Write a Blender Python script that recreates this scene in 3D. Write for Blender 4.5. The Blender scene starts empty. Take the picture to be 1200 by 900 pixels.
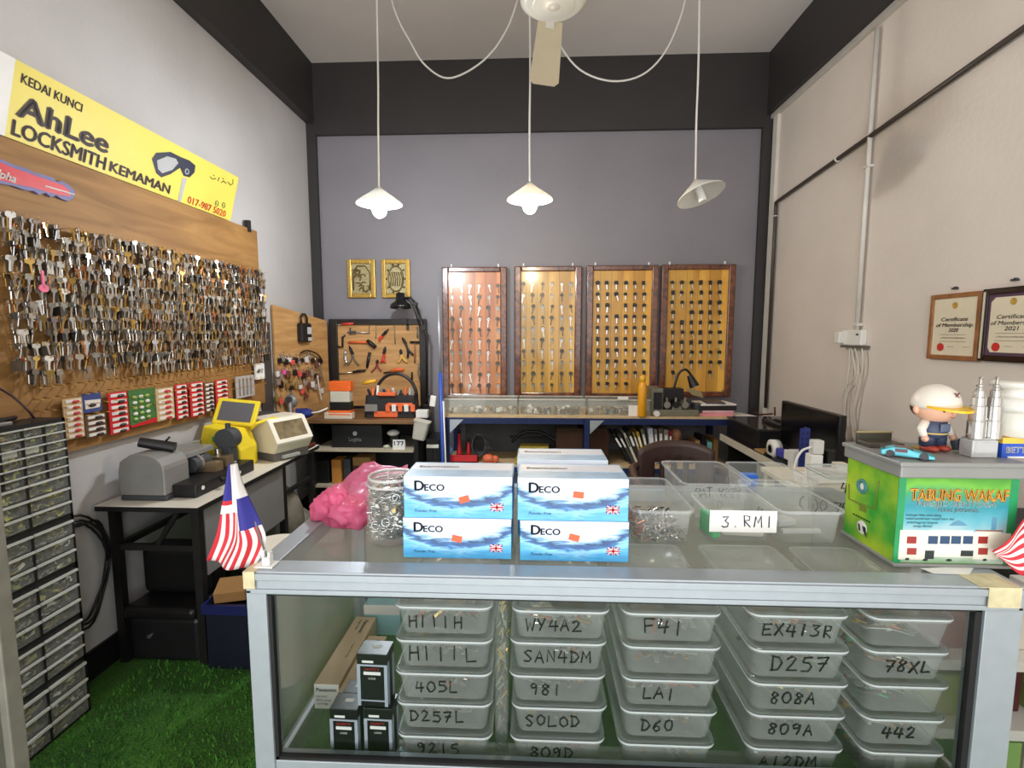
import bpy, math, random
from mathutils import Vector, Matrix
random.seed(7)
PI = math.pi
SC = bpy.context.scene
COL = SC.collection

# ------------------------------------------------------------------ camera
EYE = 1.40
FOC, YAW, PITCH = 580.0, math.radians(2.47), math.atan(58 / 580.0)
cd = bpy.data.cameras.new('camera')
cd.sensor_width = 36.0
cd.lens = FOC / 1200 * 36.0
cd.clip_start = 0.02
cam = bpy.data.objects.new('camera', cd)
COL.objects.link(cam)
cam.location = (0, 0, EYE)
cam.rotation_euler = (PI / 2 - PITCH, 0, YAW)
SC.camera = cam

# ------------------------------------------------------------------ light
w = bpy.data.worlds.new('daylight')
SC.world = w
w.use_nodes = True
w.node_tree.nodes['Background'].inputs[0].default_value = (0.93, 0.97, 1.0, 1)
w.node_tree.nodes['Background'].inputs[1].default_value = 0.55


def area(name, loc, rot, sx, sy, power, col):
    l = bpy.data.lights.new(name, 'AREA')
    l.shape = 'RECTANGLE'
    l.size, l.size_y, l.energy, l.color = sx, sy, power, col
    o = bpy.data.objects.new(name, l)
    COL.objects.link(o)
    o.location, o.rotation_euler = loc, rot
    return o


area('shopfront_daylight', (0, -1.55, 1.75), (PI / 2, 0, 0), 3.4, 2.7, 60, (0.96, 0.985, 1.0))
area('ceiling_fill', (0, -1.42, 0.30), (PI * .84, 0, 0), 3.2, 0.6, 56, (0.98, 0.985, 1.0))  # low fill lamp added, aimed upward to brighten the ceiling
area('overhead_fill', (0, -0.35, 3.40), (0, 0, 0), 2.2, 0.4, 8, (0.98, 0.99, 1.0))  # unseen fill lamp added overhead, behind the camera
SC.view_settings.view_transform = 'Standard'
SC.view_settings.look = 'None'
SC.view_settings.gamma = 1.0
SC.view_settings.use_curve_mapping = False
SC.view_settings.exposure = 0.0
SC.cycles.max_bounces = 10
SC.cycles.diffuse_bounces = 5
SC.cycles.transparent_max_bounces = 40
SC.cycles.caustics_reflective = False
SC.cycles.caustics_refractive = False
SC.cycles.sample_clamp_indirect = 6.0


# ------------------------------------------------------------------ places measured on the photograph, on real planes
def ray(u, v):
    x, y = (u - 600) / FOC, (450 - v) / FOC
    fw = math.cos(PITCH) + y * math.sin(PITCH)
    return (x * math.cos(YAW) - fw * math.sin(YAW), fw * math.cos(YAW) + x * math.sin(YAW), y * math.cos(PITCH) - math.sin(PITCH))


def _on(u, v, k, c):
    d = ray(u, v)
    t = (c - (0, 0, EYE)[k]) / d[k]
    return Vector((d[0] * t, d[1] * t, EYE + d[2] * t))


def onX(u, v, c): return _on(u, v, 0, c)
def onY(u, v, c): return _on(u, v, 1, c)
def onZ(u, v, c): return _on(u, v, 2, c)


# ------------------------------------------------------------------ materials
def lin(c):
    return tuple((x / 255 / 12.92 if x / 255 <= 0.04045 else ((x / 255 + 0.055) / 1.055) ** 2.4) for x in c) + (1,)


MATS = {}


def nodes(name):
    m = bpy.data.materials.new(name)
    m.use_nodes = True
    nt = m.node_tree
    b = nt.nodes['Principled BSDF']
    return m, nt, b


def M(name, rgb, rough=0.5, metal=0.0, var=0.06, scale=9.0, coat=0.0, bump=0.0, bscale=60.0, emit=None, spec=0.5):
    """plain procedural material: base colour with a soft noise variation"""
    if name in MATS:
        return MATS[name]
    m, nt, b = nodes(name)
    b.inputs['Roughness'].default_value = rough
    b.inputs['Metallic'].default_value = metal
    b.inputs['Coat Weight'].default_value = coat
    b.inputs['Specular IOR Level'].default_value = spec
    c = lin(rgb)
    tc = nt.nodes.new('ShaderNodeTexCoord')
    n = nt.nodes.new('ShaderNodeTexNoise')
    n.inputs['Scale'].default_value = scale
    n.inputs['Detail'].default_value = 3
    nt.links.new(tc.outputs['Object'], n.inputs['Vector'])
    r = nt.nodes.new('ShaderNodeValToRGB')
    r.color_ramp.elements[0].position, r.color_ramp.elements[1].position = 0.3, 0.7
    r.color_ramp.elements[0].color = tuple(x * (1 - var) for x in c[:3]) + (1,)
    r.color_ramp.elements[1].color = tuple(min(1, x * (1 + var)) for x in c[:3]) + (1,)
    nt.links.new(n.outputs['Fac'], r.inputs['Fac'])
    nt.links.new(r.outputs['Color'], b.inputs['Base Color'])
    if bump:
        n2 = nt.nodes.new('ShaderNodeTexNoise')
        n2.inputs['Scale'].default_value = bscale
        n2.inputs['Detail'].default_value = 4
        nt.links.new(tc.outputs['Object'], n2.inputs['Vector'])
        bp = nt.nodes.new('ShaderNodeBump')
        bp.inputs['Strength'].default_value = bump
        bp.inputs['Distance'].default_value = 0.01
        nt.links.new(n2.outputs['Fac'], bp.inputs['Height'])
        nt.links.new(bp.outputs['Normal'], b.inputs['Normal'])
    if emit:
        b.inputs['Emission Color'].default_value = emit[:3] + (1,)
        b.inputs['Emission Strength'].default_value = emit[3]
    MATS[name] = m
    return m


def clear(name, rgb, fac, rough=0.15, glossy=0.5, edge=0.35):
    """thin clear sheet: what is behind it shows through, with a surface film of its own"""
    if name in MATS:
        return MATS[name]
    m, nt, b = nodes(name)
    b.inputs['Base Color'].default_value = lin(rgb)
    b.inputs['Roughness'].default_value = rough
    b.inputs['Specular IOR Level'].default_value = glossy
    t = nt.nodes.new('ShaderNodeBsdfTransparent')
    t.inputs[0].default_value = (0.97, 0.985, 0.975, 1)
    mx = nt.nodes.new('ShaderNodeMixShader')
    lw = nt.nodes.new('ShaderNodeLayerWeight')
    lw.inputs['Blend'].default_value = 0.25
    mp = nt.nodes.new('ShaderNodeMapRange')
    mp.inputs['To Min'].default_value = fac
    mp.inputs['To Max'].default_value = min(0.95, fac + edge)
    nt.links.new(lw.outputs['Facing'], mp.inputs['Value'])
    nt.links.new(mp.outputs[0], mx.inputs[0])
    nt.links.new(t.outputs[0], mx.inputs[1])
    nt.links.new(b.outputs[0], mx.inputs[2])
    nt.links.new(mx.outputs[0], nt.nodes['Material Output'].inputs[0])
    MATS[name] = m
    return m


def pane(name, tint=(0.96, 0.985, 0.97), film=0.03):
    """glass pane: clear with a Fresnel reflection"""
    if name in MATS:
        return MATS[name]
    m, nt, b = nodes(name)
    t = nt.nodes.new('ShaderNodeBsdfTransparent')
    t.inputs[0].default_value = tint + (1,)
    g = nt.nodes.new('ShaderNodeBsdfGlossy')
    g.inputs['Roughness'].default_value = 0.03
    fr = nt.nodes.new('ShaderNodeFresnel')
    fr.inputs['IOR'].default_value = 1.45
    ad = nt.nodes.new('ShaderNodeMath')
    ad.operation = 'ADD'
    ad.inputs[1].default_value = film
    nt.links.new(fr.outputs[0], ad.inputs[0])
    mx = nt.nodes.new('ShaderNodeMixShader')
    nt.links.new(ad.outputs[0], mx.inputs[0])
    nt.links.new(t.outputs[0], mx.inputs[1])
    nt.links.new(g.outputs[0], mx.inputs[2])
    nt.links.new(mx.outputs[0], nt.nodes['Material Output'].inputs[0])
    MATS[name] = m
    return m


def wood(name, c0, c1, scale=(6, 6, 60), rough=0.5, planks=None, coat=0.0, knots=False, axis='Z'):
    """wood grain stretched along one axis; planks = (axis index, width) makes boards of slightly different tone"""
    if name in MATS:
        return MATS[name]
    m, nt, b = nodes(name)
    L = nt.links.new
    tc = nt.nodes.new('ShaderNodeTexCoord')
    mp = nt.nodes.new('ShaderNodeMapping')
    mp.inputs['Scale'].default_value = scale
    L(tc.outputs['Object'], mp.inputs['Vector'])
    n = nt.nodes.new('ShaderNodeTexNoise')
    n.inputs['Scale'].default_value = 1.0
    n.inputs['Detail'].default_value = 6
    n.inputs['Distortion'].default_value = 0.8
    L(mp.outputs[0], n.inputs['Vector'])
    r = nt.nodes.new('ShaderNodeValToRGB')
    r.color_ramp.elements[0].position, r.color_ramp.elements[1].position = 0.35, 0.68
    r.color_ramp.elements[0].color, r.color_ramp.elements[1].color = lin(c0), lin(c1)
    L(n.outputs['Fac'], r.inputs['Fac'])
    out = r.outputs['Color']
    if planks:
        k, wd = planks
        sx = nt.nodes.new('ShaderNodeSeparateXYZ')
        L(tc.outputs['Object'], sx.inputs[0])
        dv = nt.nodes.new('ShaderNodeMath'); dv.operation = 'DIVIDE'; dv.inputs[1].default_value = wd
        L(sx.outputs[k], dv.inputs[0])
        fl = nt.nodes.new('ShaderNodeMath'); fl.operation = 'FLOOR'
        L(dv.outputs[0], fl.inputs[0])
        wn = nt.nodes.new('ShaderNodeTexWhiteNoise'); wn.noise_dimensions = '1D'
        L(fl.outputs[0], wn.inputs['W'])
        mr = nt.nodes.new('ShaderNodeMapRange'); mr.inputs['To Min'].default_value = 0.72; mr.inputs['To Max'].default_value = 1.12
        L(wn.outputs['Value'], mr.inputs['Value'])
        frc = nt.nodes.new('ShaderNodeMath'); frc.operation = 'FRACT'
        L(dv.outputs[0], frc.inputs[0])
        gt = nt.nodes.new('ShaderNodeMath'); gt.operation = 'GREATER_THAN'; gt.inputs[1].default_value = 0.05
        L(frc.outputs[0], gt.inputs[0])
        m2 = nt.nodes.new('ShaderNodeMapRange'); m2.inputs['To Min'].default_value = 0.6
        L(gt.outputs[0], m2.inputs['Value'])
        mu = nt.nodes.new('ShaderNodeMath'); mu.operation = 'MULTIPLY'
        L(mr.outputs[0], mu.inputs[0]); L(m2.outputs[0], mu.inputs[1])
        vm = nt.nodes.new('ShaderNodeVectorMath'); vm.operation = 'SCALE'
        L(out, vm.inputs[0]); L(mu.outputs[0], vm.inputs['Scale'])
        out = vm.outputs[0]
    if knots:
        vo = nt.nodes.new('ShaderNodeTexNoise')
        vo.inputs['Scale'].default_value = 7.0
        L(tc.outputs['Object'], vo.inputs['Vector'])
        rr = nt.nodes.new('ShaderNodeValToRGB')
        rr.color_ramp.elements[0].position, rr.color_ramp.elements[1].position = 0.66, 0.76
        rr.color_ramp.elements[0].color, rr.color_ramp.elements[1].color = (0, 0, 0, 1), (0.8, 0.8, 0.8, 1)
        L(vo.outputs['Fac'], rr.inputs['Fac'])
        mx = nt.nodes.new('ShaderNodeMix'); mx.data_type = 'RGBA'
        L(rr.outputs['Color'], mx.inputs[0]); L(out, mx.inputs[6])
        mx.inputs[7].default_value = lin((86, 42, 16))
        out = mx.outputs[2]
    L(out, b.inputs['Base Color'])
    b.inputs['Roughness'].default_value = rough
    b.inputs['Coat Weight'].default_value = coat
    b.inputs['Coat Roughness'].default_value = 0.12
    MATS[name] = m
    return m


# ------------------------------------------------------------------ mesh builder
_TXT = {}


def text_mesh(s, bold=0.0):
    k = (s, bold)
    if k not in _TXT:
        cu = bpy.data.curves.new('lettering', 'FONT')
        cu.body = s
        cu.size = 1.0
        cu.offset = bold
        cu.resolution_u = 3
        o = bpy.data.objects.new('lettering', cu)
        COL.objects.link(o)
        bpy.context.view_layer.update()
        me = bpy.data.meshes.new_from_object(o.evaluated_get(bpy.context.evaluated_depsgraph_get()))
        _TXT[k] = ([tuple(v.co) for v in me.vertices], [tuple(p.vertices) for p in me.polygons])
        bpy.data.meshes.remove(me)
        bpy.data.objects.remove(o)
        bpy.data.curves.remove(cu)
    return _TXT[k]


STROKES = {  # marker-pen letters on a 0.7 x 1 grid
    '0': [[(.3, 1), (.08, .8), (.02, .4), (.2, .03), (.45, .08), (.6, .45), (.52, .85), (.3, 1)]],
    '1': [[(.3, 1), (.3, 0)]],
    '2': [[(.05, .8), (.25, 1), (.5, .85), (.42, .5), (.05, .05), (.65, .08)]],
    '3': [[(.05, .95), (.55, .95), (.25, .6), (.55, .4), (.5, .1), (.2, 0), (.02, .12)]],
    '4': [[(.2, 1), (.02, .4), (.65, .45)], [(.45, .9), (.42, 0)]],
    '5': [[(.6, 1), (.15, .97), (.1, .6), (.45, .62), (.6, .35), (.45, .05), (.05, .05)]],
    '6': [[(.5, 1), (.15, .6), (.05, .25), (.25, 0), (.5, .1), (.5, .4), (.25, .5), (.08, .3)]],
    '7': [[(.02, .95), (.6, .97), (.25, 0)], [(.1, .5), (.6, .55)]],
    '8': [[(.5, .85), (.25, 1), (.08, .8), (.3, .55), (.52, .3), (.4, .02), (.12, .08), (.1, .3), (.3, .55), (.55, .75), (.5, .85)]],
    '9': [[(.5, .75), (.3, 1), (.06, .8), (.15, .55), (.45, .6), (.52, .85), (.48, .4), (.4, 0)]],
    'A': [[(0, 0), (.3, 1), (.6, 0)], [(.1, .4), (.52, .42)]],
    'D': [[(.1, 1), (.1, 0)], [(0, 1), (.4, .9), (.62, .5), (.4, .08), (.02, 0)]],
    'E': [[(.6, 1), (.08, .97), (.06, .02), (.62, .05)], [(.06, .5), (.5, .53)]],
    'F': [[(.62, 1), (.08, .95), (.1, 0)], [(.08, .5), (.5, .55)]],
    'G': [[(.6, .85), (.3, 1), (.04, .6), (.15, .1), (.5, .05), (.58, .45), (.35, .45)]],
    'H': [[(.08, 1), (.05, 0)], [(.55, 1), (.55, 0)], [(.05, .5), (.55, .55)]],
    'I': [[(.2, 1), (.2, 0)]],
    'K': [[(.08, 1), (.08, 0)], [(.55, 1), (.1, .45), (.6, 0)]],
    'L': [[(.1, 1), (.08, .03), (.6, .08)]],
    'M': [[(.02, 0), (.1, 1), (.32, .4), (.55, 1), (.65, 0)]],
    'N': [[(.05, 0), (.08, 1), (.52, .02), (.55, 1)]],
    'O': [[(.3, .95), (.05, .7), (.05, .25), (.3, .02), (.58, .25), (.58, .7), (.3, .95)]],
    'P': [[(.1, 0), (.08, 1), (.5, .92), (.5, .6), (.1, .5)]],
    'R': [[(.1, 0), (.08, 1), (.5, .9), (.48, .58), (.1, .5), (.58, 0)]],
    'S': [[(.55, .9), (.25, 1), (.06, .78), (.3, .52), (.54, .28), (.35, 0), (.03, .1)]],
    'T': [[(0, 1), (.6, .97)], [(.3, .98), (.28, 0)]],
    'U': [[(.05, 1), (.1, .15), (.3, 0), (.5, .15), (.55, 1)]],
    'V': [[(.05, 1), (.3, 0), (.55, 1)]],
    'W': [[(.0, 1), (.15, 0), (.32, .7), (.5, 0), (.65, 1)]],
    'X': [[(.02, .95), (.6, 0)], [(.58, 1), (.02, 0)]],
    'Y': [[(.02, 1), (.3, .5)], [(.58, 1), (.2, 0)]],
    'Z': [[(.02, 1), (.55, .95), (.02, .05), (.6, .03)]],
    '-': [[(.1, .5), (.5, .5)]], '.': [[(.2, .05), (.25, 0)]],
    '(': [[(.45, 1.1), (.15, .75), (.15, .25), (.45, -.1)]], ')': [[(.15, 1.1), (.45, .75), (.45, .25), (.15, -.1)]],
    ' ': [],
}


class MB:
    def __init__(s):
        s.v, s.f, s.mi, s.sm = [], [], [], []

    def add(s, vs, fs, mi=0, sm=False, T=None):
        b = len(s.v)
        s.v += [tuple(T @ Vector(p)) if T is not None else tuple(p) for p in vs]
        for f in fs:
            s.f.append(tuple(b + i for i in f)); s.mi.append(mi); s.sm.append(sm)
        return s

    def bb(s, x0, x1, y0, y1, z0, z1, mi=0, T=None):
        vs = [(x, y, z) for x in (x0, x1) for y in (y0, y1) for z in (z0, z1)]
        fs = [(0, 1, 3, 2), (4, 6, 7, 5), (0, 4, 5, 1), (2, 3, 7, 6), (0, 2, 6, 4), (1, 5, 7, 3)]
        return s.add(vs, fs, mi, False, T)

    def box(s, c, d, mi=0, rz=0, R=None):
        T = Matrix.Translation(c) @ (R if R is not None else Matrix.Rotation(rz, 4, 'Z'))
        return s.bb(-d[0] / 2, d[0] / 2, -d[1] / 2, d[1] / 2, -d[2] / 2, d[2] / 2, mi, T)

    def frustum(s, c, d0, d1, h, mi=0, T=None, open_top=False, sm=False, n=0, r=0.0):
        """tapered box (rounded corners when n) from size d0 at z=c.z to d1 at +h"""
        rings = []
        for (dx, dy), z in ((d0, 0), (d1, h)):
            rings.append([(c[0] + x, c[1] + y, c[2] + z) for x, y in rrect(dx, dy, r, n)])
        k = len(rings[0])
        vs = rings[0] + rings[1]
        fs = [(i, (i + 1) % k, k + (i + 1) % k, k + i) for i in range(k)] + [tuple(range(k - 1, -1, -1))]
        if not open_top:
            fs.append(tuple(range(k, 2 * k)))
        return s.add(vs, fs, mi, sm, T)

    def cyl(s, p0, p1, r0, r1=None, n=12, mi=0, cap=True, sm=True):
        p0, p1 = Vector(p0), Vector(p1)
        r1 = r0 if r1 is None else r1
        d = (p1 - p0)
        q = d.normalized().to_track_quat('Z', 'Y').to_matrix()
        a = [p0 + q @ Vector((r0 * math.cos(2 * PI * i / n), r0 * math.sin(2 * PI * i / n), 0)) for i in range(n)]
        b = [p1 + q @ Vector((r1 * math.cos(2 * PI * i / n), r1 * math.sin(2 * PI * i / n), 0)) for i in range(n)]
        s.add(a + b, [(i, (i + 1) % n, n + (i + 1) % n, n + i) for i in range(n)], mi, sm)
        if cap:
            s.add(a, [tuple(range(n - 1, -1, -1))], mi)
            s.add(b, [tuple(range(n))], mi)
        return s

    def tube(s, pts, r, n=6, mi=0, rr=None):
        pts = [Vector(p) for p in pts]
        rings = []
        prev = None
        for i, p in enumerate(pts):
            t = (pts[min(i + 1, len(pts) - 1)] - pts[max(i - 1, 0)])
            if t.length < 1e-9:
                t = Vector((0, 0, 1))
            t.normalize()
            if prev is None:
                u = t.orthogonal().normalized()
            else:
                u = (prev - t * prev.dot(t))
                u = u.normalized() if u.length > 1e-6 else t.orthogonal().normalized()
            prev = u
            w_ = t.cross(u)
            ri = rr[i] if rr else r
            rings.append([p + u * (ri * math.cos(2 * PI * k / n)) + w_ * (ri * math.sin(2 * PI * k / n)) for k in range(n)])
        vs = [q for g in rings for q in g]
        fs = [(i * n + k, i * n + (k + 1) % n, (i + 1) * n + (k + 1) % n, (i + 1) * n + k) for i in range(len(pts) - 1) for k in range(n)]
        fs += [tuple(range(n - 1, -1, -1)), tuple((len(pts) - 1) * n + k for k in range(n))]
        return s.add(vs, fs, mi, True)

    def lathe(s, prof, c=(0, 0, 0), n=24, mi=0, T=None, sm=True):
        vs = [(c[0] + r * math.cos(2 * PI * k / n), c[1] + r * math.sin(2 * PI * k / n), c[2] + z) for r, z in prof for k in range(n)]
        fs = [(i * n + k, i * n + (k + 1) % n, (i + 1) * n + (k + 1) % n, (i + 1) * n + k) for i in range(len(prof) - 1) for k in range(n)]
        if prof[0][0] > 1e-6: fs.append(tuple(range(n - 1, -1, -1)))
        if prof[-1][0] > 1e-6: fs.append(tuple((len(prof) - 1) * n + k for k in range(n)))
        return s.add(vs, fs, mi, sm, T)

    def prism(s, poly, h, mi=0, T=None):
        """polygon in local xy, thick along local z from 0 to h"""
        k = len(poly)
        vs = [(x, y, 0) for x, y in poly] + [(x, y, h) for x, y in poly]
        fs = [(i, (i + 1) % k, k + (i + 1) % k, k + i) for i in range(k)] + [tuple(range(k - 1, -1, -1)), tuple(range(k, 2 * k))]
        return s.add(vs, fs, mi, False, T)

    def sph(s, c, r, n=14, m=9, mi=0, T=None):
        if not isinstance(r, (tuple, list)): r = (r, r, r)
        vs, fs = [], []
        for i in range(m + 1):
            th = PI * i / m
            for k in range(n):
                ph = 2 * PI * k / n
                vs.append((c[0] + r[0] * math.sin(th) * math.cos(ph), c[1] + r[1] * math.sin(th) * math.sin(ph), c[2] + r[2] * math.cos(th)))
        for i in range(m):
            for k in range(n):
                fs.append((i * n + k, (i + 1) * n + k, (i + 1) * n + (k + 1) % n, i * n + (k + 1) % n))
        return s.add(vs, fs, mi, True, T)

    def torus(s, c, R, r, n=24, k=8, mi=0, T=None):
        vs, fs = [], []
        for i in range(n):
            a = 2 * PI * i / n
            for j in range(k):
                b = 2 * PI * j / k
                vs.append((c[0] + (R + r * math.cos(b)) * math.cos(a), c[1] + (R + r * math.cos(b)) * math.sin(a), c[2] + r * math.sin(b)))
                fs.append((i * k + j, ((i + 1) % n) * k + j, ((i + 1) % n) * k + (j + 1) % k, i * k + (j + 1) % k))
        return s.add(vs, fs, mi, True, T)

    def quad(s, a, b, c, d, mi=0):
        return s.add([a, b, c, d], [(0, 1, 2, 3)], mi)

    def text(s, t, o, xd, yd, size, mi=0, bold=0.0, align='L', width=None, shear=0.0):
        if bold:
            vs, fs = text_mesh(t, 0)
            for qx, qy in ((1, 0), (-1, 0), (0, .6), (0, -.6)):
                vq, fq = text_mesh(t, 0)
                b0 = len(vs)
                vs = vs + [(v[0] + qx * bold, v[1] + bold * qy, 1 + abs(qy) + .5 * qx) for v in vq]
                fs = fs + [tuple(b0 + i for i in f) for f in fq]
        else:
            vs, fs = text_mesh(t, 0)
        if not vs: return s
        o, xd, yd = Vector(o), Vector(xd).normalized(), Vector(yd).normalized()
        x0, x1 = min(v[0] for v in vs), max(v[0] for v in vs)
        kx = width / (x1 - x0) if width else size
        off = {'L': -x0, 'C': -(x0 + x1) / 2, 'R': -x1}[align]
        nz_ = xd.cross(yd) * 6e-5
        return s.add([o + xd * ((v[0] + off) * kx + v[1] * size * shear) + yd * (v[1] * size) + nz_ * v[2] for v in vs], fs, mi)

    def hand(s, t, o, xd, yd, h, r=0.0013, mi=0, pitch=0.82, jit=0.04):
        o, xd, yd = Vector(o), Vector(xd).normalized(), Vector(yd).normalized()
        rnd = random.Random(t)
        for i, ch in enumerate(t):
            ox = i * pitch * h
            oy = rnd.uniform(-.06, .06) * h
            for st in STROKES.get(ch, []):
                s.tube([o + xd * (ox + (x + rnd.uniform(-jit, jit)) * h) + yd * (oy + (y + rnd.uniform(-jit, jit)) * h) for x, y in st], r, 4, mi)
        return s

    def build(s, name, mats, parent=None, bevel=0.0, seg=2, origin=None, smooth=None, solid=0.0, subsurf=0):
        mats = mats if isinstance(mats, (list, tuple)) else [mats]
        root = parent
        while root is not None and root.parent is not None:
            root = root.parent
        if parent is not None:
            off = Vector(root.location)
        elif origin is not None:
            off = Vector(origin)
        else:
            xs, ys, zs = zip(*s.v)
            off = Vector(((min(xs) + max(xs)) / 2, (min(ys) + max(ys)) / 2, min(zs)))
        me = bpy.data.meshes.new(name)
        me.from_pydata([tuple(Vector(p) - off) for p in s.v], [], s.f)
        for m in mats:
            me.materials.append(m)
        me.polygons.foreach_set('material_index', s.mi)
        me.polygons.foreach_set('use_smooth', s.sm)
        me.update()
        o = bpy.data.objects.new(name, me)
        COL.objects.link(o)
        if parent is not None:
            o.parent = parent
        else:
            o.location = off
        if subsurf:
            d = o.modifiers.new('smooth', 'SUBSURF'); d.levels = d.render_levels = subsurf
        if solid:
            d = o.modifiers.new('thickness', 'SOLIDIFY'); d.thickness = solid; d.offset = 0
        if bevel:
            d = o.modifiers.new('bevel', 'BEVEL'); d.width = bevel; d.segments = seg; d.limit_method = 'ANGLE'; d.angle_limit = math.radians(35)
            d.harden_normals = False
        return o


def rrect(dx, dy, r, n):
    if not n:
        return [(-dx / 2, -dy / 2), (dx / 2, -dy / 2), (dx / 2, dy / 2), (-dx / 2, dy / 2)]
    out = []
    for cx, cy, a0 in ((dx / 2 - r, -dy / 2 + r, -PI / 2), (dx / 2 - r, dy / 2 - r, 0), (-dx / 2 + r, dy / 2 - r, PI / 2), (-dx / 2 + r, -dy / 2 + r, PI)):
        for i in range(n + 1):
            a = a0 + PI / 2 * i / n
            out.append((cx + r * math.cos(a), cy + r * math.sin(a)))
    return out


def tag(o, label, cat, group=None, kind=None):
    if label: o['label'] = label
    if cat: o['category'] = cat
    if group: o['group'] = group
    if kind: o['kind'] = kind
    return o


def thing(name, label, cat, loc=(0, 0, 0), group=None):
    o = bpy.data.objects.new(name, None)
    o.empty_display_size = 0.05
    COL.objects.link(o)
    o.location = loc
    return tag(o, label, cat, group)


def structure(o):
    o['kind'] = 'structure'
    return o


def dup(root, loc=None, rot=None, label=None, group=None):
    r = root.copy()
    COL.objects.link(r)
    if loc is not None: r.location = loc
    if rot is not None: r.rotation_euler = rot
    if label: r['label'] = label
    if group: r['group'] = group
    for ch in list(root.children):
        c = ch.copy(); COL.objects.link(c); c.parent = r
        for g in list(ch.children):
            d = g.copy(); COL.objects.link(d); d.parent = c
    return r


def arc(c, r, a0, a1, n, ax=(1, 0, 0), ay=(0, 0, 1)):
    c, ax, ay = Vector(c), Vector(ax), Vector(ay)
    return [c + ax * (r * math.cos(a0 + (a1 - a0) * i / n)) + ay * (r * math.sin(a0 + (a1 - a0) * i / n)) for i in range(n + 1)]


def spline(pts, n=6):
    """smooth curve through points (Catmull-Rom)"""
    P = [Vector(p) for p in pts]
    P = [P[0] * 2 - P[1]] + P + [P[-1] * 2 - P[-2]]
    out = []
    for i in range(1, len(P) - 2):
        for k in range(n):
            t = k / n
            out.append(0.5 * ((2 * P[i]) + (P[i + 1] - P[i - 1]) * t + (2 * P[i - 1] - 5 * P[i] + 4 * P[i + 1] - P[i + 2]) * t * t + (3 * P[i] - P[i - 1] - 3 * P[i + 1] + P[i + 2]) * t ** 3))
    out.append(P[-2])
    return out


def frame_T(o, xd, yd):
    """local x along xd, y along yd, z their normal, at o"""
    xd, yd = Vector(xd).normalized(), Vector(yd).normalized()
    zd = xd.cross(yd).normalized()
    m = Matrix((xd, yd, zd)).transposed().to_4x4()
    return Matrix.Translation(o) @ m


# common materials
ALU = M('satin_aluminium', (168, 175, 180), 0.42, 0.3, 0.04, 30)
STEEL = M('bright_steel', (205, 205, 203), 0.22, 0.9, 0.08, 40)
NICKEL = M('nickel_key_metal', (196, 190, 180), 0.28, 0.75, 0.12, 40)
BRASS = M('brass_key_metal', (205, 168, 96), 0.3, 0.75, 0.12, 40)
BLACK = M('black_plastic', (24, 23, 24), 0.4, 0, 0.2, 12)
BLACKM = M('black_painted_metal', (30, 28, 28), 0.45, 0.2, 0.2, 12)
DARK = M('dark_grey_plastic', (62, 64, 68), 0.5, 0, 0.12, 12)
WHITE = M('white_plastic', (232, 230, 224), 0.4, 0, 0.03, 10)
PAPER = M('white_paper', (238, 236, 230), 0.8, 0, 0.03, 20)
INK = M('black_marker_ink', (26, 25, 27), 0.6, 0, 0.1, 30)
RED = M('red_plastic', (196, 34, 40), 0.4, 0, 0.1, 12)
ORANGE = M('orange_plastic', (238, 104, 34), 0.45, 0, 0.1, 12)
YELLOW = M('yellow_plastic', (232, 206, 40), 0.45, 0, 0.08, 12)
BLUE = M('blue_enamel_paint', (36, 52, 124), 0.45, 0.1, 0.1, 14)
CREAM = M('cream_plastic', (216, 208, 188), 0.45, 0, 0.05, 12)
def on_plane(u, v, p, n):
    d, n = Vector(ray(u, v)), Vector(n)
    c = Vector((0, 0, EYE))
    return c + d * ((Vector(p) - c).dot(n) / d.dot(n))


PLY = wood('plywood', (176, 130, 78), (204, 158, 102), (3, 3, 26), 0.6)
GLASS = pane('clear_glass')
CLEARP = clear('frosted_clear_plastic', (232, 232, 228), 0.15, 0.22, 0.5, 0.26)
CLEARL = clear('clear_lid_plastic', (232, 234, 234), 0.22, 0.2)
# ------------------------------------------------------------------ the room
XL, XR, YB, YF, ZC = -1.80, 1.82, 4.04, -1.60, 3.50
ZB = 3.055                                             # underside of the dark beams
wl = M('left_wall_paint', (192, 188, 186), 0.7, 0, 0.05, 2.2, bump=0.15, bscale=40)
wr = M('right_wall_paint', (222, 211, 201), 0.7, 0, 0.05, 2.0, bump=0.15, bscale=40)
wb = M('grey_feature_wall_paint', (130, 126, 132), 0.5, 0, 0.06, 1.6, bump=0.1, bscale=50)
wd = M('dark_beam_paint', (50, 46, 46), 0.6, 0, 0.08, 3)
cl = M('ceiling_paint', (228, 219, 214), 0.8, 0, 0.04, 2)
structure(MB().bb(XL - .1, XL, YF, YB + .1, 0, ZC).build('wall_left', wl))
structure(MB().bb(XR, XR + .1, YF, YB + .1, 0, ZC).build('wall_right', wr))
structure(MB().bb(XL - .1, XR + .1, YB, YB + .1, 0, ZC).build('wall_back', wb))
structure(MB().bb(XL - .1, XR + .1, YF, YB + .1, ZC, ZC + .1).build('ceiling', cl))
structure(MB().bb(XL, XL + .068, YF, YB, ZB, ZC).build('trim_1', wd))
structure(MB().bb(XR - .064, XR, YF, YB, ZB, ZC).build('trim_2', wd))
structure(MB().bb(XL + .068, XR - .064, YB - .035, YB, 2.965, ZC).build('trim_3', wd))
structure(MB().bb(XL, XL + .075, YB - .03, YB, 0, ZB).build('trim_4', wd))
structure(MB().bb(XR - .085, XR, YB - .03, YB, 0, ZB).build('trim_5', wd))
structure(MB().bb(XL, XL + .012, YF, YB - .03, 0, .12).build('baseboard_left', BLACK))
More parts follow.
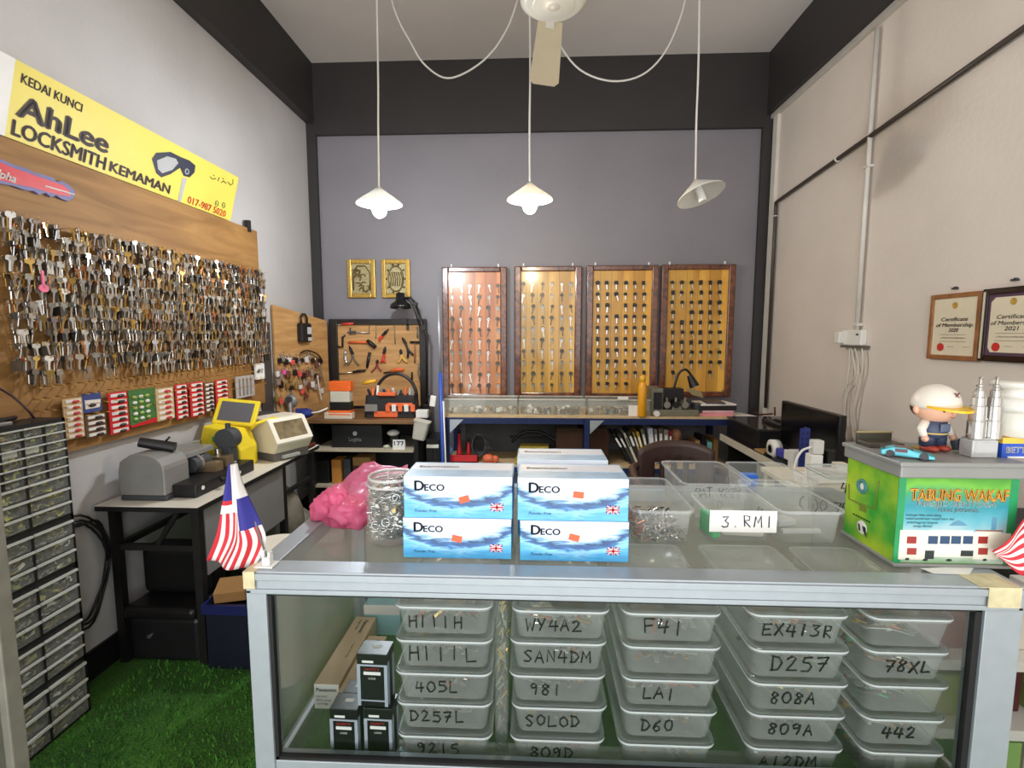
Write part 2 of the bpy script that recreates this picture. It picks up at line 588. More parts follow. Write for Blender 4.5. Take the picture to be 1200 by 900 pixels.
# front of the shop: piers either side and a lintel, the opening lets the daylight in
structure(MB().bb(XL, XL + .12, YF - .1, YF, 0, ZC).bb(XR - .12, XR, YF - .1, YF, 0, ZC).bb(XL + .12, XR - .12, YF - .1, YF, 3.15, ZC).build('wall_front', wl))

# artificial turf over the whole floor
m, nt, b = nodes('artificial_turf')
L = nt.links.new
tc = nt.nodes.new('ShaderNodeTexCoord')
n1 = nt.nodes.new('ShaderNodeTexNoise'); n1.inputs['Scale'].default_value = 160; n1.inputs['Detail'].default_value = 5
n2 = nt.nodes.new('ShaderNodeTexNoise'); n2.inputs['Scale'].default_value = 7
mxn = nt.nodes.new('ShaderNodeMix'); mxn.inputs[0].default_value = 0.35
L(tc.outputs['Object'], n1.inputs['Vector']); L(tc.outputs['Object'], n2.inputs['Vector'])
L(n1.outputs['Fac'], mxn.inputs[2]); L(n2.outputs['Fac'], mxn.inputs[3])
r = nt.nodes.new('ShaderNodeValToRGB')
r.color_ramp.elements[0].position, r.color_ramp.elements[1].position = 0.38, 0.66
r.color_ramp.elements[0].color, r.color_ramp.elements[1].color = lin((38, 74, 18)), lin((84, 150, 44))
L(mxn.outputs[0], r.inputs['Fac']); L(r.outputs['Color'], b.inputs['Base Color'])
b.inputs['Roughness'].default_value = 0.9
bp = nt.nodes.new('ShaderNodeBump'); bp.inputs['Strength'].default_value = 1.0; bp.inputs['Distance'].default_value = 0.02
L(n1.outputs['Fac'], bp.inputs['Height']); L(bp.outputs['Normal'], b.inputs['Normal'])
TURF = m
structure(MB().bb(XL - .1, XR + .1, YF - 1.5, YB + .1, -.05, 0).build('floor', TURF))
# standing blades of the turf where it shows in front of the left bench
g = MB()
rnd = random.Random(3)
for i in range(5200):
    x, y = rnd.uniform(-1.64, -.62), rnd.uniform(1.05, 1.98)
    a, h = rnd.uniform(0, 2 * PI), rnd.uniform(.010, .020)
    dx, dy = math.cos(a) * .0035, math.sin(a) * .0035
    lx, ly = rnd.uniform(-.008, .008), rnd.uniform(-.008, .008)
    g.add([(x - dx, y - dy, 0), (x + dx, y + dy, 0), (x + lx, y + ly, h)], [(0, 1, 2)], i % 2)
tag(g.build('turf_blades', [M('turf_blade_green', (70, 132, 36), 0.8, 0, .15, 30), M('turf_blade_dark_green', (46, 96, 24), 0.8, 0, .15, 30)]),
    'short green artificial grass blades on the floor in front of the bench', 'grass', kind='stuff')
# ------------------------------------------------------------------ the glass showcase counter
CX0, CX1, CY0, CY1, CZ = -.568, .912, .913, 1.515, .935
SH = .492                                              # glass shelf the tubs stand on
k = thing('display_counter', 'long silver aluminium glass showcase counter filled with stacked clear tubs', 'display counter', ((CX0 + CX1) / 2, (CY0 + CY1) / 2, 0))
f = MB()
pw = .045
f.bb(CX0, CX1, CY0, CY0 + .05, CZ - .047, CZ)                       # front top rail
f.bb(CX0, CX1, CY0 - .004, CY0, CZ - .018, CZ - .004).bb(CX0 + .01, CX1 - .01, CY0 - .003, CY0, CZ - .046, CZ - .036)
f.bb(CX0, CX1, CY1 - .04, CY1, CZ - .04, CZ)
f.bb(CX0, CX0 + .045, CY0 + .05, CY1 - .04, CZ - .04, CZ)
f.bb(CX1 - .055, CX1, CY0 + .05, CY1 - .04, CZ - .04, CZ)
for y in (CY0, CY1 - .04):
    f.bb(CX0, CX0 + .04, y, y + .04, .02, CZ - .04).bb(CX1 - .068, CX1, y, y + .04, .02, CZ - .04)
for z in (.49, .06):
    f.bb(CX0 + .04, CX1 - .068, CY0 + .004, CY0 + .036, z, z + .036)
    f.bb(CX0 + .04, CX1 - .068, CY1 - .036, CY1, z - .045, z - .009)
    f.bb(CX0 + .006, CX0 + .036, CY0 + .04, CY1 - .04, z - .045, z - .009).bb(CX1 - .036, CX1 - .006, CY0 + .04, CY1 - .04, z - .045, z - .009)
f.bb(CX0 + .31, CX0 + .335, CY1 - .03, CY1 - .012, .49, CZ - .04)   # sliding door stile at the back
f.build('frame', ALU, k, bevel=.003)
gk = M('black_rubber_gasket', (20, 20, 20), .6, 0, .1)
a, c, y = CX0 + .04, CX1 - .068, CY0 + .012
for z0, z1 in ((.526, CZ - .047), (.10, .49)):
    MB().bb(a, c, y - .006, y + .006, z1 - .006, z1).bb(a, c, y - .006, y + .006, z0, z0 + .006).bb(a, a + .007, y - .006, y + .006, z0, z1).bb(c - .012, c, y - .006, y + .006, z0, z1).build('gasket', gk, k)
    MB().quad((a, y, z0), (c, y, z0), (c, y, z1), (a, y, z1)).build('front_pane', GLASS, k)
MB().quad((CX0 + .04, CY0 + .05, CZ - .004), (CX1 - .05, CY0 + .05, CZ - .004), (CX1 - .05, CY1 - .04, CZ - .004), (CX0 + .04, CY1 - .04, CZ - .004)).build('top_pane', clear('top_glass_painted_reflection', (176, 172, 158), .20, .06, .6, .25), k)  # beige film colour stands in for reflections on the top glass
side = clear('side_glass_painted_reflection', (200, 198, 194), .62, .12, .5, .2)  # pale film colour stands in for the wall mirrored in these panes
MB().quad((CX0 + .02, CY0 + .04, SH), (CX0 + .02, CY1 - .04, SH), (CX0 + .02, CY1 - .04, CZ - .04), (CX0 + .02, CY0 + .04, CZ - .04)).build('side_pane', side, k)
MB().quad((CX1 - .02, CY0 + .04, SH), (CX1 - .02, CY1 - .04, SH), (CX1 - .02, CY1 - .04, CZ - .04), (CX1 - .02, CY0 + .04, CZ - .04)).build('side_pane', side, k)
MB().bb(CX0 + .04, CX1 - .04, CY1 - .03, CY1 - .024, .48, CZ - .04).build('rear_sliding_door', clear('smoked_rear_glass', (206, 202, 190), .6, .15), k)
MB().bb(CX0 + .03, CX1 - .03, CY0 + .04, CY1 - .03, SH - .008, SH).build('shelf', clear('turf_glow_shelf_glass', (122, 146, 112), .45, .1, .5, .2), k)  # green put into the glass in place of lit turf showing through
MB().bb(CX0 + .03, CX1 - .03, CY0 + .03, CY1 - .03, .03, .06).build('base_panel', M('counter_base_board', (120, 122, 118), .6), k)
tape = M('yellowed_masking_tape', (212, 200, 160), .75, 0, .16, 40)
MB().bb(CX0 - .001, CX0 + .022, CY0 - .006, CY0 - .004, CZ - .034, CZ).bb(CX0 - .001, CX0 + .022, CY0 - .006, CY0 + .035, CZ, CZ + .0012).build('tape', tape, k)
MB().bb(CX1 - .07, CX1 - .012, CY0 - .006, CY0 - .004, CZ - .038, CZ).bb(CX1 - .085, CX1 - .012, CY0 - .006, CY0 + .05, CZ, CZ + .0012).build('tape', tape, k)
gc = [onZ(u, v, CZ + .0008) for u, v in ((420, 663), (520, 664), (520, 671), (420, 670))]

# --- tubs: tapered clear box, bright rim lid, hand written front
PITCH_Z = .0712


def tub(label, group, x0, x1, y0, dep, z, txt, tx, tz, th, mark=INK, h=PITCH_Z, lid=True, name='storage_tub'):
    wx = x1 - x0
    cx, cy = (x0 + x1) / 2, y0 + dep / 2
    t = thing(name, label, 'tub', (cx, cy, z), group)
    b = MB()
    b.frustum((cx, cy, z), (wx * .88, dep - .030), (wx * .95, dep - .008), h - .012, r=.018, n=4, open_top=True, sm=True)
    b.build('body', CLEARP, t)
    if lid:
        l = MB()
        l.frustum((cx, cy, z + h - .013), (wx, dep), (wx * 1.0, dep), .008, r=.022, n=5, open_top=True, sm=True)
        o1, o2 = rrect(wx, dep, .022, 5), rrect(wx * .93, dep * .94, .018, 5)
        n = len(o1)
        vs = [(cx + x, cy + yy, z + h - .005) for x, yy in o1] + [(cx + x, cy + yy, z + h - .003) for x, yy in o2] + [(cx + x, cy + yy, z + h - .010) for x, yy in o2]
        l.add(vs, [(i, (i + 1) % n, n + (i + 1) % n, n + i) for i in range(n)] + [(n + i, n + (i + 1) % n, 2 * n + (i + 1) % n, 2 * n + i) for i in range(n)] + [tuple(range(2 * n, 3 * n))], 0, True)
        l.build('lid', CLEARL, t)
        MB().add([(cx + x * 1.012, cy + yy * 1.012, z + h - .0045) for x, yy in o1] + [(cx + x * 1.012, cy + yy * 1.012, z + h - .0085) for x, yy in o1],
                 [(i, (i + 1) % n, n + (i + 1) % n, n + i) for i in range(n)], 0, True).build('lid_rim', M('milky_rim_plastic', (226, 228, 228), .3), t)
    if txt:
        zz = z + tz
        k2 = (zz - z) / (h - .012)
        slope = .011 / (h - .012)
        yy = y0 + .015 - slope * (zz - z) - .002
        MB().hand(txt, (x0 + tx, yy, zz), (1, 0, 0), (0, -slope, 1), th, .0017).build('handwriting', mark, t)
    return t


cols = [((462, 576), 'first'), ((599, 713), 'second'), ((730, 846), 'third'), ((880, 998), 'fourth'), ((1019, 1138), 'fifth')]
rows = [  # bottom to top: text, group of the same tubs
    ['9215', '809D', '', 'A12DM', ''],
    ['D257L', 'SOLOD', 'D60', '809A', '442'],
    ['405L', '981', 'LA1', '808A', ''],
    ['HIIIL', 'SAN4DM', '', 'D257', '78XL'],
    ['HIIIH', 'WY4A2', 'F41', 'EX413R', '']]
rowname = ['bottom', 'second from bottom', 'middle', 'second from top', 'top']
rnd = random.Random(11)
metal_bits = [NICKEL, BRASS, STEEL, M('dark_key_steel', (96, 92, 84), .35, .7, .15, 40), M('copper_blank', (192, 116, 70), .35, .6, .1, 40), M('green_key_tag', (40, 170, 110), .4)]
for ci, ((u0, u1), cn) in enumerate(cols):
    YT = .952
    x0, x1 = onY(u0, 790, YT).x, onY(u1, 790, YT).x
    if ci == 4: x1 = min(x1, CX1 - .075)
    for ri in range(5):
        txt = rows[ri][ci]
        z = SH + .0005 + ri * PITCH_Z
        jx, jy = rnd.uniform(-.004, .004), rnd.uniform(0, .006)
        if ci == 0 and ri == 2: jx -= .003
        lab = f'clear lidded tub marked {txt}, {rowname[ri]} of the {cn} stack in the glass counter' if txt else f'unmarked clear lidded tub, {rowname[ri]} of the {cn} stack in the glass counter'
        th = .036 if txt in ('F41', 'HIIIL', 'D257') else .029
        tx = .028 if len(txt) > 4 else .042
        tub(lab, 'clear tubs of key blanks in the glass counter', x0 + jx, x1 + jx, YT + jy, .33, z, txt, tx, .016, th)
        # loose contents
        c = MB()
        nn = 70
        for q in range(nn):
            px, py, pz = rnd.uniform(x0 + .045, x1 - .045), rnd.uniform(YT + .055, YT + .14), z + .008 + rnd.uniform(0, .018)
            ln, an = rnd.uniform(.014, .028), rnd.uniform(0, PI)
            mi = rnd.choice((0, 0, 0, 1, 2, 2, 3, 3, 4)) if ci != 4 or q > 2 else 5
            c.box((px, py, pz), (ln * 2, .008, .0026), mi, R=Matrix.Rotation(an, 4, 'Z') @ Matrix.Rotation(rnd.uniform(-.25, .25), 4, 'Y'))
            c.cyl((px + math.cos(an) * ln, py + math.sin(an) * ln, pz - .001), (px + math.cos(an) * ln, py + math.sin(an) * ln, pz + .0012), .009, n=8, mi=mi)
        co = c.build('loose_key_blanks', metal_bits)
        tag(co, f'loose key blanks lying in the {rowname[ri]} tub of the {cn} stack', 'key blanks', kind='stuff')

# boxes at the left inside the counter
CARD = M('tan_box_card', (214, 192, 160), .7, 0, .05, 14)
CARDW = M('white_box_end', (228, 224, 216), .7, 0, .03, 14)


def longbox(label, p, w_, h, ln, ang, letter):
    t = thing('toner_box', label, 'box', p)
    T = Matrix.Translation(p) @ Matrix.Rotation(ang, 4, 'Z')
    b = MB().bb(0, w_, 0, ln, 0, h, 0, T)
    b.f, b.mi = b.f, [1 if i == 2 else 0 for i in range(6)]
    b.build('carton', [CARD, CARDW], t, bevel=.0015)
    X, Y, Z = T.to_3x3() @ Vector((1, 0, 0)), T.to_3x3() @ Vector((0, 1, 0)), Vector((0, 0, 1))
    l = MB()
    o = T @ Vector((.006, -.0006, h - .018))
    l.text(letter, o, X, Z, .013, 0, .02)
    for i in range(3):
        o = T @ Vector((.006, -.0006, h - .034 - i * .009))
        l.text(('KX-FAT', 'Black toner', 'cartridge')[i], o, X, Z, .008)
    o = T @ Vector((w_ * .55, ln - .02, h + .0006))
    l.text(letter, o, -Y, X, .016, 0, .02)
    l.text('High Yield', T @ Vector((w_ * .3, ln - .02, h + .0006)), -Y, X, .011)
    l.text('Toner Cartridge', T @ Vector((w_ * .62, ln * .55, h + .0006)), -Y, X, .009)
    l.build('lettering', M('dark_print', (44, 40, 44), .7), t)


S = SH + .0005
pA, pB = Vector((-.529, 1.10, S)), Vector((-.470, 1.06, S))
longbox('long tan toner carton lying nearest the glass end wall of the counter', pA, .062, .064, .29, .0, 'Panasonic')
longbox('shorter tan toner carton partly hidden behind the black ink boxes', pB + Vector((.006, .0, 0)), .052, .056, .25, .0, 'Panasonic')


def inkbox(label, x, y, z, w_, d, h, rz):
    t = thing('ink_box', label, 'box', (x, y, z), 'small black boxes stacked in the glass counter')
    T = Matrix.Translation((x, y, z)) @ Matrix.Rotation(rz, 4, 'Z')
    b = MB().bb(-w_ / 2, w_ / 2, 0, d, 0, h, 0, T)
    b.build('carton', M('black_glossy_card', (22, 21, 24), .3, 0, .1), t, bevel=.001)
    s = MB()
    for x0, x1 in ((-w_ / 2, -w_ / 2 + .007), (w_ / 2 - .007, w_ / 2)):
        s.bb(x0, x1, -.0007, 0, .001, h - .024, 0, T)
    s.bb(-w_ / 2, w_ / 2, -.0008, 0, h - .027, h - .023, 0, T).bb(-w_ / 2, w_ / 2, -.0008, 0, .012, .015, 0, T)
    for sx in (-1, 1):
        s.bb(min(sx * w_ / 2, sx * (w_ / 2 + .0007)), max(sx * w_ / 2, sx * (w_ / 2 + .0007)), .004, .012, .002, h - .02, 0, T).bb(min(sx * w_ / 2, sx * (w_ / 2 + .0007)), max(sx * w_ / 2, sx * (w_ / 2 + .0007)), d - .014, d - .004, .002, h - .02, 0, T)
    s.build('silver_band', M('silver_card_print', (176, 184, 196), .4, .2), t)
    X = T.to_3x3() @ Vector((1, 0, 0))
    l = MB()
    l.text('SAFETY', T @ Vector((0, -.0012, h - .036)), X, (0, 0, 1), .008, 1, .02, 'C', width=w_ * .5)
    l.bb(-w_ * .28, w_ * .28, -.0012, -.0006, h - .046, h - .039, 0, T)
    l.text('LOCK', T @ Vector((0, -.0012, h - .056)), X, (0, 0, 1), .006, 0, 0, 'C')
    l.bb(-w_ * .1, w_ * .2, d * .45, d * .65, h, h + .0006, 0, T)
    l.bb(-w_ * .32, w_ * .05, -.0012, -.0006, h - .019, h - .014, 0, T)
    l.build('lettering', [PAPER, M('red_print', (190, 60, 56), .6)], t)


for lab, u0, u1, v0, y, z, h in (
        ('small black box standing at the front left of the ink box pile', 386, 420, 884, .958, S, .118),
        ('small black box supporting the upper one, beside the first clear tub', 426, 460, 884, .962, S, .118),
        ('small black box standing on top of the other ink boxes', 418, 455, 827, .968, S + .1185, .118),
        ('small black box hidden behind the front left ink box', 402, 432, 870, 1.008, S, .116)):
    pa, pb = onY(u0, 850 if z < .52 else 800, y), onY(u1, 850 if z < .52 else 800, y)
    inkbox(lab, (pa.x + pb.x) / 2, y, z, (pb.x - pa.x) * .97, .048 if y < 1 else .042, h, -.03)
cy_ = M('pale_cyan_card', (168, 214, 220), .6)
p = onY(446, 725, 1.40)
t = thing('cyan_carton', 'pale cyan and white carton standing at the back of the counter', 'box', (p.x, 1.40, S))
hc = onY(445, 709, 1.40).z - S
MB().bb(p.x - .05, p.x + .06, 1.40, 1.45, S, S + hc).build('carton', cy_, t, bevel=.002)
MB().bb(p.x - .05, p.x + .06, 1.3985, 1.40, S + hc - .03, S + hc).build('white_band', PAPER, t)
p2 = onY(468, 878, .95)
tag(MB().prism([(0, 0), (.045, 0), (.02, .036)], .001, 0, frame_T((p2.x - .02, .951, S), (1, 0, 0), (0, .25, 1))).build('paper_scrap', cy_), 'pale cyan paper scrap beside the lowest tub marked 9215', 'paper')
# brass bunch between first and second stacks
bz = MB()
rnd = random.Random(5)
xa = (onY(576, 740, 1.0).x + onY(599, 740, 1.0).x) / 2
for i in range(90):
    z = SH + .02 + .32 * i / 89
    bz.box((xa + rnd.uniform(-.008, .008), 1.04 + rnd.uniform(-.03, .03), z), (.004, .01, rnd.uniform(.015, .03)), (0, 1, 2, 1)[i % 4], R=Matrix.Rotation(rnd.uniform(-.7, .7), 4, 'Y'))
t = thing('parts_bag', 'slim clear bag of brass key blanks standing between the first and second tub stacks', 'bag', (xa, 1.04, SH))
bz.build('key_blanks', [BRASS, NICKEL, M('dark_key_steel', (96, 92, 84))], t)['kind'] = 'stuff'
MB().frustum((xa, 1.04, SH), (.030, .09), (.026, .08), .36, r=.01, n=3, sm=True).build('film', clear('bag_film', (220, 222, 216), .14, .2), t)
# ------------------------------------------------------------------ left wall: sign, plywood key board and its keys
PX = -1.765                                            # face of the key board
PY0, PY1, PZ0, PZ1 = .75, 3.165, .955, 2.055
pegm = wood('key_board_plywood', (136, 96, 50), (168, 124, 70), (3, 2.2, 16), .65, knots=False)
k = thing('key_board', 'large plywood board on the left wall covered with hanging keys', 'key board', (PX, (PY0 + PY1) / 2, PZ0))
MB().bb(XL + .004, PX, PY0, PY1, PZ0, PZ1).build('board', pegm, k)
rnd = random.Random(21)
# rows of hooks
NR, NC = 12, 40
ZT, ZBt = 1.795, 1.275
hooks = []
hm = MB()
for r_ in range(NR):
    z = ZT - (ZT - ZBt) * r_ / (NR - 1)
    for c_ in range(NC):
        y = 1.60 + c_ * (3.13 - 1.60) / (NC - 1) + rnd.uniform(-.006, .006)
        zz = z + rnd.uniform(-.006, .006)
        if r_ == NR - 1 and c_ < 14 and rnd.random() < .5: continue
        if rnd.random() < .05: continue
        hooks.append((y, zz))
        hm.tube([(PX, y, zz), (PX + .055, y, zz - .002), (PX + .062, y, zz + .008)], .0013, 4)
for r_ in range(4):                                     # empty brass pegs low on the board
    for c_ in range(34):
        y = 1.66 + c_ * .044 + rnd.uniform(-.004, .004)
        hm.tube([(PX, y, 1.215 - r_ * .042), (PX + .04, y, 1.212 - r_ * .042)], .002, 5)
hk = hm.build('peg_hooks', M('brass_peg_metal', (206, 160, 84), .3, .7, .1, 40), k)
hk['kind'] = 'stuff'


def key_poly(kind):
    """outline of a key hanging bow up; y down is negative; origin at the bow hole"""
    if kind == 0:
        bow = [(.0105 * math.cos(a), .0095 * math.sin(a)) for a in [PI * (-.36 + i * 1.72 / 12) for i in range(13)]]
    elif kind == 1:
        bow = [(.006, -.010), (.013, -.006), (.013, .006), (.008, .010), (-.008, .010), (-.013, .006), (-.013, -.006), (-.006, -.010)]
    else:
        bow = [(.005, -.011), (.012, -.009), (.010, 0), (.012, .009), (0, .012), (-.012, .009), (-.010, 0), (-.012, -.009), (-.005, -.011)]
    blade_l = [(-.0035, -.012), (-.0035, -.046), (0, -.050)]
    blade_r = [(.0035, -.046), (.002, -.040), (.0035, -.036), (.0015, -.031), (.0035, -.027), (.002, -.022), (.0035, -.017), (.0035, -.012)]
    return bow + blade_l + blade_r


def add_key(mb, kind, T, mi=0, th=.0022, sc=1.0):
    p = [(x * sc, y * sc) for x, y in key_poly(kind)]
    mb.prism(p, th, mi, T)


OFF = -.006
YZ = Matrix(((0, 0, 1), (1, 0, 0), (0, 1, 0))).to_4x4()   # local x -> world y, local y -> world z, z -> x
protos = []
for kind in range(3):
    for mt in (NICKEL, STEEL, BRASS):
        mb = MB()
        add_key(mb, kind, YZ @ Matrix.Translation((0, OFF, 0)))
        mb.torus((0, 0, 0), .005, .0012, 10, 4, 0, YZ @ Matrix.Translation((0, OFF, .001)))
        protos.append(mb)
KEYMATS = [NICKEL, STEEL, BRASS]
KM = []
for i, mb in enumerate(protos):
    o = mb.build('hanging_key', KEYMATS[i % 3], origin=(0, 0, 0))
    KM.append(o.data)
    bpy.data.objects.remove(o)
hooks.sort(key=lambda q: q[0])
pick = hooks[:299]


def place_key(me, loc, rot, name, label, cat, group):
    o = bpy.data.objects.new(name, me)
    COL.objects.link(o)
    o.location, o.rotation_euler = loc, rot
    o['label'], o['category'], o['group'] = label, cat, group
    return o


for y, z in pick:
    me = KM[rnd.choice((0, 0, 1, 1, 3, 3, 4, 4, 6, 7, 2, 5))]
    o = place_key(me, (PX + .050 + rnd.uniform(-.004, .004), y, z), (rnd.uniform(-.15, .15), rnd.uniform(-.05, .25), rnd.uniform(-.75, .75)), 'hanging_key',
                  'bare metal key hanging from a peg on the big plywood key board', 'key', 'metal keys in rows on the left plywood board')
    s = rnd.uniform(.78, 1.0)
    o.scale = (s, s, s)
# the layers of keys behind the front ones, and the far end of the board
st = MB()
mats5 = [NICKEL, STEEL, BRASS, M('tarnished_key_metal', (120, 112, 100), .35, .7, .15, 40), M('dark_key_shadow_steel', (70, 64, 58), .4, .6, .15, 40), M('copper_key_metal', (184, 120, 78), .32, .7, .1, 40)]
for i, (y, z) in enumerate(hooks):
    n = rnd.choice((3, 4, 5, 5))
    for j in range(n):
        if i < 299 and j == 0: continue
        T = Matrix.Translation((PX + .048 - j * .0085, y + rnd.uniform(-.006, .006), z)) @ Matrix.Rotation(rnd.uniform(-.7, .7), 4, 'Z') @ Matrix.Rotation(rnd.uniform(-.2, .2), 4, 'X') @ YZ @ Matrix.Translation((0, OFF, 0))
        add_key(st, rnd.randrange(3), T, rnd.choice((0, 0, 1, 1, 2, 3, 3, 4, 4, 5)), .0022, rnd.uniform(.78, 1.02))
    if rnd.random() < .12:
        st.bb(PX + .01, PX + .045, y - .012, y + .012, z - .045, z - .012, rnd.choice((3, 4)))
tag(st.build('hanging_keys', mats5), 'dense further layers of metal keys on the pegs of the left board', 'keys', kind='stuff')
pk = thing('padlock_key', 'pink headed key hanging near the outer end of the big plywood board', 'key', (PX + .06, 1.675, 1.56))
pm = M('pink_key_enamel', (232, 96, 130), .4)
MB().prism([(.018 * math.cos(a), .014 * math.sin(a)) for a in [2 * PI * i / 12 for i in range(12)]], .004, 0, Matrix.Translation((PX + .06, 1.675, 1.56)) @ YZ).build('bow', pm, pk)
MB().bb(PX + .060, PX + .064, 1.671, 1.679, 1.56, 1.62).build('blade', pm, pk)

# --- sign leaning on top of the key board
SX = -1.770
SXT = -1.706                                           # the sign hangs tilted forward: its top edge stands further into the room
sg = thing('shop_sign', 'yellow locksmith sign board with bold dark lettering above the key board', 'sign', (SX, 2.35, 2.058))
y0, y1, z0, z1 = 1.655, 2.895, 2.060, 2.302
tilt = Vector((SXT - SX, 0, z1 - z0)).normalized()
snorm = Vector((tilt.z, 0, -tilt.x))
SH_ = Vector((SXT - SX, 0, z1 - z0)).length
TS = frame_T((SX, 0, z0), (0, 1, 0), tilt)              # local x along the wall, y up the sign, z out of it
MB().prism([(y0, 0), (y1, 0), (y1, SH_), (y0, SH_)], -.018, 0, TS).build('panel', M('sign_yellow_print', (228, 208, 88), .5, 0, .03, 6), sg)
MB().prism([(y0 - .05, 0), (y0, 0), (y0, SH_), (y0 - .05, SH_)], -.018, 0, TS).build('edge', M('sign_white_edge', (228, 224, 220), .5), sg)
l = MB()
F = 0
Yd, Zd = (0, 1, 0), tuple(tilt)


def sgn(u, v):
    return on_plane(u, v, Vector((SX, 0, z0)) + snorm * .0012, snorm)


def fit(txt, ua, va, ub, vb, vtop, mi, bold):
    """line of lettering from a to b on the baseline with the given height"""
    a_, b_, t_ = sgn(ua, va), sgn(ub, vb), sgn(ua, vtop)
    vs, _ = text_mesh(txt)
    hh = max(v[1] for v in vs)
    a_ = a_ + tilt * ((b_ - a_).dot(tilt) / 2)
    l.text(txt, a_, Yd, Zd, (t_ - sgn(ua, va)).dot(tilt) / hh, mi, bold, 'L', width=b_.y - a_.y)


fit('KEDAI KUNCI', 24, 97, 96, 131, 85.5, 0, .03)
fit('AhLee', 17, 137, 127, 178, 110, 0, .05)
fit('LOCKSMITH', 12, 158.5, 123.5, 198, 140, 0, .045)
fit('KEMAMAN', 127.5, 199, 198.5, 228, 187, 0, .045)
fit('017-987 5020', 219, 238, 264, 254, 229.5, 1, .035)
# key in the sign picture
def patch(pts, mi, lift):
    q = [sgn(u, v) + snorm * lift for u, v in pts]
    l.add(q, [tuple(range(len(q)))], mi)


patch(((178, 186), (183, 179), (200, 178), (212, 184), (219, 190), (212, 196), (200, 204), (189, 208), (183, 203)), 2, 0)
patch(((184, 188), (196, 183), (206, 186), (209, 191), (202, 199), (190, 203), (185, 198)), 3, .0006)
patch(((212, 184), (222, 188), (229, 194), (228, 202), (222, 208), (215, 206), (211, 197)), 2, .0004)
l.torus((0, 0, 0), .012, .003, 12, 5, 3, frame_T(sgn(219, 201), (0, 1, 0), tilt))
patch(((214, 208), (219, 209), (212, 236), (208, 237)), 3, .0003)
for u in (254, 262):                                    # two contact badges
    q = sgn(u, 238.5 + (u - 254) * .25)
    Tq = frame_T(q, (0, 1, 0), tilt)
    l.torus((0, 0, 0), .014, .002, 14, 4, 4, Tq)
    l.tube([Tq @ Vector(p) for p in ((-.006, .005, 0), (-.003, -.003, 0), (.006, -.006, 0))], .0018, 4, 4)
cur = [[(246, 207), (249, 210), (253, 209)], [(255, 212), (257, 208)], [(259, 214), (262, 212), (265, 215)], [(267, 213), (270, 217), (273, 215), (273, 210)], [(250, 205), (251, 206)], [(261, 209), (262, 210)]]
for st_ in cur:
    l.tube([sgn(u, v) for u, v in st_], .0022, 4, 0)
l.build('lettering', [M('sign_dark_print', (58, 40, 34), .6), M('sign_red_print', (206, 72, 36), .6), M('sign_navy_print', (44, 46, 62), .5), M('sign_silver_print', (176, 176, 174), .4), M('sign_green_print', (60, 90, 50), .6)], sg)

# --- red saw-edged plate on the board
F2 = PX + .012
out = [(-70, 184), (0, 186), (16, 193), (30, 197), (40, 202), (48, 204), (54, 206), (62, 208), (66, 213), (74, 212), (82, 218), (88, 224), (87, 231), (80, 236), (72, 233), (66, 229), (60, 231), (54, 226), (46, 228), (40, 224), (30, 223), (16, 218), (0, 215), (-70, 197)]
out = [(q.y, q.z) for q in (onX(u, v, F2) for u, v in out)]
t = thing('red_plate', 'red plate with serrated blue edge fixed below the yellow sign', 'plate', (F2, 1.6, 1.95))
T = Matrix.Translation((PX, 0, 0)) @ YZ
MB().prism(out, .012, 0, T).build('plate', M('plate_blue_edge', (104, 100, 150), .5, 0, .1, 30), t)
cy0 = sum(p[0] for p in out) / len(out); cz0 = sum(p[1] for p in out) / len(out)
ins = [(q.y, q.z) for q in (onX(u, v, F2 + .001) for u, v in ((-70, 189), (0, 190), (16, 197), (34, 203), (48, 208), (62, 213), (74, 217), (81, 223), (83, 230), (72, 229), (60, 226), (40, 220), (20, 216), (0, 211), (-70, 193)))]
MB().prism(ins, .0015, 0, Matrix.Translation((F2 - .0003, 0, 0)) @ YZ).build('red_face', M('plate_red_print', (204, 34, 44), .45, 0, .05, 30), t)
l = MB()
q0, q1 = onX(53, 218, F2 + .002), onX(87, 228, F2 + .002)
l.tube([(F2 + .002, q0.y, q0.z), (F2 + .002, q1.y, q1.z)], .0035, 4, 0)
q0 = onX(-14, 203, F2 + .002)
l.text('Alpha', (F2 + .002, q0.y, q0.z), (0, 1, -.06), Zd, .036, 0, .03, 'L', shear=.2)
q0 = onX(4, 196, F2 + .002)
l.build('lettering', M('plate_white_print', (226, 220, 214), .5), t)

